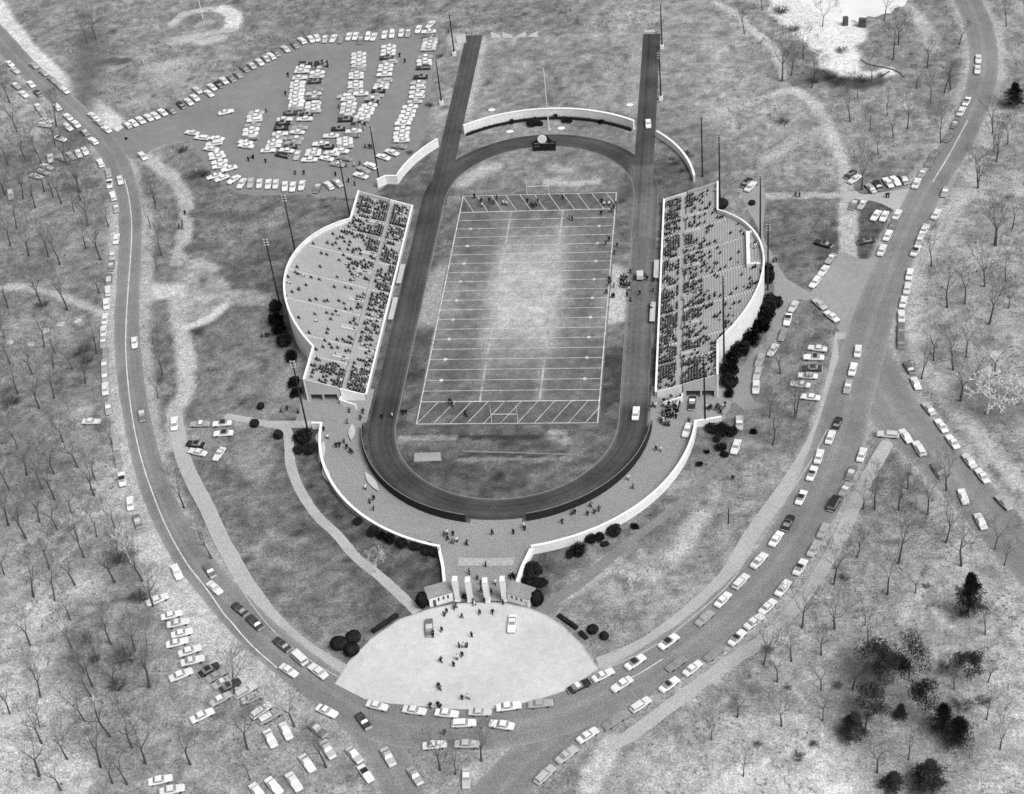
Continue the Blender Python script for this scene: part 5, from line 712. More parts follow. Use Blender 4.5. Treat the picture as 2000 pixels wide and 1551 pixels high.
for k in range(-8, 9, 2):
    for s in (-1, 1):
        obj("yard_marker", disc_me, field, (s * 19.9, k * 5 * YD, 0.024))

# jumping pits, runways and throwing circles
sheet("jump_pit", PIT, 0.012, M["sand"])
circ = [(1.25 * math.cos(t * math.pi / 7), 0.95 * math.sin(t * math.pi / 7)) for t in range(14)]
for cx_, cy_ in ((-20.6, 107.6), (26.5, 108.0), (-13.0, 93.2), (4.2, 94.3)):
    sheet("throwing_circle", [(cx_ + a, cy_ + b) for a, b in circ], 0.03, M["white_paint"])
sheet("runway", [(-10.6, -66.0), (20.4, -67.6), (20.4, -67.1), (-10.6, -65.5)], 0.013, M["walk_dim"])

# ------------------------------------------------------------------ walls
def wall(name, pts, h, thick, mat, label, cat="wall", group=None, cop=True, cop_mat=None):
    root = bpy.data.objects.new(name, None)
    col.objects.link(root)
    tag(root, label, cat, group)
    mb, cb = MB(), MB()
    P = [Vector((p[0], p[1], 0)) for p in pts]

    def nrm(i):
        t = (P[min(i + 1, len(P) - 1)] - P[max(i - 1, 0)]).normalized()
        return Vector((-t.y, t.x, 0))
    for m_, w_, z0, z1 in ((mb, thick, 0, h), (cb, thick + 0.16, h + 0.002, h + 0.15)):
        k = len(P)
        vs = []
        for i in range(k):
            n = nrm(i) * (w_ / 2)
            for sgn, z in ((-1, z0), (1, z0), (1, z1), (-1, z1)):
                q = P[i] + n * sgn
                vs.append((q.x, q.y, z))
        fs = []
        for i in range(k - 1):
            for j in range(4):
                fs.append((4 * i + j, 4 * i + (j + 1) % 4, 4 * (i + 1) + (j + 1) % 4, 4 * (i + 1) + j))
        fs += [(3, 2, 1, 0), tuple(4 * (k - 1) + j for j in range(4))]
        m_.add(vs, fs)
    mb.build("wall_face", mat, root)
    if cop:
        cb.build("coping", cop_mat or M["white_wall"], root)
    return root


def arc(cx_, cy_, r, a0, a1, n=28):
    return [(cx_ + r * math.cos(math.radians(a0 + (a1 - a0) * i / n)), cy_ + r * math.sin(math.radians(a0 + (a1 - a0) * i / n))) for i in range(n + 1)]


wall("stadium_wall", arc(0, CY, 50.4, 356.5, 282.5), 2.6, 0.55, M["white_wall"], "long curved white wall sweeping right from the gates below the track", group="curved stadium walls")
wall("stadium_wall", arc(0, CY, 50.0, 182.5, 256.5), 1.9, 0.55, M["ivy_wall"], "long curved wall sweeping left from the gates, half overgrown outside", group="curved stadium walls")
wall("stadium_wall", arc(0, 54, 49.0, 42.5, 7, 18), 2.2, 0.6, M["white_wall"], "curved pale wall behind the track near the right grandstand’s far end", group="curved stadium walls")
wall("stadium_wall", arc(0, 54, 47.6, 126.6, 53.2), 3.3, 0.7, M["white_wall"], "long curved white wall at the far end behind the flagpole", group="curved stadium walls")
wall("stadium_wall", arc(0, 54, 47.6, 139.5, 169, 14) + [(-50.5, 63.3), (-53.0, 61.0)], 3.0, 0.6, M["white_wall"], "curved white wall hooking round the left grandstand’s far end", group="curved stadium walls")
wall("neck_wall", [(-12.0, -102.6), (-10.2, -109), (-8.9, -115.6)], 1.5, 0.6, M["white_wall"], "short straight wall from the left curved wall to the left gatehouse", group="walls of the gate neck")
wall("neck_wall", [(11.0, -103.2), (9.4, -109), (8.3, -115.6)], 1.8, 0.8, M["white_wall"], "short straight wall from the right curved wall to the right gatehouse", group="walls of the gate neck")
wall("return_wall", [(-52.6, -56.4), (-49.9, -56.4)], 2.0, 0.5, M["white_wall"], "short pale wall stub below the left grandstand corner", group="corner wall stubs")
wall("return_wall", [(50.2, -56.8), (57.0, -55.2)], 2.0, 0.5, M["white_wall"], "pale wall stub below the right grandstand corner beside the pole", group="corner wall stubs")
for i, pe in enumerate(POND_EDGE):
    wall("stone_edging", [(p.x, p.y) for p in catmull(pe, 2.0)], 0.35, 0.35, M["wet_stone"], ("low dark stone edging curving under the pale pond bed", "low dark stone edging running right of the pale pond bed")[i], "edging", cop=False)
for i, (x, y) in enumerate(PIERS):
    root = obj("stone_pier", None, None, (x, y, 0), 0.25 - 0.5 * i)
    tag(root, ("narrower dark stone pier on the bright pond shore", "broader dark stone pier on the bright pond shore")[i], "pier")
    mb = MB()
    wd_ = (1.7, 2.7)[i]
    mb.box((0, 0, 1.4), (wd_, 1.6, 2.8), taper=0.9)
    mb.build("pier_block", M["dark_stone"], root)
    mb = MB()
    mb.box((0, 0, 2.95), (wd_ * 0.98, 1.65, 0.3))
    mb.build("pier_cap", M["dark_stone"], root)


def track_fence(a0, a1, label):
    root = obj("track_fence", None)
    tag(root, label, "fence", "dark fences round the near bend")
    r = 38.7
    n = 34
    post = MB()
    post.box((0, 0, 1.25), (0.16, 0.16, 2.5))
    pme = post.mesh("post", M["pole"])
    board = MB()
    L = 2 * r * math.sin(math.radians((a1 - a0) / n) / 2)
    for q in range(5):
        board.box((0, 0, 0.26 + q * 0.47), (L * 0.995, 0.07, 0.455))
    bme = board.mesh("panel", M["dark_fence"])
    rail = MB()
    for i in range(n + 1):
        a = math.radians(a0 + (a1 - a0) * i / n)
        obj("post", pme, root, (r * math.cos(a), CY + r * math.sin(a), 0), a)
        if i < n:
            am = math.radians(a0 + (a1 - a0) * (i + 0.5) / n)
            obj("panel", bme, root, ((r + 0.13) * math.cos(am), CY + (r + 0.13) * math.sin(am), 0), am + math.pi / 2)
            b = math.radians(a0 + (a1 - a0) * (i + 1) / n)
            rail.bar((r * math.cos(a), CY + r * math.sin(a), 2.503), (r * math.cos(b), CY + r * math.sin(b), 2.503), 0.16, 0.1)
    rail.build("top_rail", M["rail"], root)


track_fence(184, 260, "dark curved fence along the left half of the track’s near bend")
track_fence(283, 356, "dark curved fence along the right half of the track’s near bend")

# ------------------------------------------------------------------ grandstands
X0, XE, XW0, XW1 = 39.7, 56.0, 44.5, 46.0
ARC_C, ARC_R, ARC_Y = 24.4, 44.6, 1.0
YN, YF = -44.6, 47.6
AISLES = [35.3, 27.6, 15.6, 2.0, -11.0, -25.2, -33.2]
TREAD = 0.76


def zd(x):
    return 1.2 + 0.34 * (x - X0)


def ylim(x):
    if x <= XE:
        return YN, YF
    h = math.sqrt(max(ARC_R ** 2 - (x - ARC_C) ** 2, 0.0))
    return max(YN, ARC_Y - h), min(YF, ARC_Y + h)


SEATS = {-1: [], 1: []}


def grandstand(s, label):
    root = obj("grandstand", None)
    tag(root, label, "grandstand", "concrete grandstands either side of the field")
    deck = MB()

    def bx(m_, x0, x1, y0, y1, z0, z1):
        a, b = sorted((s * x0, s * x1))
        m_.box(((a + b) / 2, (y0 + y1) / 2, (z0 + z1) / 2), (b - a, y1 - y0, z1 - z0))
    i = 0
    x = X0
    bench_cache = {}
    while x < 68.6:
        y0, y1 = ylim(x + TREAD * 0.8)
        y0 += 0.3
        y1 -= 0.3
        if y1 - y0 < 2:
            break
        z = zd(x)
        if XW0 <= x < XW1:
            z = zd(XW0)
        bx(deck, x, x + TREAD, y0, y1, z - 0.55, z)
        if not (XW0 - 0.2 <= x < XW1):
            cuts = sorted([y0] + [c for c in AISLES if y0 + 1 < c < y1 - 1] + [y1])
            for c0, c1 in zip(cuts[:-1], cuts[1:]):
                b0, b1 = c0 + 0.6, c1 - 0.6
                if b1 - b0 < 1:
                    continue
                key = round(b1 - b0, 2)
                if key not in bench_cache:
                    mb = MB()
                    mb.box((0, 0, -0.11), (0.40, key, 0.20), taper=1.0)
                    mb.box((0, 0, 0.014), (0.44, key + 0.02, 0.045))
                    bench_cache[key] = mb.mesh("bench", M["bench"])
                obj("bench", bench_cache[key], root, (s * (x + 0.5), (b0 + b1) / 2, z + 0.22))
                SEATS[s].append((x + 0.5, b0 + 0.2, b1 - 0.2, z + 0.27))
        x += TREAD
        i += 1
    deck.build("deck", M["deck"], root)
    for c in AISLES:
        for lo_x, hi_x in ((X0, XW0), (XW1, 68.4)):
            mb = MB()
            x = X0
            while x < 68.4:
                y0, y1 = ylim(x + TREAD)
                if y0 + 1 < c < y1 - 1 and lo_x <= x < hi_x:
                    bx(mb, x, x + TREAD * 0.5, c - 0.42, c + 0.42, zd(x) - 0.1, zd(x) + 0.13)
                    bx(mb, x + TREAD * 0.5, x + TREAD, c - 0.40, c + 0.40, zd(x) - 0.1, zd(x) + 0.012)
                x += TREAD
            if mb.v:
                mb.build("aisle_stair", M["stair"], root)
    # front wall with its coping
    mb = MB()
    bx(mb, X0 - 0.35, X0 - 0.003, YN, YF, 0, 1.9)
    mb.build("front_wall", M["grey_wall"], root)
    mb = MB()
    bx(mb, X0 - 0.45, X0 + 0.12, YN - 0.05, YF + 0.05, 1.903, 2.06)
    mb.build("front_coping", M["white_wall"], root)
    # outer wall following the bowed back
    line = [(XE, YN - 0.2)]
    h = math.sqrt(ARC_R ** 2 - (XE - ARC_C) ** 2)
    a0 = math.degrees(math.atan2(-h, XE - ARC_C))
    line += arc(ARC_C, ARC_Y, ARC_R, a0, -a0, 40)
    line += [(XE, YF + 0.2)]
    mb, cb = MB(), MB()
    for (xa, ya), (xb, yb) in zip(line[:-1], line[1:]):
        for m_, half, lo, hi in ((mb, 0.2, None, 1.0), (cb, 0.28, 1.003, 1.14)):
            d = Vector((xb - xa, yb - ya, 0)).normalized()
            n = Vector((-d.y, d.x, 0)) * half
            e = d * 0.05
            vs = []
            for (px, py), sg in (((xa, ya), -1), ((xb, yb), 1)):
                for k_ in (-1, 1):
                    qx, qy = px + n.x * k_ + e.x * sg, py + n.y * k_ + e.y * sg
                    zt = zd(px)
                    vs.append((s * qx, qy, 0 if lo is None else zt + lo))
                    vs.append((s * qx, qy, zt + hi))
            m_.add(vs, [(0, 1, 5, 4), (3, 2, 6, 7), (1, 3, 7, 5), (2, 0, 4, 6), (0, 2, 3, 1), (4, 5, 7, 6)] if s > 0 else
                   [(4, 5, 1, 0), (7, 6, 2, 3), (5, 7, 3, 1), (6, 4, 0, 2), (1, 3, 2, 0), (6, 7, 5, 4)])
    mb.build("outer_wall", M["white_wall"], root)
    cb.build("outer_coping", M["white_wall"], root)
    # near end wall on piers over dark bays
    for yy, inner in ((YN - 0.25, YN + 0.15), (YF - 0.15, YF + 0.25)):
        mb = MB()
        pts = [(s * 46.8, 2.3), (s * 55.75, 2.3), (s * 55.75, zd(55.75) + 0.9), (s * 46.8, zd(46.8) + 0.9)]
        mb.wall_xz(pts if s < 0 else pts[::-1], yy, inner)
        mb.build("end_wall", M["grey_wall"], root)
        for px, pw in ((47.2, 0.8), (51.6, 0.5), (55.4, 0.7)):
            mb = MB()
            bx(mb, px - pw / 2, px + pw / 2, yy + 0.02, inner - 0.02, 0, 2.298)
            mb.build("pier", M["grey_wall"], root)
        mb = MB()
        pts = [(s * (X0 + 0.2), 0), (s * 46.5, 0), (s * 46.5, zd(46.5) + 0.75), (s * (X0 + 0.2), zd(X0 + 0.2) + 0.75)]
        mb.wall_xz(pts if s < 0 else pts[::-1], yy + 0.05, inner - 0.05)
        mb.build("low_end_wall", M["white_wall"], root)
    mb = MB()
    a = (s * 46.6, -46.4)
    b = (s * 41.8, -48.6)
    mb.bar((a[0], a[1], 0.0), (b[0], b[1], 0.0), 0.4, 1.7)
    mb.bar((s * 46.6, -46.4, 0), (s * 46.6, -45.0, 0), 0.4, 1.7)
    mb.build("ramp_wall", M["white_wall"], root)
    # stair blocks rising from the cross walk
    for yb in (34.4, 26.3, 18.0, 8.6, -5.2, -18.4, -31.4):
        mb = MB()
        for sy in (-0.62, 0.62):
            pts = [(s * 46.1, zd(46.1) + 0.02), (s * 50.6, zd(50.6) + 0.02), (s * 50.6, zd(50.6) + 0.75), (s * 46.1, zd(46.1) + 0.95)]
            mb.wall_xz(pts if s < 0 else pts[::-1], yb + sy - 0.12, yb + sy + 0.12)
        for q in range(6):
            xs_ = 46.3 + q * 0.72
            bx(mb, xs_, xs_ + 0.70, yb - 0.5, yb + 0.5, zd(xs_) - 0.1, zd(xs_) + 0.52)
        mb.build("stair_block", M["stair"], root)
    if s > 0:
        mb = MB()
        bx(mb, 65.3, 67.7, 1.0, 16.0, zd(64.6), zd(65.2) + 0.35)
        mb.build("press_floor", M["junction"], root)
        mb = MB()
        zt = zd(65.2)
        bx(mb, 64.2, 65.28, 0.2, 16.6, zt - 0.9, zt + 0.95)
        bx(mb, 65.3, 68.2, 0.2, 0.9, zt - 0.9, zt + 1.1)
        bx(mb, 65.3, 66.9, 16.1, 16.6, zt - 0.9, zt + 1.1)
        bx(mb, 66.4, 67.7, 9.9, 10.2, zt + 0.36, zt + 1.0)
        mb.build("press_parapet", M["white_wall"], root)
    return root


grandstand(-1, "left grandstand, concrete with a bowed back and mostly empty upper rows")
grandstand(1, "right grandstand, concrete with a bowed bright outer wall")

# team benches along the front walls
def dugout(x, y, ln, label, s):
    root = obj("team_bench", None, None, (x, y, 0))
    tag(root, label, "bench", "team benches at the grandstand fronts")
    mb = MB()
    mb.box((0, 0, 1.25), (1.5, ln, 0.1))
    mb.build("canopy", M["grey_wall"], root)
    mb = MB()
    mb.box((s * 0.62, 0, 0.62), (0.1, ln * 0.98, 1.15))
    mb.build("back_panel", M["grey_wall"], root)
    mb = MB()
    mb.box((-s * 0.1, 0, 0.42), (0.4, ln * 0.94, 0.08))
    for q in (-0.45, 0, 0.45):
        mb.box((-s * 0.1, q * ln, 0.19), (0.3, 0.1, 0.37))
    mb.build("seat", M["bench"], root)


dugout(38.1, 12.0, 9.0, "pale covered bench at the right grandstand front, far one", 1)
dugout(37.6, -8.5, 9.0, "pale covered bench at the right grandstand front, near one", 1)
dugout(-38.2, 12.0, 9.5, "pale covered bench at the left grandstand front, far one", -1)
dugout(-38.0, -5.0, 10.5, "pale covered bench at the left grandstand front, near one", -1)

# equipment cart on the right straight
root = obj("equipment_cart", None, None, (33.4, 9.3, 0), 0.05)
tag(root, "pale boxy equipment cart on the track by the right sideline", "cart")
mb = MB()
mb.box((0, 0, 1.15), (2.0, 2.9, 1.3), taper=0.94)
mb.build("box_body", PAINT["l"], root)
mb = MB()
mb.box((0, 0, 0.42), (1.9, 3.1, 0.14))
mb.bar((0, -1.5, 0.4), (0, -2.6, 0.4), 0.12, 0.1)
mb.build("chassis", M["black"], root)
for sx in (-1, 1):
    for sy in (-0.8, 0.8):
        mb = MB()
        mb.tube((sx * 0.9, sy, 0.34), (sx * 1.12, sy, 0.34), 0.34, 0.34, 12)
        mb.build("wheel", M["tyre"], root)

# ------------------------------------------------------------------ gatehouses and pylons
def gatehouse(sx, label):
    fx0, fy0 = sx * 11.9, -121.1
    fx1, fy1 = sx * 6.5, -118.9
    ang = math.atan2(fy1 - fy0, fx1 - fx0)
    L = math.hypot(fx1 - fx0, fy1 - fy0)
    ang_b = ang if sx < 0 else ang - math.pi
    root = obj("gatehouse", None, None, ((fx0 + fx1) / 2, (fy0 + fy1) / 2, 0), ang_b)
    tag(root, label, "gatehouse", "white ticket gatehouses")
    D, Hh = 3.3, 3.0
    mb = MB()
    mb.box((0, D / 2, Hh / 2), (L, D, Hh))
    mb.build("wall", M["white_wall"], root)
    mb = MB()
    o_ = 0.25
    vs = [(-L / 2 - o_, -0.12, Hh + 0.02), (L / 2 + o_, -0.12, Hh + 0.02), (L / 2 + o_, D + 0.2, Hh + 0.45), (-L / 2 - o_, D + 0.2, Hh + 0.45),
          (-L / 2 - o_, -0.12, Hh + 0.2), (L / 2 + o_, -0.12, Hh + 0.2), (L / 2 + o_, D + 0.2, Hh + 0.65), (-L / 2 - o_, D + 0.2, Hh + 0.65)]
    mb.add(vs, [(3, 2, 1, 0), (4, 5, 6, 7), (0, 1, 5, 4), (1, 2, 6, 5), (2, 3, 7, 6), (3, 0, 4, 7)])
    mb.build("roof", M["roofing"], root)
    slots = (-0.6, 0.6, 1.7) if sx < 0 else (-1.6, -0.4, 0.9)
    for q in slots:
        mb = MB()
        mb.box((q, -0.02, 2.0), (0.42, 0.06, 0.95))
        w_ = mb.build("window", M["opening"], root)
        mb = MB()
        mb.box((q, -0.05, 1.47), (0.6, 0.12, 0.08))
        mb.build("sill", M["grey_wall"], w_)
    mb = MB()
    mb.box((-1.7 if sx < 0 else 2.1, -0.02, 1.05), (0.75, 0.06, 2.1))
    d_ = mb.build("door", M["dark_stone"] if sx < 0 else M["grey_wall"], root)
    mb = MB()
    mb.box((-1.45 if sx < 0 else 2.35, -0.08, 1.05), (0.08, 0.06, 0.12))
    mb.build("handle", M["chrome"], d_)


gatehouse(-1, "left white gatehouse with grey roof beside the entrance pylons")
gatehouse(1, "right white gatehouse with grey roof beside the entrance pylons")
for i, (x, y) in enumerate(((-5.6, -118.6), (-2.5, -118.8), (1.6, -119.0), (5.7, -118.5))):
    root = obj("gate_pylon", None, None, (x, y, 0))
    tag(root, ordinal(i + 1) + " tall white gate pylon from the left at the entrance", "pylon", "white gate pylons")
    mb = MB()
    mb.box((0, 0.3, 3.45), (1.15, 1.7, 6.9), taper=0.97)
    mb.build("shaft", M["white_paint"], root)
    mb = MB()
    mb.box((0, 0.3, 6.98), (1.18, 1.75, 0.16))
    mb.build("cap", M["white_paint"], root)
    mb = MB()
    mb.box((0, 0.3, 0.15), (1.4, 1.95, 0.3))
    mb.build("plinth", M["white_wall"], root)

# ------------------------------------------------------------------ floodlight poles, flagpole, goals, scoreboard
def light_pole(x, y, h, label, base=False, face=0.0):
    root = obj("light_pole", None, None, (x, y, 0), face)
    tag(root, label, "light pole", "floodlight poles round the stadium")
    mb = MB()
    mb.tube((0, 0, 0), (0, 0, h), 0.27, 0.18, 8)
    mb.build("pole", M["pole"], root)
    for q in range(3):
        zz = h - 0.3 - q * 0.9
        mb = MB()
        mb.box((0, 0.12, zz), (1.5, 0.12, 0.14))
        arm = mb.build("crossarm", M["rail"], root)
        for k_ in (-0.6, -0.2, 0.2, 0.6):
            mb = MB()
            mb.tube((k_, -0.12, zz - 0.12), (k_, 0.12, zz + 0.2), 0.2, 0.1, 8)
            mb.build("lamp", M["lamp_glass"], arm)
    if base:
        mb = MB()
        mb.box((0, 0, 0.7), (1.35, 1.35, 1.4), taper=0.9)
        mb.build("base_block", M["white_paint"], root)


for x, y, h, base, lb in (
        (-38.2, 146.5, 16.6, True, "dark floodlight pole on a white block, furthest left of the far field"),
        (-38.5, 112.2, 17.2, True, "dark floodlight pole on a white block, left chute’s nearer one"),
        (36.4, 146.1, 17.0, True, "dark floodlight pole on a white block, furthest right of the far field"),
        (36.9, 110.6, 18.0, True, "dark floodlight pole on a white block, right chute’s nearer one"),
        (-52.6, 62.8, 22.4, False, "dark floodlight pole by the curved wall left of the track"),
        (-59.0, 43.0, 22.2, False, "dark floodlight pole behind the left grandstand’s far end"),
        (-72.6, 23.2, 23.0, False, "dark floodlight pole behind the left grandstand’s bowed back, far one"),
        (-73.4, 0.5, 23.0, False, "dark floodlight pole behind the left grandstand’s bowed back, near one"),
        (-53.9, -57.0, 24.2, False, "dark floodlight pole at the left grandstand’s near corner"),
        (51.2, 62.4, 21.9, False, "dark floodlight pole behind the right far curved wall"),
        (56.6, 50.0, 22.6, False, "dark floodlight pole behind the right grandstand’s far end"),
        (68.5, 26.0, 23.0, False, "dark floodlight pole behind the right grandstand’s bowed back, far one"),
        (70.2, 2.4, 23.0, False, "dark floodlight pole behind the right grandstand’s bowed back, near one"),
        (57.7, -32.0, 30.4, False, "tallest floodlight pole, rising before the right bright outer wall"),
        (52.7, -56.0, 23.4, False, "dark floodlight pole at the right grandstand’s near corner")):
    light_pole(x, y, h, lb, base, math.atan2(-x, y) * 0.0)
# short street lamps beside the right road
for x, y, h, lb in ((58.6, -92.8, 5.5, "short dark post beside the lower right path"),):
    root = obj("lamp_post", None, None, (x, y, 0))
    tag(root, lb, "post")
    mb = MB()
    mb.tube((0, 0, 0), (0, 0, h), 0.16, 0.12, 8)
    mb.build("post_shaft", M["pole"], root)
    mb = MB()
    mb.box((0, 0, h + 0.15), (0.35, 0.35, 0.3))
    mb.build("lantern", M["rail"], root)

root = obj("flagpole", None, None, (0.1, 93.6, 0))
tag(root, "tall white flagpole before the far curved wall", "flagpole")
mb = MB()
mb.tube((0, 0, 0.3), (0, 0, 22.8), 0.19, 0.10, 8)
mb.build("pole", M["white_paint"], root)
mb = MB()
mb.tube((0, 0, 0), (0, 0, 0.4), 0.7, 0.6, 10)
mb.build("base", M["walk"], root)
mb = MB()
mb.tube((0, 0, 22.8), (0, 0, 23.1), 0.16, 0.06, 8)
mb.build("finial", M["white_paint"], root)

for yy, lb in ((54.9, "white goalposts in front of the far end zone"), (-54.6, "white goalposts standing in the near end zone")):
    root = obj("goalposts", None, None, (-0.4, yy, 0))
    tag(root, lb, "goalposts", "goalposts at either end of the field")
    for s in (-1, 1):
        mb = MB()
        mb.tube((s * 3.5, 0, 0), (s * 3.5, 0, 6.1), 0.07, 0.06, 8)
        mb.build("upright", M["white_paint"], root)
    mb = MB()
    mb.tube((-3.4, 0, 3.05), (3.4, 0, 3.05), 0.07, 0.07, 8)
    mb.build("crossbar", M["white_paint"], root)

root = obj("scoreboard", None, None, (-0.4, 80.4, 0))
tag(root, "black scoreboard topped by a white clock disc at the far bend", "scoreboard")
mb = MB()
mb.box((0, 0, 1.95), (7.7, 0.5, 3.1))
mb.build("board", M["black"], root)
mb = MB()
mb.wall_xz([(-3.0, 3.52), (2.9, 3.52), (1.2, 5.6), (-1.2, 5.6)], 0.0, 0.3)
mb.build("clock_backing", M["black"], root)
mb = MB()
mb.tube((-0.4, -0.32, 4.6), (-0.4, -0.02, 4.6), 1.5, 1.5, 24)
mb.build("clock_disc", M["white_paint"], root)
for x, z, w_, h_ in ((-2.3, 3.05, 1.5, 0.34), (-2.4, 2.0, 1.9, 0.16), (0.9, 3.05, 1.5, 0.34), (2.45, 3.1, 0.5, 0.36), (3.15, 3.1, 0.5, 0.36)):
    mb = MB()
    mb.box((x, -0.27, z), (w_, 0.03, h_))
    mb.build("score_panel", M["rail"], root)
for s in (-1, 1):
    mb = MB()
    mb.box((s * 3.2, 0.1, 0.2), (0.25, 0.25, 0.4))
    mb.build("leg", M["black"], root)

# white triangular boards at the far end of the infield
for i, (a, b) in enumerate(PANELS):
    root = obj("triangle_board", None, None, (a[0], a[1], 0), math.atan2(b[1] - a[1], b[0] - a[0]))
    tag(root, ordinal(i + 1) + " white triangular board from the left at the far end", "board", "white triangular boards")
    L = math.hypot(b[0] - a[0], b[1] - a[1])
    mb = MB()
    pts = [(0, 0.05), (L, 0.05), (L * 0.62, 1.3), (0, 2.3)] if i < 2 else [(0, 0.05), (L, 0.05), (L, 2.4), (L * 0.38, 1.2)]
    mb.wall_xz(pts, -0.05, 0.05)
    mb.build("panel", M["white_paint"], root)
    mb = MB()
    for q in (0.12, 0.88):
        mb.bar((L * q, 0.07, 0.0), (L * q, 1.0, 0.0), 0.1, 0.1)
    mb.build("foot", M["pole"], root)
for x, y, wd_, ht, lb in ((-36.6, 155.5, 3.4, 3.6, "large white leaning board beside the far left pole"), (-37.2, 150.2, 1.9, 1.6, "small white board below the large one by the far left pole"), (31.6, 158.2, 3.6, 1.0, "low white barrier at the far end of the right chute")):
    root = obj("white_board", None, None, (x, y, 0))
    tag(root, lb, "board")
    mb = MB()
    mb.wall_xz([(-wd_ / 2, 0.1), (wd_ / 2, 0.1), (wd_ / 2, ht), (-wd_ / 2, ht * 0.8)], -0.06, 0.06)
    mb.build("panel", M["white_paint"], root)
    mb = MB()
    for q in (-0.35, 0.35):
        mb.bar((wd_ * q, 0.08, 0.0), (wd_ * q, 1.0, 0.0), 0.1, 0.12)
    mb.build("foot", M["pole"], root)

# lens-shaped slatted platforms stored along the concourse edges
for i, (a, b) in enumerate(SLATS):
    L = math.hypot(b[0] - a[0], b[1] - a[1])
    root = obj("slatted_platform", None, None, ((a[0] + b[0]) / 2, (a[1] + b[1]) / 2, 0), math.atan2(b[1] - a[1], b[0] - a[0]))
    tag(root, ("upper lens-shaped slatted platform against the left curved wall", "middle lens-shaped slatted platform against the left curved wall", "lower lens-shaped slatted platform against the left curved wall",
               "upper lens-shaped slatted platform beside the dark track fence", "lower lens-shaped slatted platform beside the dark track fence")[i], "platform", "lens-shaped platforms on the concourse")
    n = 14
    wd_ = 0.95
    top = [(-L / 2 + L * k / n, wd_ * math.sin(math.pi * k / n)) for k in range(n + 1)]
    poly = [(x, -y) for x, y in top] + [(x, y) for x, y in top[1:-1]][::-1]
    mb = MB()
    mb.prism(poly, 0.35, 0.5)
    mb.build("frame", M["grey_wall"], root)
    ns = 10
    for k in range(ns):
        x = -L / 2 + L * (k + 0.8) / (ns + 0.6)
        hw = wd_ * math.sin(math.pi * (x + L / 2) / L)
        mb = MB()
        mb.box((x, 0, 0.545), (L / ns * 0.62, 2 * hw * 0.96, 0.08))
        mb.build("slat", M["stair"], root)
    for sx in (-0.28, 0.28):
        mb = MB()
        mb.box((sx * L, 0, 0.175), (0.15, 0.8, 0.35))
        mb.build("trestle", M["pole"], root)

# foul pole by the ball diamond
root = obj("foul_pole", None, None, (-140.3, 182.0, 0))
tag(root, "thin pale pole standing beside the ball diamond", "pole")
mb = MB()
mb.tube((0, 0, 0), (0, 0, 8.5), 0.16, 0.14, 8)
mb.build("shaft", M["white_paint"], root)

# ------------------------------------------------------------------ vegetation
def bare_tree(seed, h, spread=1.0, fat=1.0):
    r = random.Random(seed)
    limbs, twigs = MB(), MB()

    def grow(p, d, ln, rad, depth):
        steps = 3 if depth < 2 else 2
        for _ in range(steps):
            jit = 0.045 if depth == 0 else 0.11
            d = (d + Vector((r.gauss(0, jit), r.gauss(0, jit), r.gauss(0.05, 0.05)))).normalized()
            q = p + d * (ln / steps)
            r1 = rad * 0.84
            if depth <= 2:
                limbs.tube(p, q, max(rad, 0.022), max(r1, 0.018), 6 if depth == 0 else 4, cap=False)
            else:
                twigs.tube(p, q, max(rad, 0.016) * fat, max(r1, 0.013) * fat, 3, cap=False)
            p, rad = q, r1
            for _t in range(2 if depth >= 1 else 0):
                side = (d + Vector((r.gauss(0, 0.8), r.gauss(0, 0.8), r.gauss(0.15, 0.3)))).normalized()
                t_end = p + side * ln * r.uniform(0.3, 0.6)
                twigs.tube(p, t_end, max(rad * 0.45, 0.016) * fat, 0.012 * fat, 3, cap=False)
        if depth < 5:
            n = r.choice((2, 3, 3)) if depth else r.choice((3, 4, 4))
            base = r.uniform(0, 6.28)
            for k in range(n):
                a = base + k * 2 * math.pi / n + r.uniform(-0.4, 0.4)
                tilt = r.uniform(0.25, 0.66) * spread
                o1 = d.orthogonal().normalized()
                o2 = d.cross(o1)
                nd = (d * math.cos(tilt) + (o1 * math.cos(a) + o2 * math.sin(a)) * math.sin(tilt)).normalized()
                grow(p, nd, ln * r.uniform(0.58, 0.8), rad * r.uniform(0.5, 0.68), depth + 1)
    grow(Vector((0, 0, -0.1)), Vector((r.gauss(0, 0.04), r.gauss(0, 0.04), 1)).normalized(), h * 0.42, h * 0.024, 0)
    return limbs, twigs


TREE_KIT = []
for k in range(9):
    li, tw = bare_tree(100 + k, 12.0, 0.85 + 0.12 * (k % 3), 0.9)
    TREE_KIT.append((li.mesh("trunk", M["bark"]), tw.mesh("crown", M["twig"])))
PALE_KIT = []
for k in range(2):
    li, tw = bare_tree(300 + k, 12.0, 1.35, (1.4, 4.5)[k])
    PALE_KIT.append((li.mesh("trunk", M["pale_bark"]), tw.mesh("crown", M["pale_bark"])))


def plant_tree(kit, x, y, h, label, group, name="bare_tree"):
    root = obj(name, None, None, (x, y, 0), RNG.uniform(0, 6.28))
    k = h / 12.0
    root.scale = (k * RNG.uniform(0.85, 1.05), k * RNG.uniform(0.85, 1.05), k)
    root.rotation_euler = (RNG.gauss(0, 0.03), RNG.gauss(0, 0.03), RNG.uniform(0, 6.28))
    tag(root, label, "tree", group)
    obj("trunk", kit[0], root)
    obj("crown", kit[1], root)
    return root


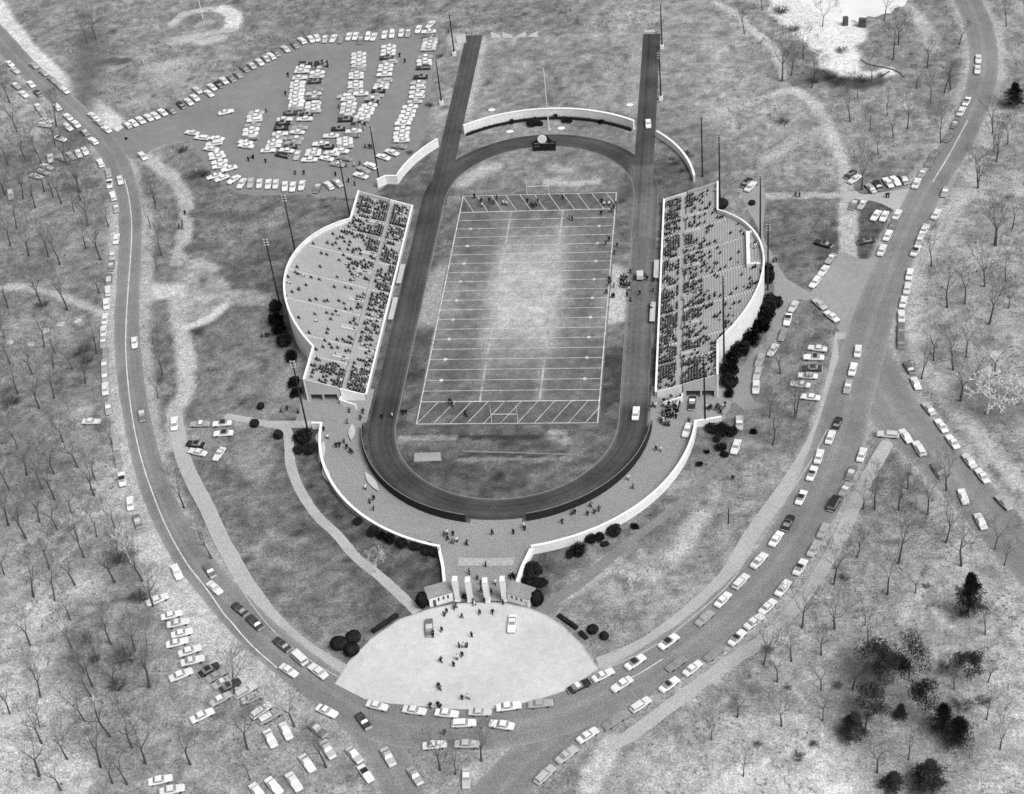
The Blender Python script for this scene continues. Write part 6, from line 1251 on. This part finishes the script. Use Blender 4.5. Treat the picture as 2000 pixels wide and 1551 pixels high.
for key, phrase, items in TREES:
    for i, (x, y, h) in enumerate(items):
        plant_tree(RNG.choice(TREE_KIT), x, y, h, "bare tree, " + phrase.format(o=ordinal(i + 1)), key)
for i, ((x, y), h) in enumerate(PALE_TREES):
    plant_tree(PALE_KIT[i % 2], x, y, h, ("pale twiggy tree beside the walk left of the gates", "pale-barked spreading tree at the right edge of the photo", "pale twiggy tree beside the lower left road", "small pale twiggy tree on the lawn right of the gates")[i], "pale-barked trees", "pale_tree")


def leaf_cloud(mb, r, c, rad, n, size, squash=0.55, mi=0, thin=1.0):
    for _ in range(n):
        v = Vector((r.gauss(0, 1), r.gauss(0, 1), r.gauss(0, 1))).normalized() * (r.random() ** 0.4)
        p = Vector((c[0] + v.x * rad[0], c[1] + v.y * rad[1], c[2] + v.z * rad[2]))
        a = Vector((r.gauss(0, 1), r.gauss(0, 1), r.gauss(0, squash))).normalized() * size * r.uniform(0.6, 1.3)
        b = a.orthogonal().normalized() * size * thin * r.uniform(0.4, 0.8)
        mb.add([p - a, p - b, p + a, p + b], [(0, 1, 2, 3)], mi)


def bush_mesh(seed, mat):
    r = random.Random(seed)
    mb = MB()
    # dense heart
    for k in range(5):
        v = Vector((r.gauss(0, 0.3), r.gauss(0, 0.3), 0.42))
        leaf_cloud(mb, r, v, (0.62, 0.62, 0.40), 130, 0.17)
    leaf_cloud(mb, r, (0, 0, 0.5), (0.95, 0.95, 0.5), 420, 0.13)
    for k in range(4):
        a = k * 1.57 + r.random()
        mb.tube((0, 0, 0), (0.4 * math.cos(a), 0.4 * math.sin(a), 0.5), 0.05, 0.02, 4)
    return mb.mesh("bush", mat)


def scrub_mesh(seed):
    """leafless thicket: many thin stems fanning from the ground, a few dry leaves"""
    r = random.Random(seed)
    mb = MB()
    for k in range(46):
        a, q = r.uniform(0, 6.28), r.random() ** 0.5
        p = Vector((0.35 * q * math.cos(a), 0.35 * q * math.sin(a), 0))
        d = Vector((math.cos(a) * q * 0.9, math.sin(a) * q * 0.9, r.uniform(0.5, 1.0)))
        m_ = p + d * 0.5
        mb.tube(p, m_, 0.016, 0.011, 3, cap=False)
        for j in range(6):
            e = m_ + Vector((r.gauss(d.x * 0.5, 0.2), r.gauss(d.y * 0.5, 0.2), r.uniform(0.1, 0.5) * d.z))
            mb.tube(m_.lerp(p, 0.2 * r.random()), e, 0.009, 0.006, 3, cap=False)
    leaf_cloud(mb, r, (0, 0, 0.4), (0.85, 0.85, 0.42), 150, 0.05)
    return mb.mesh("bush", M["scrub"])


def ball_mesh(seed, mat):
    r = random.Random(seed)
    mb = MB()
    n, m_ = 12, 8
    vs = []
    for i in range(m_ + 1):
        t = math.pi * i / m_
        for j in range(n):
            a = 2 * math.pi * j / n
            k = 0.9 * (1 + r.gauss(0, 0.03))
            vs.append((k * math.sin(t) * math.cos(a), k * math.sin(t) * math.sin(a), 0.5 + 0.48 * math.cos(t) * (1 if t < 1.6 else 1.02)))
    mb.add(vs, [(i * n + j, i * n + (j + 1) % n, (i + 1) * n + (j + 1) % n, (i + 1) * n + j) for i in range(m_) for j in range(n)])
    for _ in range(700):
        v = Vector((r.gauss(0, 1), r.gauss(0, 1), r.gauss(0, 1))).normalized()
        p = Vector((v.x * 0.93, v.y * 0.93, 0.5 + 0.49 * v.z))
        a = (v.orthogonal().normalized() + v * 0.5) * 0.09
        b = v.cross(a).normalized() * 0.06
        mb.add([p - a, p - b, p + a, p + b], [(0, 1, 2, 3)])
    return mb.mesh("bush", mat)


BUSH = {"leaf": [bush_mesh(500 + k, M["leaves"]) for k in range(3)], "scrub": [scrub_mesh(520 + k) for k in range(4)], "ball": [ball_mesh(540 + k, M["leaves"]) for k in range(2)]}
counts = {}
for lb, *_ in BUSHES:
    counts[lb] = counts.get(lb, 0) + 1
seen = {}
BUSHES.sort(key=lambda t: -t[2])
for lb, x, y, r_, h_ in BUSHES:
    seen[lb] = seen.get(lb, 0) + 1
    kind = "ball" if ("round" in lb or "cypress" in lb) else ("scrub" if ("scrub" in lb or "slope" in lb) else "leaf")
    o = obj("bush", RNG.choice(BUSH[kind]), None, (x, y, -0.05), RNG.uniform(0, 6.28))
    o.scale = (r_ * RNG.uniform(0.92, 1.1), r_ * RNG.uniform(0.92, 1.1), h_)
    tag(o, lb if counts[lb] == 1 else lb + ", " + ordinal(seen[lb]) + " from the top", "bush", lb if counts[lb] > 1 else None)

for lb, (a, b), wd_, h_ in HEDGES:
    L = math.hypot(b[0] - a[0], b[1] - a[1])
    r = random.Random(7)
    mb = MB()
    mb.box((0, 0, h_ * 0.48), (L, wd_ * 0.86, h_ * 0.94))
    leaf_cloud(mb, r, (0, 0, h_ * 0.5), (L * 0.56, wd_ * 0.6, h_ * 0.58), 700, 0.12)
    tag(mb.build("hedge", M["leaves"], None, ((a[0] + b[0]) / 2, (a[1] + b[1]) / 2, 0), math.atan2(b[1] - a[1], b[0] - a[0])), lb, "hedge")
r = random.Random(9)
mb = MB()
pts = arc(0, 54, 46.3, 126.2, 53.4, 60)
for a, b in zip(pts[:-1], pts[1:]):
    mb.bar((a[0], a[1], 0), (b[0], b[1], 0), 0.7, 0.75)
    leaf_cloud(mb, r, (a[0], a[1], 0.5), (0.75, 0.75, 0.6), 46, 0.16)
tag(mb.build("hedge", M["leaves"]), "low dark hedge along the inside of the far curved wall", "hedge")


def pine(seed, style):
    r = random.Random(seed)
    tr_, fo = MB(), MB()
    tr_.tube((0, 0, -0.1), (0, 0, 0.95), 0.022, 0.006, 6)
    if style == "pine":
        lev = 15
        for i in range(lev):
            z = 0.17 + 0.8 * i / lev
            rad = (1.0 - i / lev) ** 0.8 * r.uniform(0.75, 1.1)
            for k in range(r.choice((6, 7, 8))):
                a = r.uniform(0, 6.28)
                L = rad * r.uniform(0.65, 1.08)
                tip = Vector((L * math.cos(a), L * math.sin(a), z + r.uniform(-0.03, 0.04)))
                tr_.tube((0, 0, z), tip, 0.006, 0.002, 3, cap=False)
                for q in range(7):
                    u = 0.25 + 0.8 * q / 7
                    leaf_cloud(fo, r, (tip.x * u, tip.y * u, z + (tip.z - z) * u - 0.01), (0.17, 0.17, 0.032), 8, 0.06, 0.35, thin=0.36)
    else:
        for k in range(11):
            a = r.uniform(0, 6.28)
            z0 = r.uniform(0.4, 0.8)
            L = r.uniform(0.35, 0.85)
            tip = Vector((L * math.cos(a), L * math.sin(a), z0 + r.uniform(0.05, 0.22)))
            tr_.tube((0, 0, z0), tip, 0.010, 0.004, 4, cap=False)
            leaf_cloud(fo, r, tip, (0.44, 0.44, 0.085), 300, 0.06, 0.5, thin=0.34)
        leaf_cloud(fo, r, (0, 0, 0.93), (0.5, 0.5, 0.09), 360, 0.06, 0.5, thin=0.34)
    return tr_.mesh("trunk", M["bark"]), fo.mesh("crown", M["needles"])


PINES = {"pine": [pine(700 + k, "pine") for k in range(3)], "top": [pine(720 + k, "top") for k in range(3)]}
for lb, x, y, h, r_, style in EVERGREENS:
    root = obj("pine_tree", None, None, (x, y, 0), RNG.uniform(0, 6.28))
    tag(root, lb, "tree", "evergreens on the right side")
    kit = RNG.choice(PINES[style])
    for nme, me in (("trunk", kit[0]), ("crown", kit[1])):
        o = obj(nme, me, root)
        o.scale = (r_, r_, h)

# undergrowth: bare sprouts, tufts and leaf litter standing in the rough ground
def inside_poly(X, Y, poly):
    ins = np.zeros(X.shape, bool)
    for i in range(len(poly)):
        (x0, y0), (x1, y1) = poly[i - 1][:2], poly[i][:2]
        if abs(y1 - y0) > 1e-6:
            ins ^= ((y0 > Y) != (y1 > Y)) & (X < (x1 - x0) * (Y - y0) / (y1 - y0) + x0)
    return ins


ur = np.random.RandomState(5)
UX, UY = ur.uniform(-235, 190, 42000), ur.uniform(-190, 215, 42000)
keep = value_noise(UX, UY, 9.0, 61) * 0.7 + value_noise(UX, UY, 3.5, 62) * 0.6 > 0.62
for rb_ in (ROAD_MAIN, ROAD_FORK, ROAD_SOUTH_LEFT, ROAD_SOUTH_RIGHT, ROAD_LOT_ENTRY, WALK_RIGHT_INNER, WALK_RIGHT_OUTER, WALK_LEFT, WALK_STADIUM_LEFT, WALK_STADIUM_RIGHT):
    keep &= seg_dist(UX, UY, rb_[0]) > max(rb_[1]) / 2 + 0.8
for pts, hw, soft, tone in STROKES:
    if tone > 165:
        keep &= seg_dist(UX, UY, pts) > hw + 0.5
for poly in (LOT, PLAZA, JUNCTION, CORNER, DRIVE, POND, FILLS[0][0]):
    keep &= ~inside_poly(UX, UY, poly)
keep &= ~((np.abs(UX) < 58) & (UY > -56) & (UY < 160))
keep &= ~((np.abs(UX) < 75) & (np.abs(UY) < 40))
keep &= (UX ** 2 + (UY - CY) ** 2) > 51.5 ** 2
keep &= ~((np.abs(UX) < 13) & (UY < -95) & (UY > -125))
lawn = (np.abs(UX) < 82) & (UY > -150) & (UY < 60)
keep &= ~(lawn & (ur.rand(len(UX)) < 0.55))
UX, UY = UX[keep], UY[keep]
nb = 7
N = len(UX)
base = np.repeat(np.stack([UX, UY], -1), nb, 0) + ur.normal(0, 0.16, (N * nb, 2))
hgt = np.repeat(ur.gamma(2.2, 0.22, N) + 0.12, nb) * ur.uniform(0.6, 1.2, N * nb)
lean = ur.normal(0, 0.45, (N * nb, 2)) * hgt[:, None]
wdt = ur.uniform(0.03, 0.075, N * nb)
ang = ur.uniform(0, 6.28, N * nb)
side = np.stack([np.cos(ang), np.sin(ang)], -1) * wdt[:, None]
V = np.zeros((N * nb, 3, 3))
V[:, 0, :2] = base - side
V[:, 1, :2] = base + side
V[:, 2, :2] = base + lean
V[:, 2, 2] = hgt
me = bpy.data.meshes.new("undergrowth")
me.vertices.add(N * nb * 3)
me.vertices.foreach_set("co", V.ravel())
me.loops.add(N * nb * 3)
me.loops.foreach_set("vertex_index", np.arange(N * nb * 3))
me.polygons.add(N * nb)
me.polygons.foreach_set("loop_start", np.arange(0, N * nb * 3, 3))
me.update(calc_edges=True)
me.materials.append(M["twig"])
tag(obj("undergrowth", me), "dry tufts and bare sprouts scattered over the rough ground", "undergrowth", kind="stuff")
print("undergrowth", N)

# rock outcrops
def rock_mesh(seed):
    r = random.Random(seed)
    bm = bmesh.new()
    bmesh.ops.create_icosphere(bm, subdivisions=2, radius=1.0)
    off = [Vector((r.gauss(0, 1), r.gauss(0, 1), r.gauss(0, 1))).normalized() for _ in range(7)]
    for v in bm.verts:
        for o_ in off:
            d = v.co.normalized().dot(o_)
            if d > 0.72:
                v.co -= o_ * (v.co.dot(o_) - 0.72) * 0.9
        v.co.z = max(v.co.z * 0.28, -0.1)
        v.co *= 1 + r.gauss(0, 0.03)
    me = bpy.data.meshes.new("rock")
    bm.to_mesh(me)
    bm.free()
    me.materials.append(M["stone"])
    return me


ROCK = [rock_mesh(900 + k) for k in range(4)]
ROCKS.sort(key=lambda t: t[0])
for i, (x, y, s_) in enumerate(ROCKS):
    o = obj("boulder", RNG.choice(ROCK), None, (x, y, 0), RNG.uniform(0, 6.28))
    o.scale = (s_ * RNG.uniform(0.9, 1.3), s_ * RNG.uniform(0.7, 1.0), s_)
    if x < 0:
        tag(o, "flat pale boulder, " + ordinal(i + 1) + " from the left in the left wood", "boulder", "boulders in the left wood")
    else:
        tag(o, "flat pale boulder, " + ordinal(i - len([q for q in ROCKS if q[0] < 0]) + 1) + " from the left at the bottom right", "boulder", "boulders at the bottom right")

# ------------------------------------------------------------------ cars
def loft(mb, st, mi=0):
    n = 8
    vs = []
    for x, hw, z0, z1 in st:
        h = z1 - z0
        for y, z in ((-hw * 0.86, z0), (hw * 0.86, z0), (hw, z0 + 0.25 * h), (hw, z1 - 0.22 * h), (hw * 0.90, z1), (-hw * 0.90, z1), (-hw, z1 - 0.22 * h), (-hw, z0 + 0.25 * h)):
            vs.append((x, y, z))
    fs = []
    for i in range(len(st) - 1):
        for j in range(n):
            fs.append((i * n + j, i * n + (j + 1) % n, (i + 1) * n + (j + 1) % n, (i + 1) * n + j))
    fs += [tuple(range(n))[::-1], tuple(range((len(st) - 1) * n, len(st) * n))]
    mb.add(vs, [f[::-1] for f in fs], mi)


def car_parts(kind):
    """list of (part name, MB, role)"""
    P = []
    if kind in ("c", "g", "h"):
        st = [(-2.70, 0.78, 0.36, 0.74), (-2.56, 0.93, 0.30, 0.88), (-1.3, 0.99, 0.28, 0.93), (0, 1.0, 0.28, 0.92), (1.0, 0.99, 0.28, 0.93), (2.46, 0.94, 0.30, 0.85), (2.68, 0.80, 0.38, 0.70)]
        b0, b1, t0, t1 = {"c": (-1.62, 0.98, -0.98, 0.30), "g": (-2.52, 0.98, -2.28, 0.30), "h": (-1.75, 0.75, -0.85, 0.05)}[kind]
        zb, zt, hb, ht = 0.90, 1.36, 0.88, 0.70
    elif kind == "v":
        st = [(-2.45, 0.90, 0.4, 0.95), (-2.35, 0.98, 0.34, 1.05), (0, 1.0, 0.32, 1.05), (2.25, 0.98, 0.34, 1.05), (2.5, 0.86, 0.42, 0.95)]
        b0, b1, t0, t1 = -2.36, 2.3, -2.25, 1.75
        zb, zt, hb, ht = 1.03, 1.95, 0.96, 0.86
    else:
        st = [(-2.6, 0.85, 0.45, 0.72), (-2.5, 0.95, 0.4, 0.78), (0.1, 0.98, 0.38, 0.80), (0.2, 0.98, 0.38, 1.02), (1.5, 0.97, 0.38, 1.02), (2.4, 0.93, 0.4, 0.96), (2.6, 0.82, 0.46, 0.85)]
        b0, b1, t0, t1 = 0.15, 1.55, 0.3, 1.1
        zb, zt, hb, ht = 1.0, 1.66, 0.9, 0.74
    body = MB()
    loft(body, st)
    lo = [(b0, -hb, zb), (b1, -hb, zb), (b1, hb, zb), (b0, hb, zb)]
    hi = [(t0, -ht, zt), (t1, -ht, zt), (t1, ht, zt), (t0, ht, zt)]
    body.add(lo + hi, [(0, 1, 5, 4), (1, 2, 6, 5), (2, 3, 7, 6), (3, 0, 4, 7), (4, 5, 6, 7)])
    if kind == "p":
        body.box((-1.25, 0.86, 0.93), (2.6, 0.12, 0.3))
        body.box((-1.25, -0.86, 0.93), (2.6, 0.12, 0.3))
        body.box((-2.52, 0, 0.92), (0.1, 1.6, 0.3))
    P.append(("body", body, "body"))
    roof = MB()
    e = 0.06
    q0 = [(t0 - e, -ht - e, zt - 0.02), (t1 + e, -ht - e, zt - 0.02), (t1 + e, ht + e, zt - 0.02), (t0 - e, ht + e, zt - 0.02)]
    q1 = [(t0 - e, -ht - e, zt + 0.03), (t1 + e, -ht - e, zt + 0.03), (t1 + e, ht + e, zt + 0.03), (t0 - e, ht + e, zt + 0.03)]
    q2 = [(t0 + 0.14, -ht + 0.12, zt + 0.085), (t1 - 0.14, -ht + 0.12, zt + 0.085), (t1 - 0.14, ht - 0.12, zt + 0.085), (t0 + 0.14, ht - 0.12, zt + 0.085)]
    roof.add(q0 + q1 + q2, [(3, 2, 1, 0)] + [(i, (i + 1) % 4, 4 + (i + 1) % 4, 4 + i) for i in range(4)] + [(4 + i, 4 + (i + 1) % 4, 8 + (i + 1) % 4, 8 + i) for i in range(4)] + [(8, 9, 10, 11)])
    P.append(("roof", roof, "roof"))

    def pane(idx, ins=0.10, off=0.012):
        c4 = [Vector((lo + hi)[i]) for i in idx]
        c = sum(c4, Vector()) / 4
        n = (c4[1] - c4[0]).cross(c4[3] - c4[0]).normalized()
        m_ = MB()
        m_.add([c + (v - c) * (1 - ins) + n * off for v in c4], [(0, 1, 2, 3)])
        return m_
    P.append(("windscreen", pane((1, 2, 6, 5)), "glass"))
    P.append(("rear_window", pane((3, 0, 4, 7)), "glass"))
    P.append(("side_window", pane((0, 1, 5, 4)), "glass"))
    P.append(("side_window", pane((2, 3, 7, 6)), "glass"))
    for sx, nm in ((1, "bumper"), (-1, "bumper")):
        m_ = MB()
        xe = st[-1][0] if sx > 0 else st[0][0]
        m_.box((xe + sx * 0.06, 0, 0.48), (0.14, 1.78, 0.16))
        P.append((nm, m_, "chrome"))
    for sx in (-1.6, 1.65):
        for sy in (-0.86, 0.86):
            m_ = MB()
            m_.tube((sx, sy - 0.11, 0.33), (sx, sy + 0.11, 0.33), 0.33, 0.33, 10)
            P.append(("wheel", m_, "tyre"))
    for sy in (-0.6, 0.6):
        m_ = MB()
        xe = st[-1][0]
        m_.box((xe - 0.02, sy, 0.64), (0.08, 0.34, 0.16))
        P.append(("headlight", m_, "light"))
    return P


ROLE = {"glass": M["glass"], "chrome": M["chrome"], "tyre": M["tyre"], "light": M["lamp_glass"]}
CAR_KIT = {}
CAR_ONE = {}


def tone_mats(tone):
    if len(tone) == 3:                      # body shade, then a roof of its own shade
        return PAINT[tone[:2]], PAINT[tone[2]]
    if tone == "wd":
        return PAINT["w"], PAINT["d"]
    if tone == "dw":
        return PAINT["d"], PAINT["w"]
    return PAINT[tone], PAINT[tone]


for kd in ("c", "g", "h", "v", "p"):
    CAR_KIT[kd] = []
    for nm, m_, role in car_parts(kd):
        me = m_.mesh(nm, PAINT["w"] if role in ("body", "roof") else ROLE[role])
        CAR_KIT[kd].append((nm, me, role))


def car_single(kd, tone):
    key = (kd, tone)
    if key not in CAR_ONE:
        body, roof = tone_mats(tone)
        mats = [body, roof, M["glass"], M["chrome"], M["tyre"], M["lamp_glass"]]
        slot = {"body": 0, "roof": 1, "glass": 2, "chrome": 3, "tyre": 4, "light": 5}
        mb = MB()
        for nm, m_, role in car_parts(kd):
            mb.add(m_.v, m_.f, slot[role])
        CAR_ONE[key] = (mb, mats, mb.mesh("car", mats))
    return CAR_ONE[key]


CAMP = Vector((59.631, -389.118, 292.974))
rows = []
for key, phrase, items in CARS:
    flip = RNG.random() < 0.5
    for i, (x, y, hd, tone, kd) in enumerate(items):
        d = (Vector((x, y, 0)) - CAMP).length
        if kd == "c":
            kd = RNG.choice("cccccghh")
            if tone in ("wd", "dw"):
                kd = RNG.choice("ch")
        if tone == "l" and RNG.random() < 0.2:
            tone = "w"
        shade = tone
        if tone == "w":
            shade = RNG.choice(("w", "w", "w", "w1", "w1", "w2", "w1w"))
        elif tone == "l":
            shade = RNG.choice(("l", "l1", "l1w"))
        elif tone == "m":
            shade = RNG.choice(("m", "m1", "m2", "m2w", "m1l"))
        elif tone == "d":
            shade = RNG.choice(("d", "d1"))
        h = math.radians(hd + (180 if flip else 0) + RNG.gauss(0, 1.5))
        word = {"w": "white", "l": "light grey", "m": "grey", "d": "black", "wd": "dark-roofed white", "dw": "white-roofed dark"}[tone]
        noun = {"v": "van", "p": "pickup truck"}.get(kd, "car")
        ph = phrase.format(o=ordinal(i + 1))
        if phrase.startswith("{o} car alone"):
            ph = "alone in the open part of the far lot"
        rows.append((d, x, y, h, shade, kd, word + " " + noun + ", " + ph, key, noun))
rows.sort(key=lambda t: t[0])
NAME = {"van": "parked_van", "pickup truck": "pickup_truck", "car": "parked_car"}
rest = MB()
rest_mats = []
for n_, (d, x, y, h, tone, kd, lb, key, noun) in enumerate(rows):
    zc = 0.045
    sc = RNG.uniform(0.95, 1.04)
    if n_ < 185:
        body, roof = tone_mats(tone)
        root = obj(NAME[noun], None, None, (x, y, zc), h)
        root.scale = (sc, sc, sc)
        tag(root, lb, noun.split()[0], key)
        for nm, me, role in CAR_KIT[kd]:
            o = obj(nm, me, root)
            if role in ("body", "roof"):
                o.material_slots[0].link = 'OBJECT'
                o.material_slots[0].material = body if role == "body" else roof
    elif n_ < 300:
        o = obj(NAME[noun], car_single(kd, tone)[2], None, (x, y, zc), h)
        o.scale = (sc, sc, sc)
        tag(o, lb, noun.split()[0], key)
    else:
        mb, mats, _ = car_single(kd, tone)
        idx = []
        for m_ in mats:
            if m_ not in rest_mats:
                rest_mats.append(m_)
            idx.append(rest_mats.index(m_))
        ca, sa = math.cos(h), math.sin(h)
        b = len(rest.v)
        rest.v += [(x + vx * ca - vy * sa, y + vx * sa + vy * ca, zc + vz) for vx, vy, vz in mb.v]
        rest.f += [tuple(i + b for i in f) for f in mb.f]
        rest.mi += [idx[i] for i in mb.mi]
if rest.v:
    tag(rest.build("parked_cars", rest_mats), "the many small cars filling the back of the far lot", "cars", kind="stuff")

# ------------------------------------------------------------------ people
def person_mesh(pose, seed):
    J, E, L = [], [], []

    def jn(p, r, lab, par=None):
        J.append((p, r))
        L.append(lab)
        if par is not None:
            E.append((par, len(J) - 1))
        return len(J) - 1
    r = random.Random(seed)
    sit = pose == "sit"
    zp = 0.16 if sit else 0.95
    pel = jn((0, 0, zp), (0.17, 0.14), 0)
    sp = jn((0, 0.01, zp + 0.25), (0.19, 0.14), 0, pel)
    ch = jn((0, 0.02, zp + 0.47), (0.20, 0.13), 0, sp)
    nk = jn((0, 0.03, zp + 0.58), (0.06, 0.06), 2, ch)
    hd = jn((0, 0.05, zp + 0.68), (0.085, 0.10), 2, nk)
    jn((0, 0.03, zp + 0.80), (0.085, 0.095), 3, hd)
    for s in (-1, 1):
        sh = jn((s * 0.20, 0.02, zp + 0.49), (0.085, 0.08), 0, ch)
        sw = r.uniform(-0.18, 0.22)
        if sit:
            el = jn((s * 0.27, 0.10, zp + 0.22), (0.065, 0.06), 0, sh)
            wr = jn((s * 0.16, 0.32, zp + 0.14), (0.05, 0.045), 0, el)
            jn((s * 0.10, 0.40, zp + 0.12), (0.045, 0.035), 2, wr)
            hp = jn((s * 0.11, 0.06, zp - 0.02), (0.11, 0.10), 1, pel)
            kn = jn((s * 0.13, 0.45, zp - 0.01), (0.075, 0.075), 1, hp)
            an = jn((s * 0.13, 0.46, zp - 0.42), (0.055, 0.055), 1, kn)
            jn((s * 0.13, 0.60, zp - 0.46), (0.05, 0.035), 3, an)
        else:
            stride = (0.24 if pose == "walk" else 0.03) * s
            el = jn((s * 0.27, -stride * 0.6, zp + 0.22), (0.065, 0.06), 0, sh)
            wr = jn((s * 0.27, 0.08 - stride * 1.1, zp - 0.02), (0.05, 0.045), 0, el)
            jn((s * 0.27, 0.10 - stride * 1.2, zp - 0.11), (0.045, 0.035), 2, wr)
            hp = jn((s * 0.10, 0, zp - 0.06), (0.115, 0.11), 0, pel)
            kn = jn((s * 0.11, stride * 0.7 + 0.03, 0.50), (0.075, 0.075), 1, hp)
            an = jn((s * 0.11, stride, 0.09), (0.055, 0.055), 1, kn)
            jn((s * 0.12, stride + 0.15, 0.045), (0.05, 0.035), 3, an)
    me = bpy.data.meshes.new("skeleton")
    me.from_pydata([j[0] for j in J], E, [])
    tmp = bpy.data.objects.new("skeleton", me)
    col.objects.link(tmp)
    tmp.modifiers.new("skin", 'SKIN')
    for i, sv in enumerate(me.skin_vertices[0].data):
        sv.radius = J[i][1]
        sv.use_root = (i == 0)
    bpy.context.view_layer.update()
    dg = bpy.context.evaluated_depsgraph_get()
    out = bpy.data.meshes.new_from_object(tmp.evaluated_get(dg))
    bpy.data.objects.remove(tmp)
    out.name = "person"
    out.materials.clear()
    for m_ in (CLOTH["d"], CLOTH["t"], M["skin"], M["hair"]):
        out.materials.append(m_)
    pts = [Vector(j[0]) for j in J]
    for p in out.polygons:
        k = min(range(len(pts)), key=lambda i: (pts[i] - p.center).length)
        p.material_index = L[k]
        p.use_smooth = True
    return out


STAND = [person_mesh("stand", 1), person_mesh("walk", 2), person_mesh("walk", 3), person_mesh("stand", 4)]
SIT = [person_mesh("sit", 5), person_mesh("sit", 6)]
TONEWORD = {"d": "dark", "m": "grey", "l": "pale"}
n_people = 0
for key, phrase, shared, items in PEOPLE:
    for i, (x, y, t) in enumerate(items):
        me = RNG.choice(STAND)
        o = obj("person", me, None, (x, y, 0.045), RNG.uniform(0, 6.28))
        k = RNG.uniform(0.97, 1.1)
        o.scale = (k * 1.25, k * 1.25, k * 1.05)
        o.material_slots[0].link = 'OBJECT'
        o.material_slots[0].material = CLOTH[t]
        if shared:
            tag(o, "person " + phrase, "person", key)
        else:
            tag(o, "person in " + TONEWORD[t] + " clothes, " + phrase.format(o=ordinal(i + 1)), "person", key)
        n_people += 1


def density(s, x, y):
    n1 = value_noise(np.array([x + 300.0]), np.array([y + 500.0 + 90 * s]), 7.0, 51)[0] - 0.5
    n2 = value_noise(np.array([x + 350.0]), np.array([y + 540.0 + 90 * s]), 3.2, 52)[0]
    u = x - X0 + 9.0 * n1                    # ragged distance up the rows
    if s > 0:
        reach = 8.5 + 5.0 * math.exp(-((y + 22) / 18.0) ** 2) + 3.0 * (y < -32)
        peak = 0.85
    else:
        reach = 6.0 + 11.0 / (1 + math.exp(-(y - 18) / 5.0)) + 5.0 * (y < -33)
        peak = 0.85 if y > -6 else 0.55
    f = 1.0 / (1 + math.exp((u - reach) / 2.8))
    top = 0.038 if s > 0 else 0.022
    if x > 62 and (-9 < y < 2 or 18 < y < 30):
        top = 0.10
    return (peak * f + top) * min(1.0, max(0.0, (n2 - 0.12) * 2.2))


seat_r = random.Random(77)
seated = []
for s in (-1, 1):
    for x, y0, y1, z in SEATS[s]:
        y = y0
        while y < y1:
            clump = 0.35 + 1.3 * value_noise(np.array([x * 1.0 + 300]), np.array([y + 500.0 + 90 * s]), 2.6, 31)[0]
            if seat_r.random() < density(s, x, y) * clump:
                seated.append((s, s * x, y, z, seat_r.choice("ddddddmml")))
            y += 0.58
seated.sort(key=lambda t: (Vector(t[1:4]) - CAMP).length)
crowd = MB()
sit_data = []
for me in SIT:
    sit_data.append(([tuple(v.co) for v in me.vertices], [tuple(p.vertices) for p in me.polygons], [p.material_index for p in me.polygons]))
crowd_mats = [CLOTH["d"], CLOTH["m"], CLOTH["l"], CLOTH["t"], M["skin"], M["hair"]]
for i, (s, x, y, z, t) in enumerate(seated):
    face = math.pi / 2 if s > 0 else -math.pi / 2          # look towards the field
    face += seat_r.gauss(0, 0.15)
    if i < 300 - n_people:
        o = obj("person", seat_r.choice(SIT), None, (x, y, z - 0.03), face)
        o.scale = (1.15, 1.15, 1.08)
        o.material_slots[0].link = 'OBJECT'
        o.material_slots[0].material = CLOTH[t]
        side = "right" if s > 0 else "left"
        tag(o, "person seated on the benches at the " + side + " grandstand’s near end", "person", "spectators at the near end of the " + side + " grandstand")
    else:
        vs, fs, mi = seat_r.choice(sit_data)
        ca, sa = math.cos(face), math.sin(face)
        b = len(crowd.v)
        crowd.v += [(x + (vx * ca - vy * sa) * 1.15, y + (vx * sa + vy * ca) * 1.15, z - 0.03 + vz * 1.08) for vx, vy, vz in vs]
        crowd.f += [tuple(k + b for k in f) for f in fs]
        slot = {0: {"d": 0, "m": 1, "l": 2}[t], 1: 3, 2: 4, 3: 5}
        crowd.mi += [slot[k] for k in mi]
if crowd.v:
    tag(crowd.build("seated_crowd", crowd_mats, smooth=True), "the crowd of spectators filling both grandstands", "crowd", kind="stuff")
print("cars", len(rows), "people", n_people, "seated", len(seated), "objects", len(bpy.data.objects))
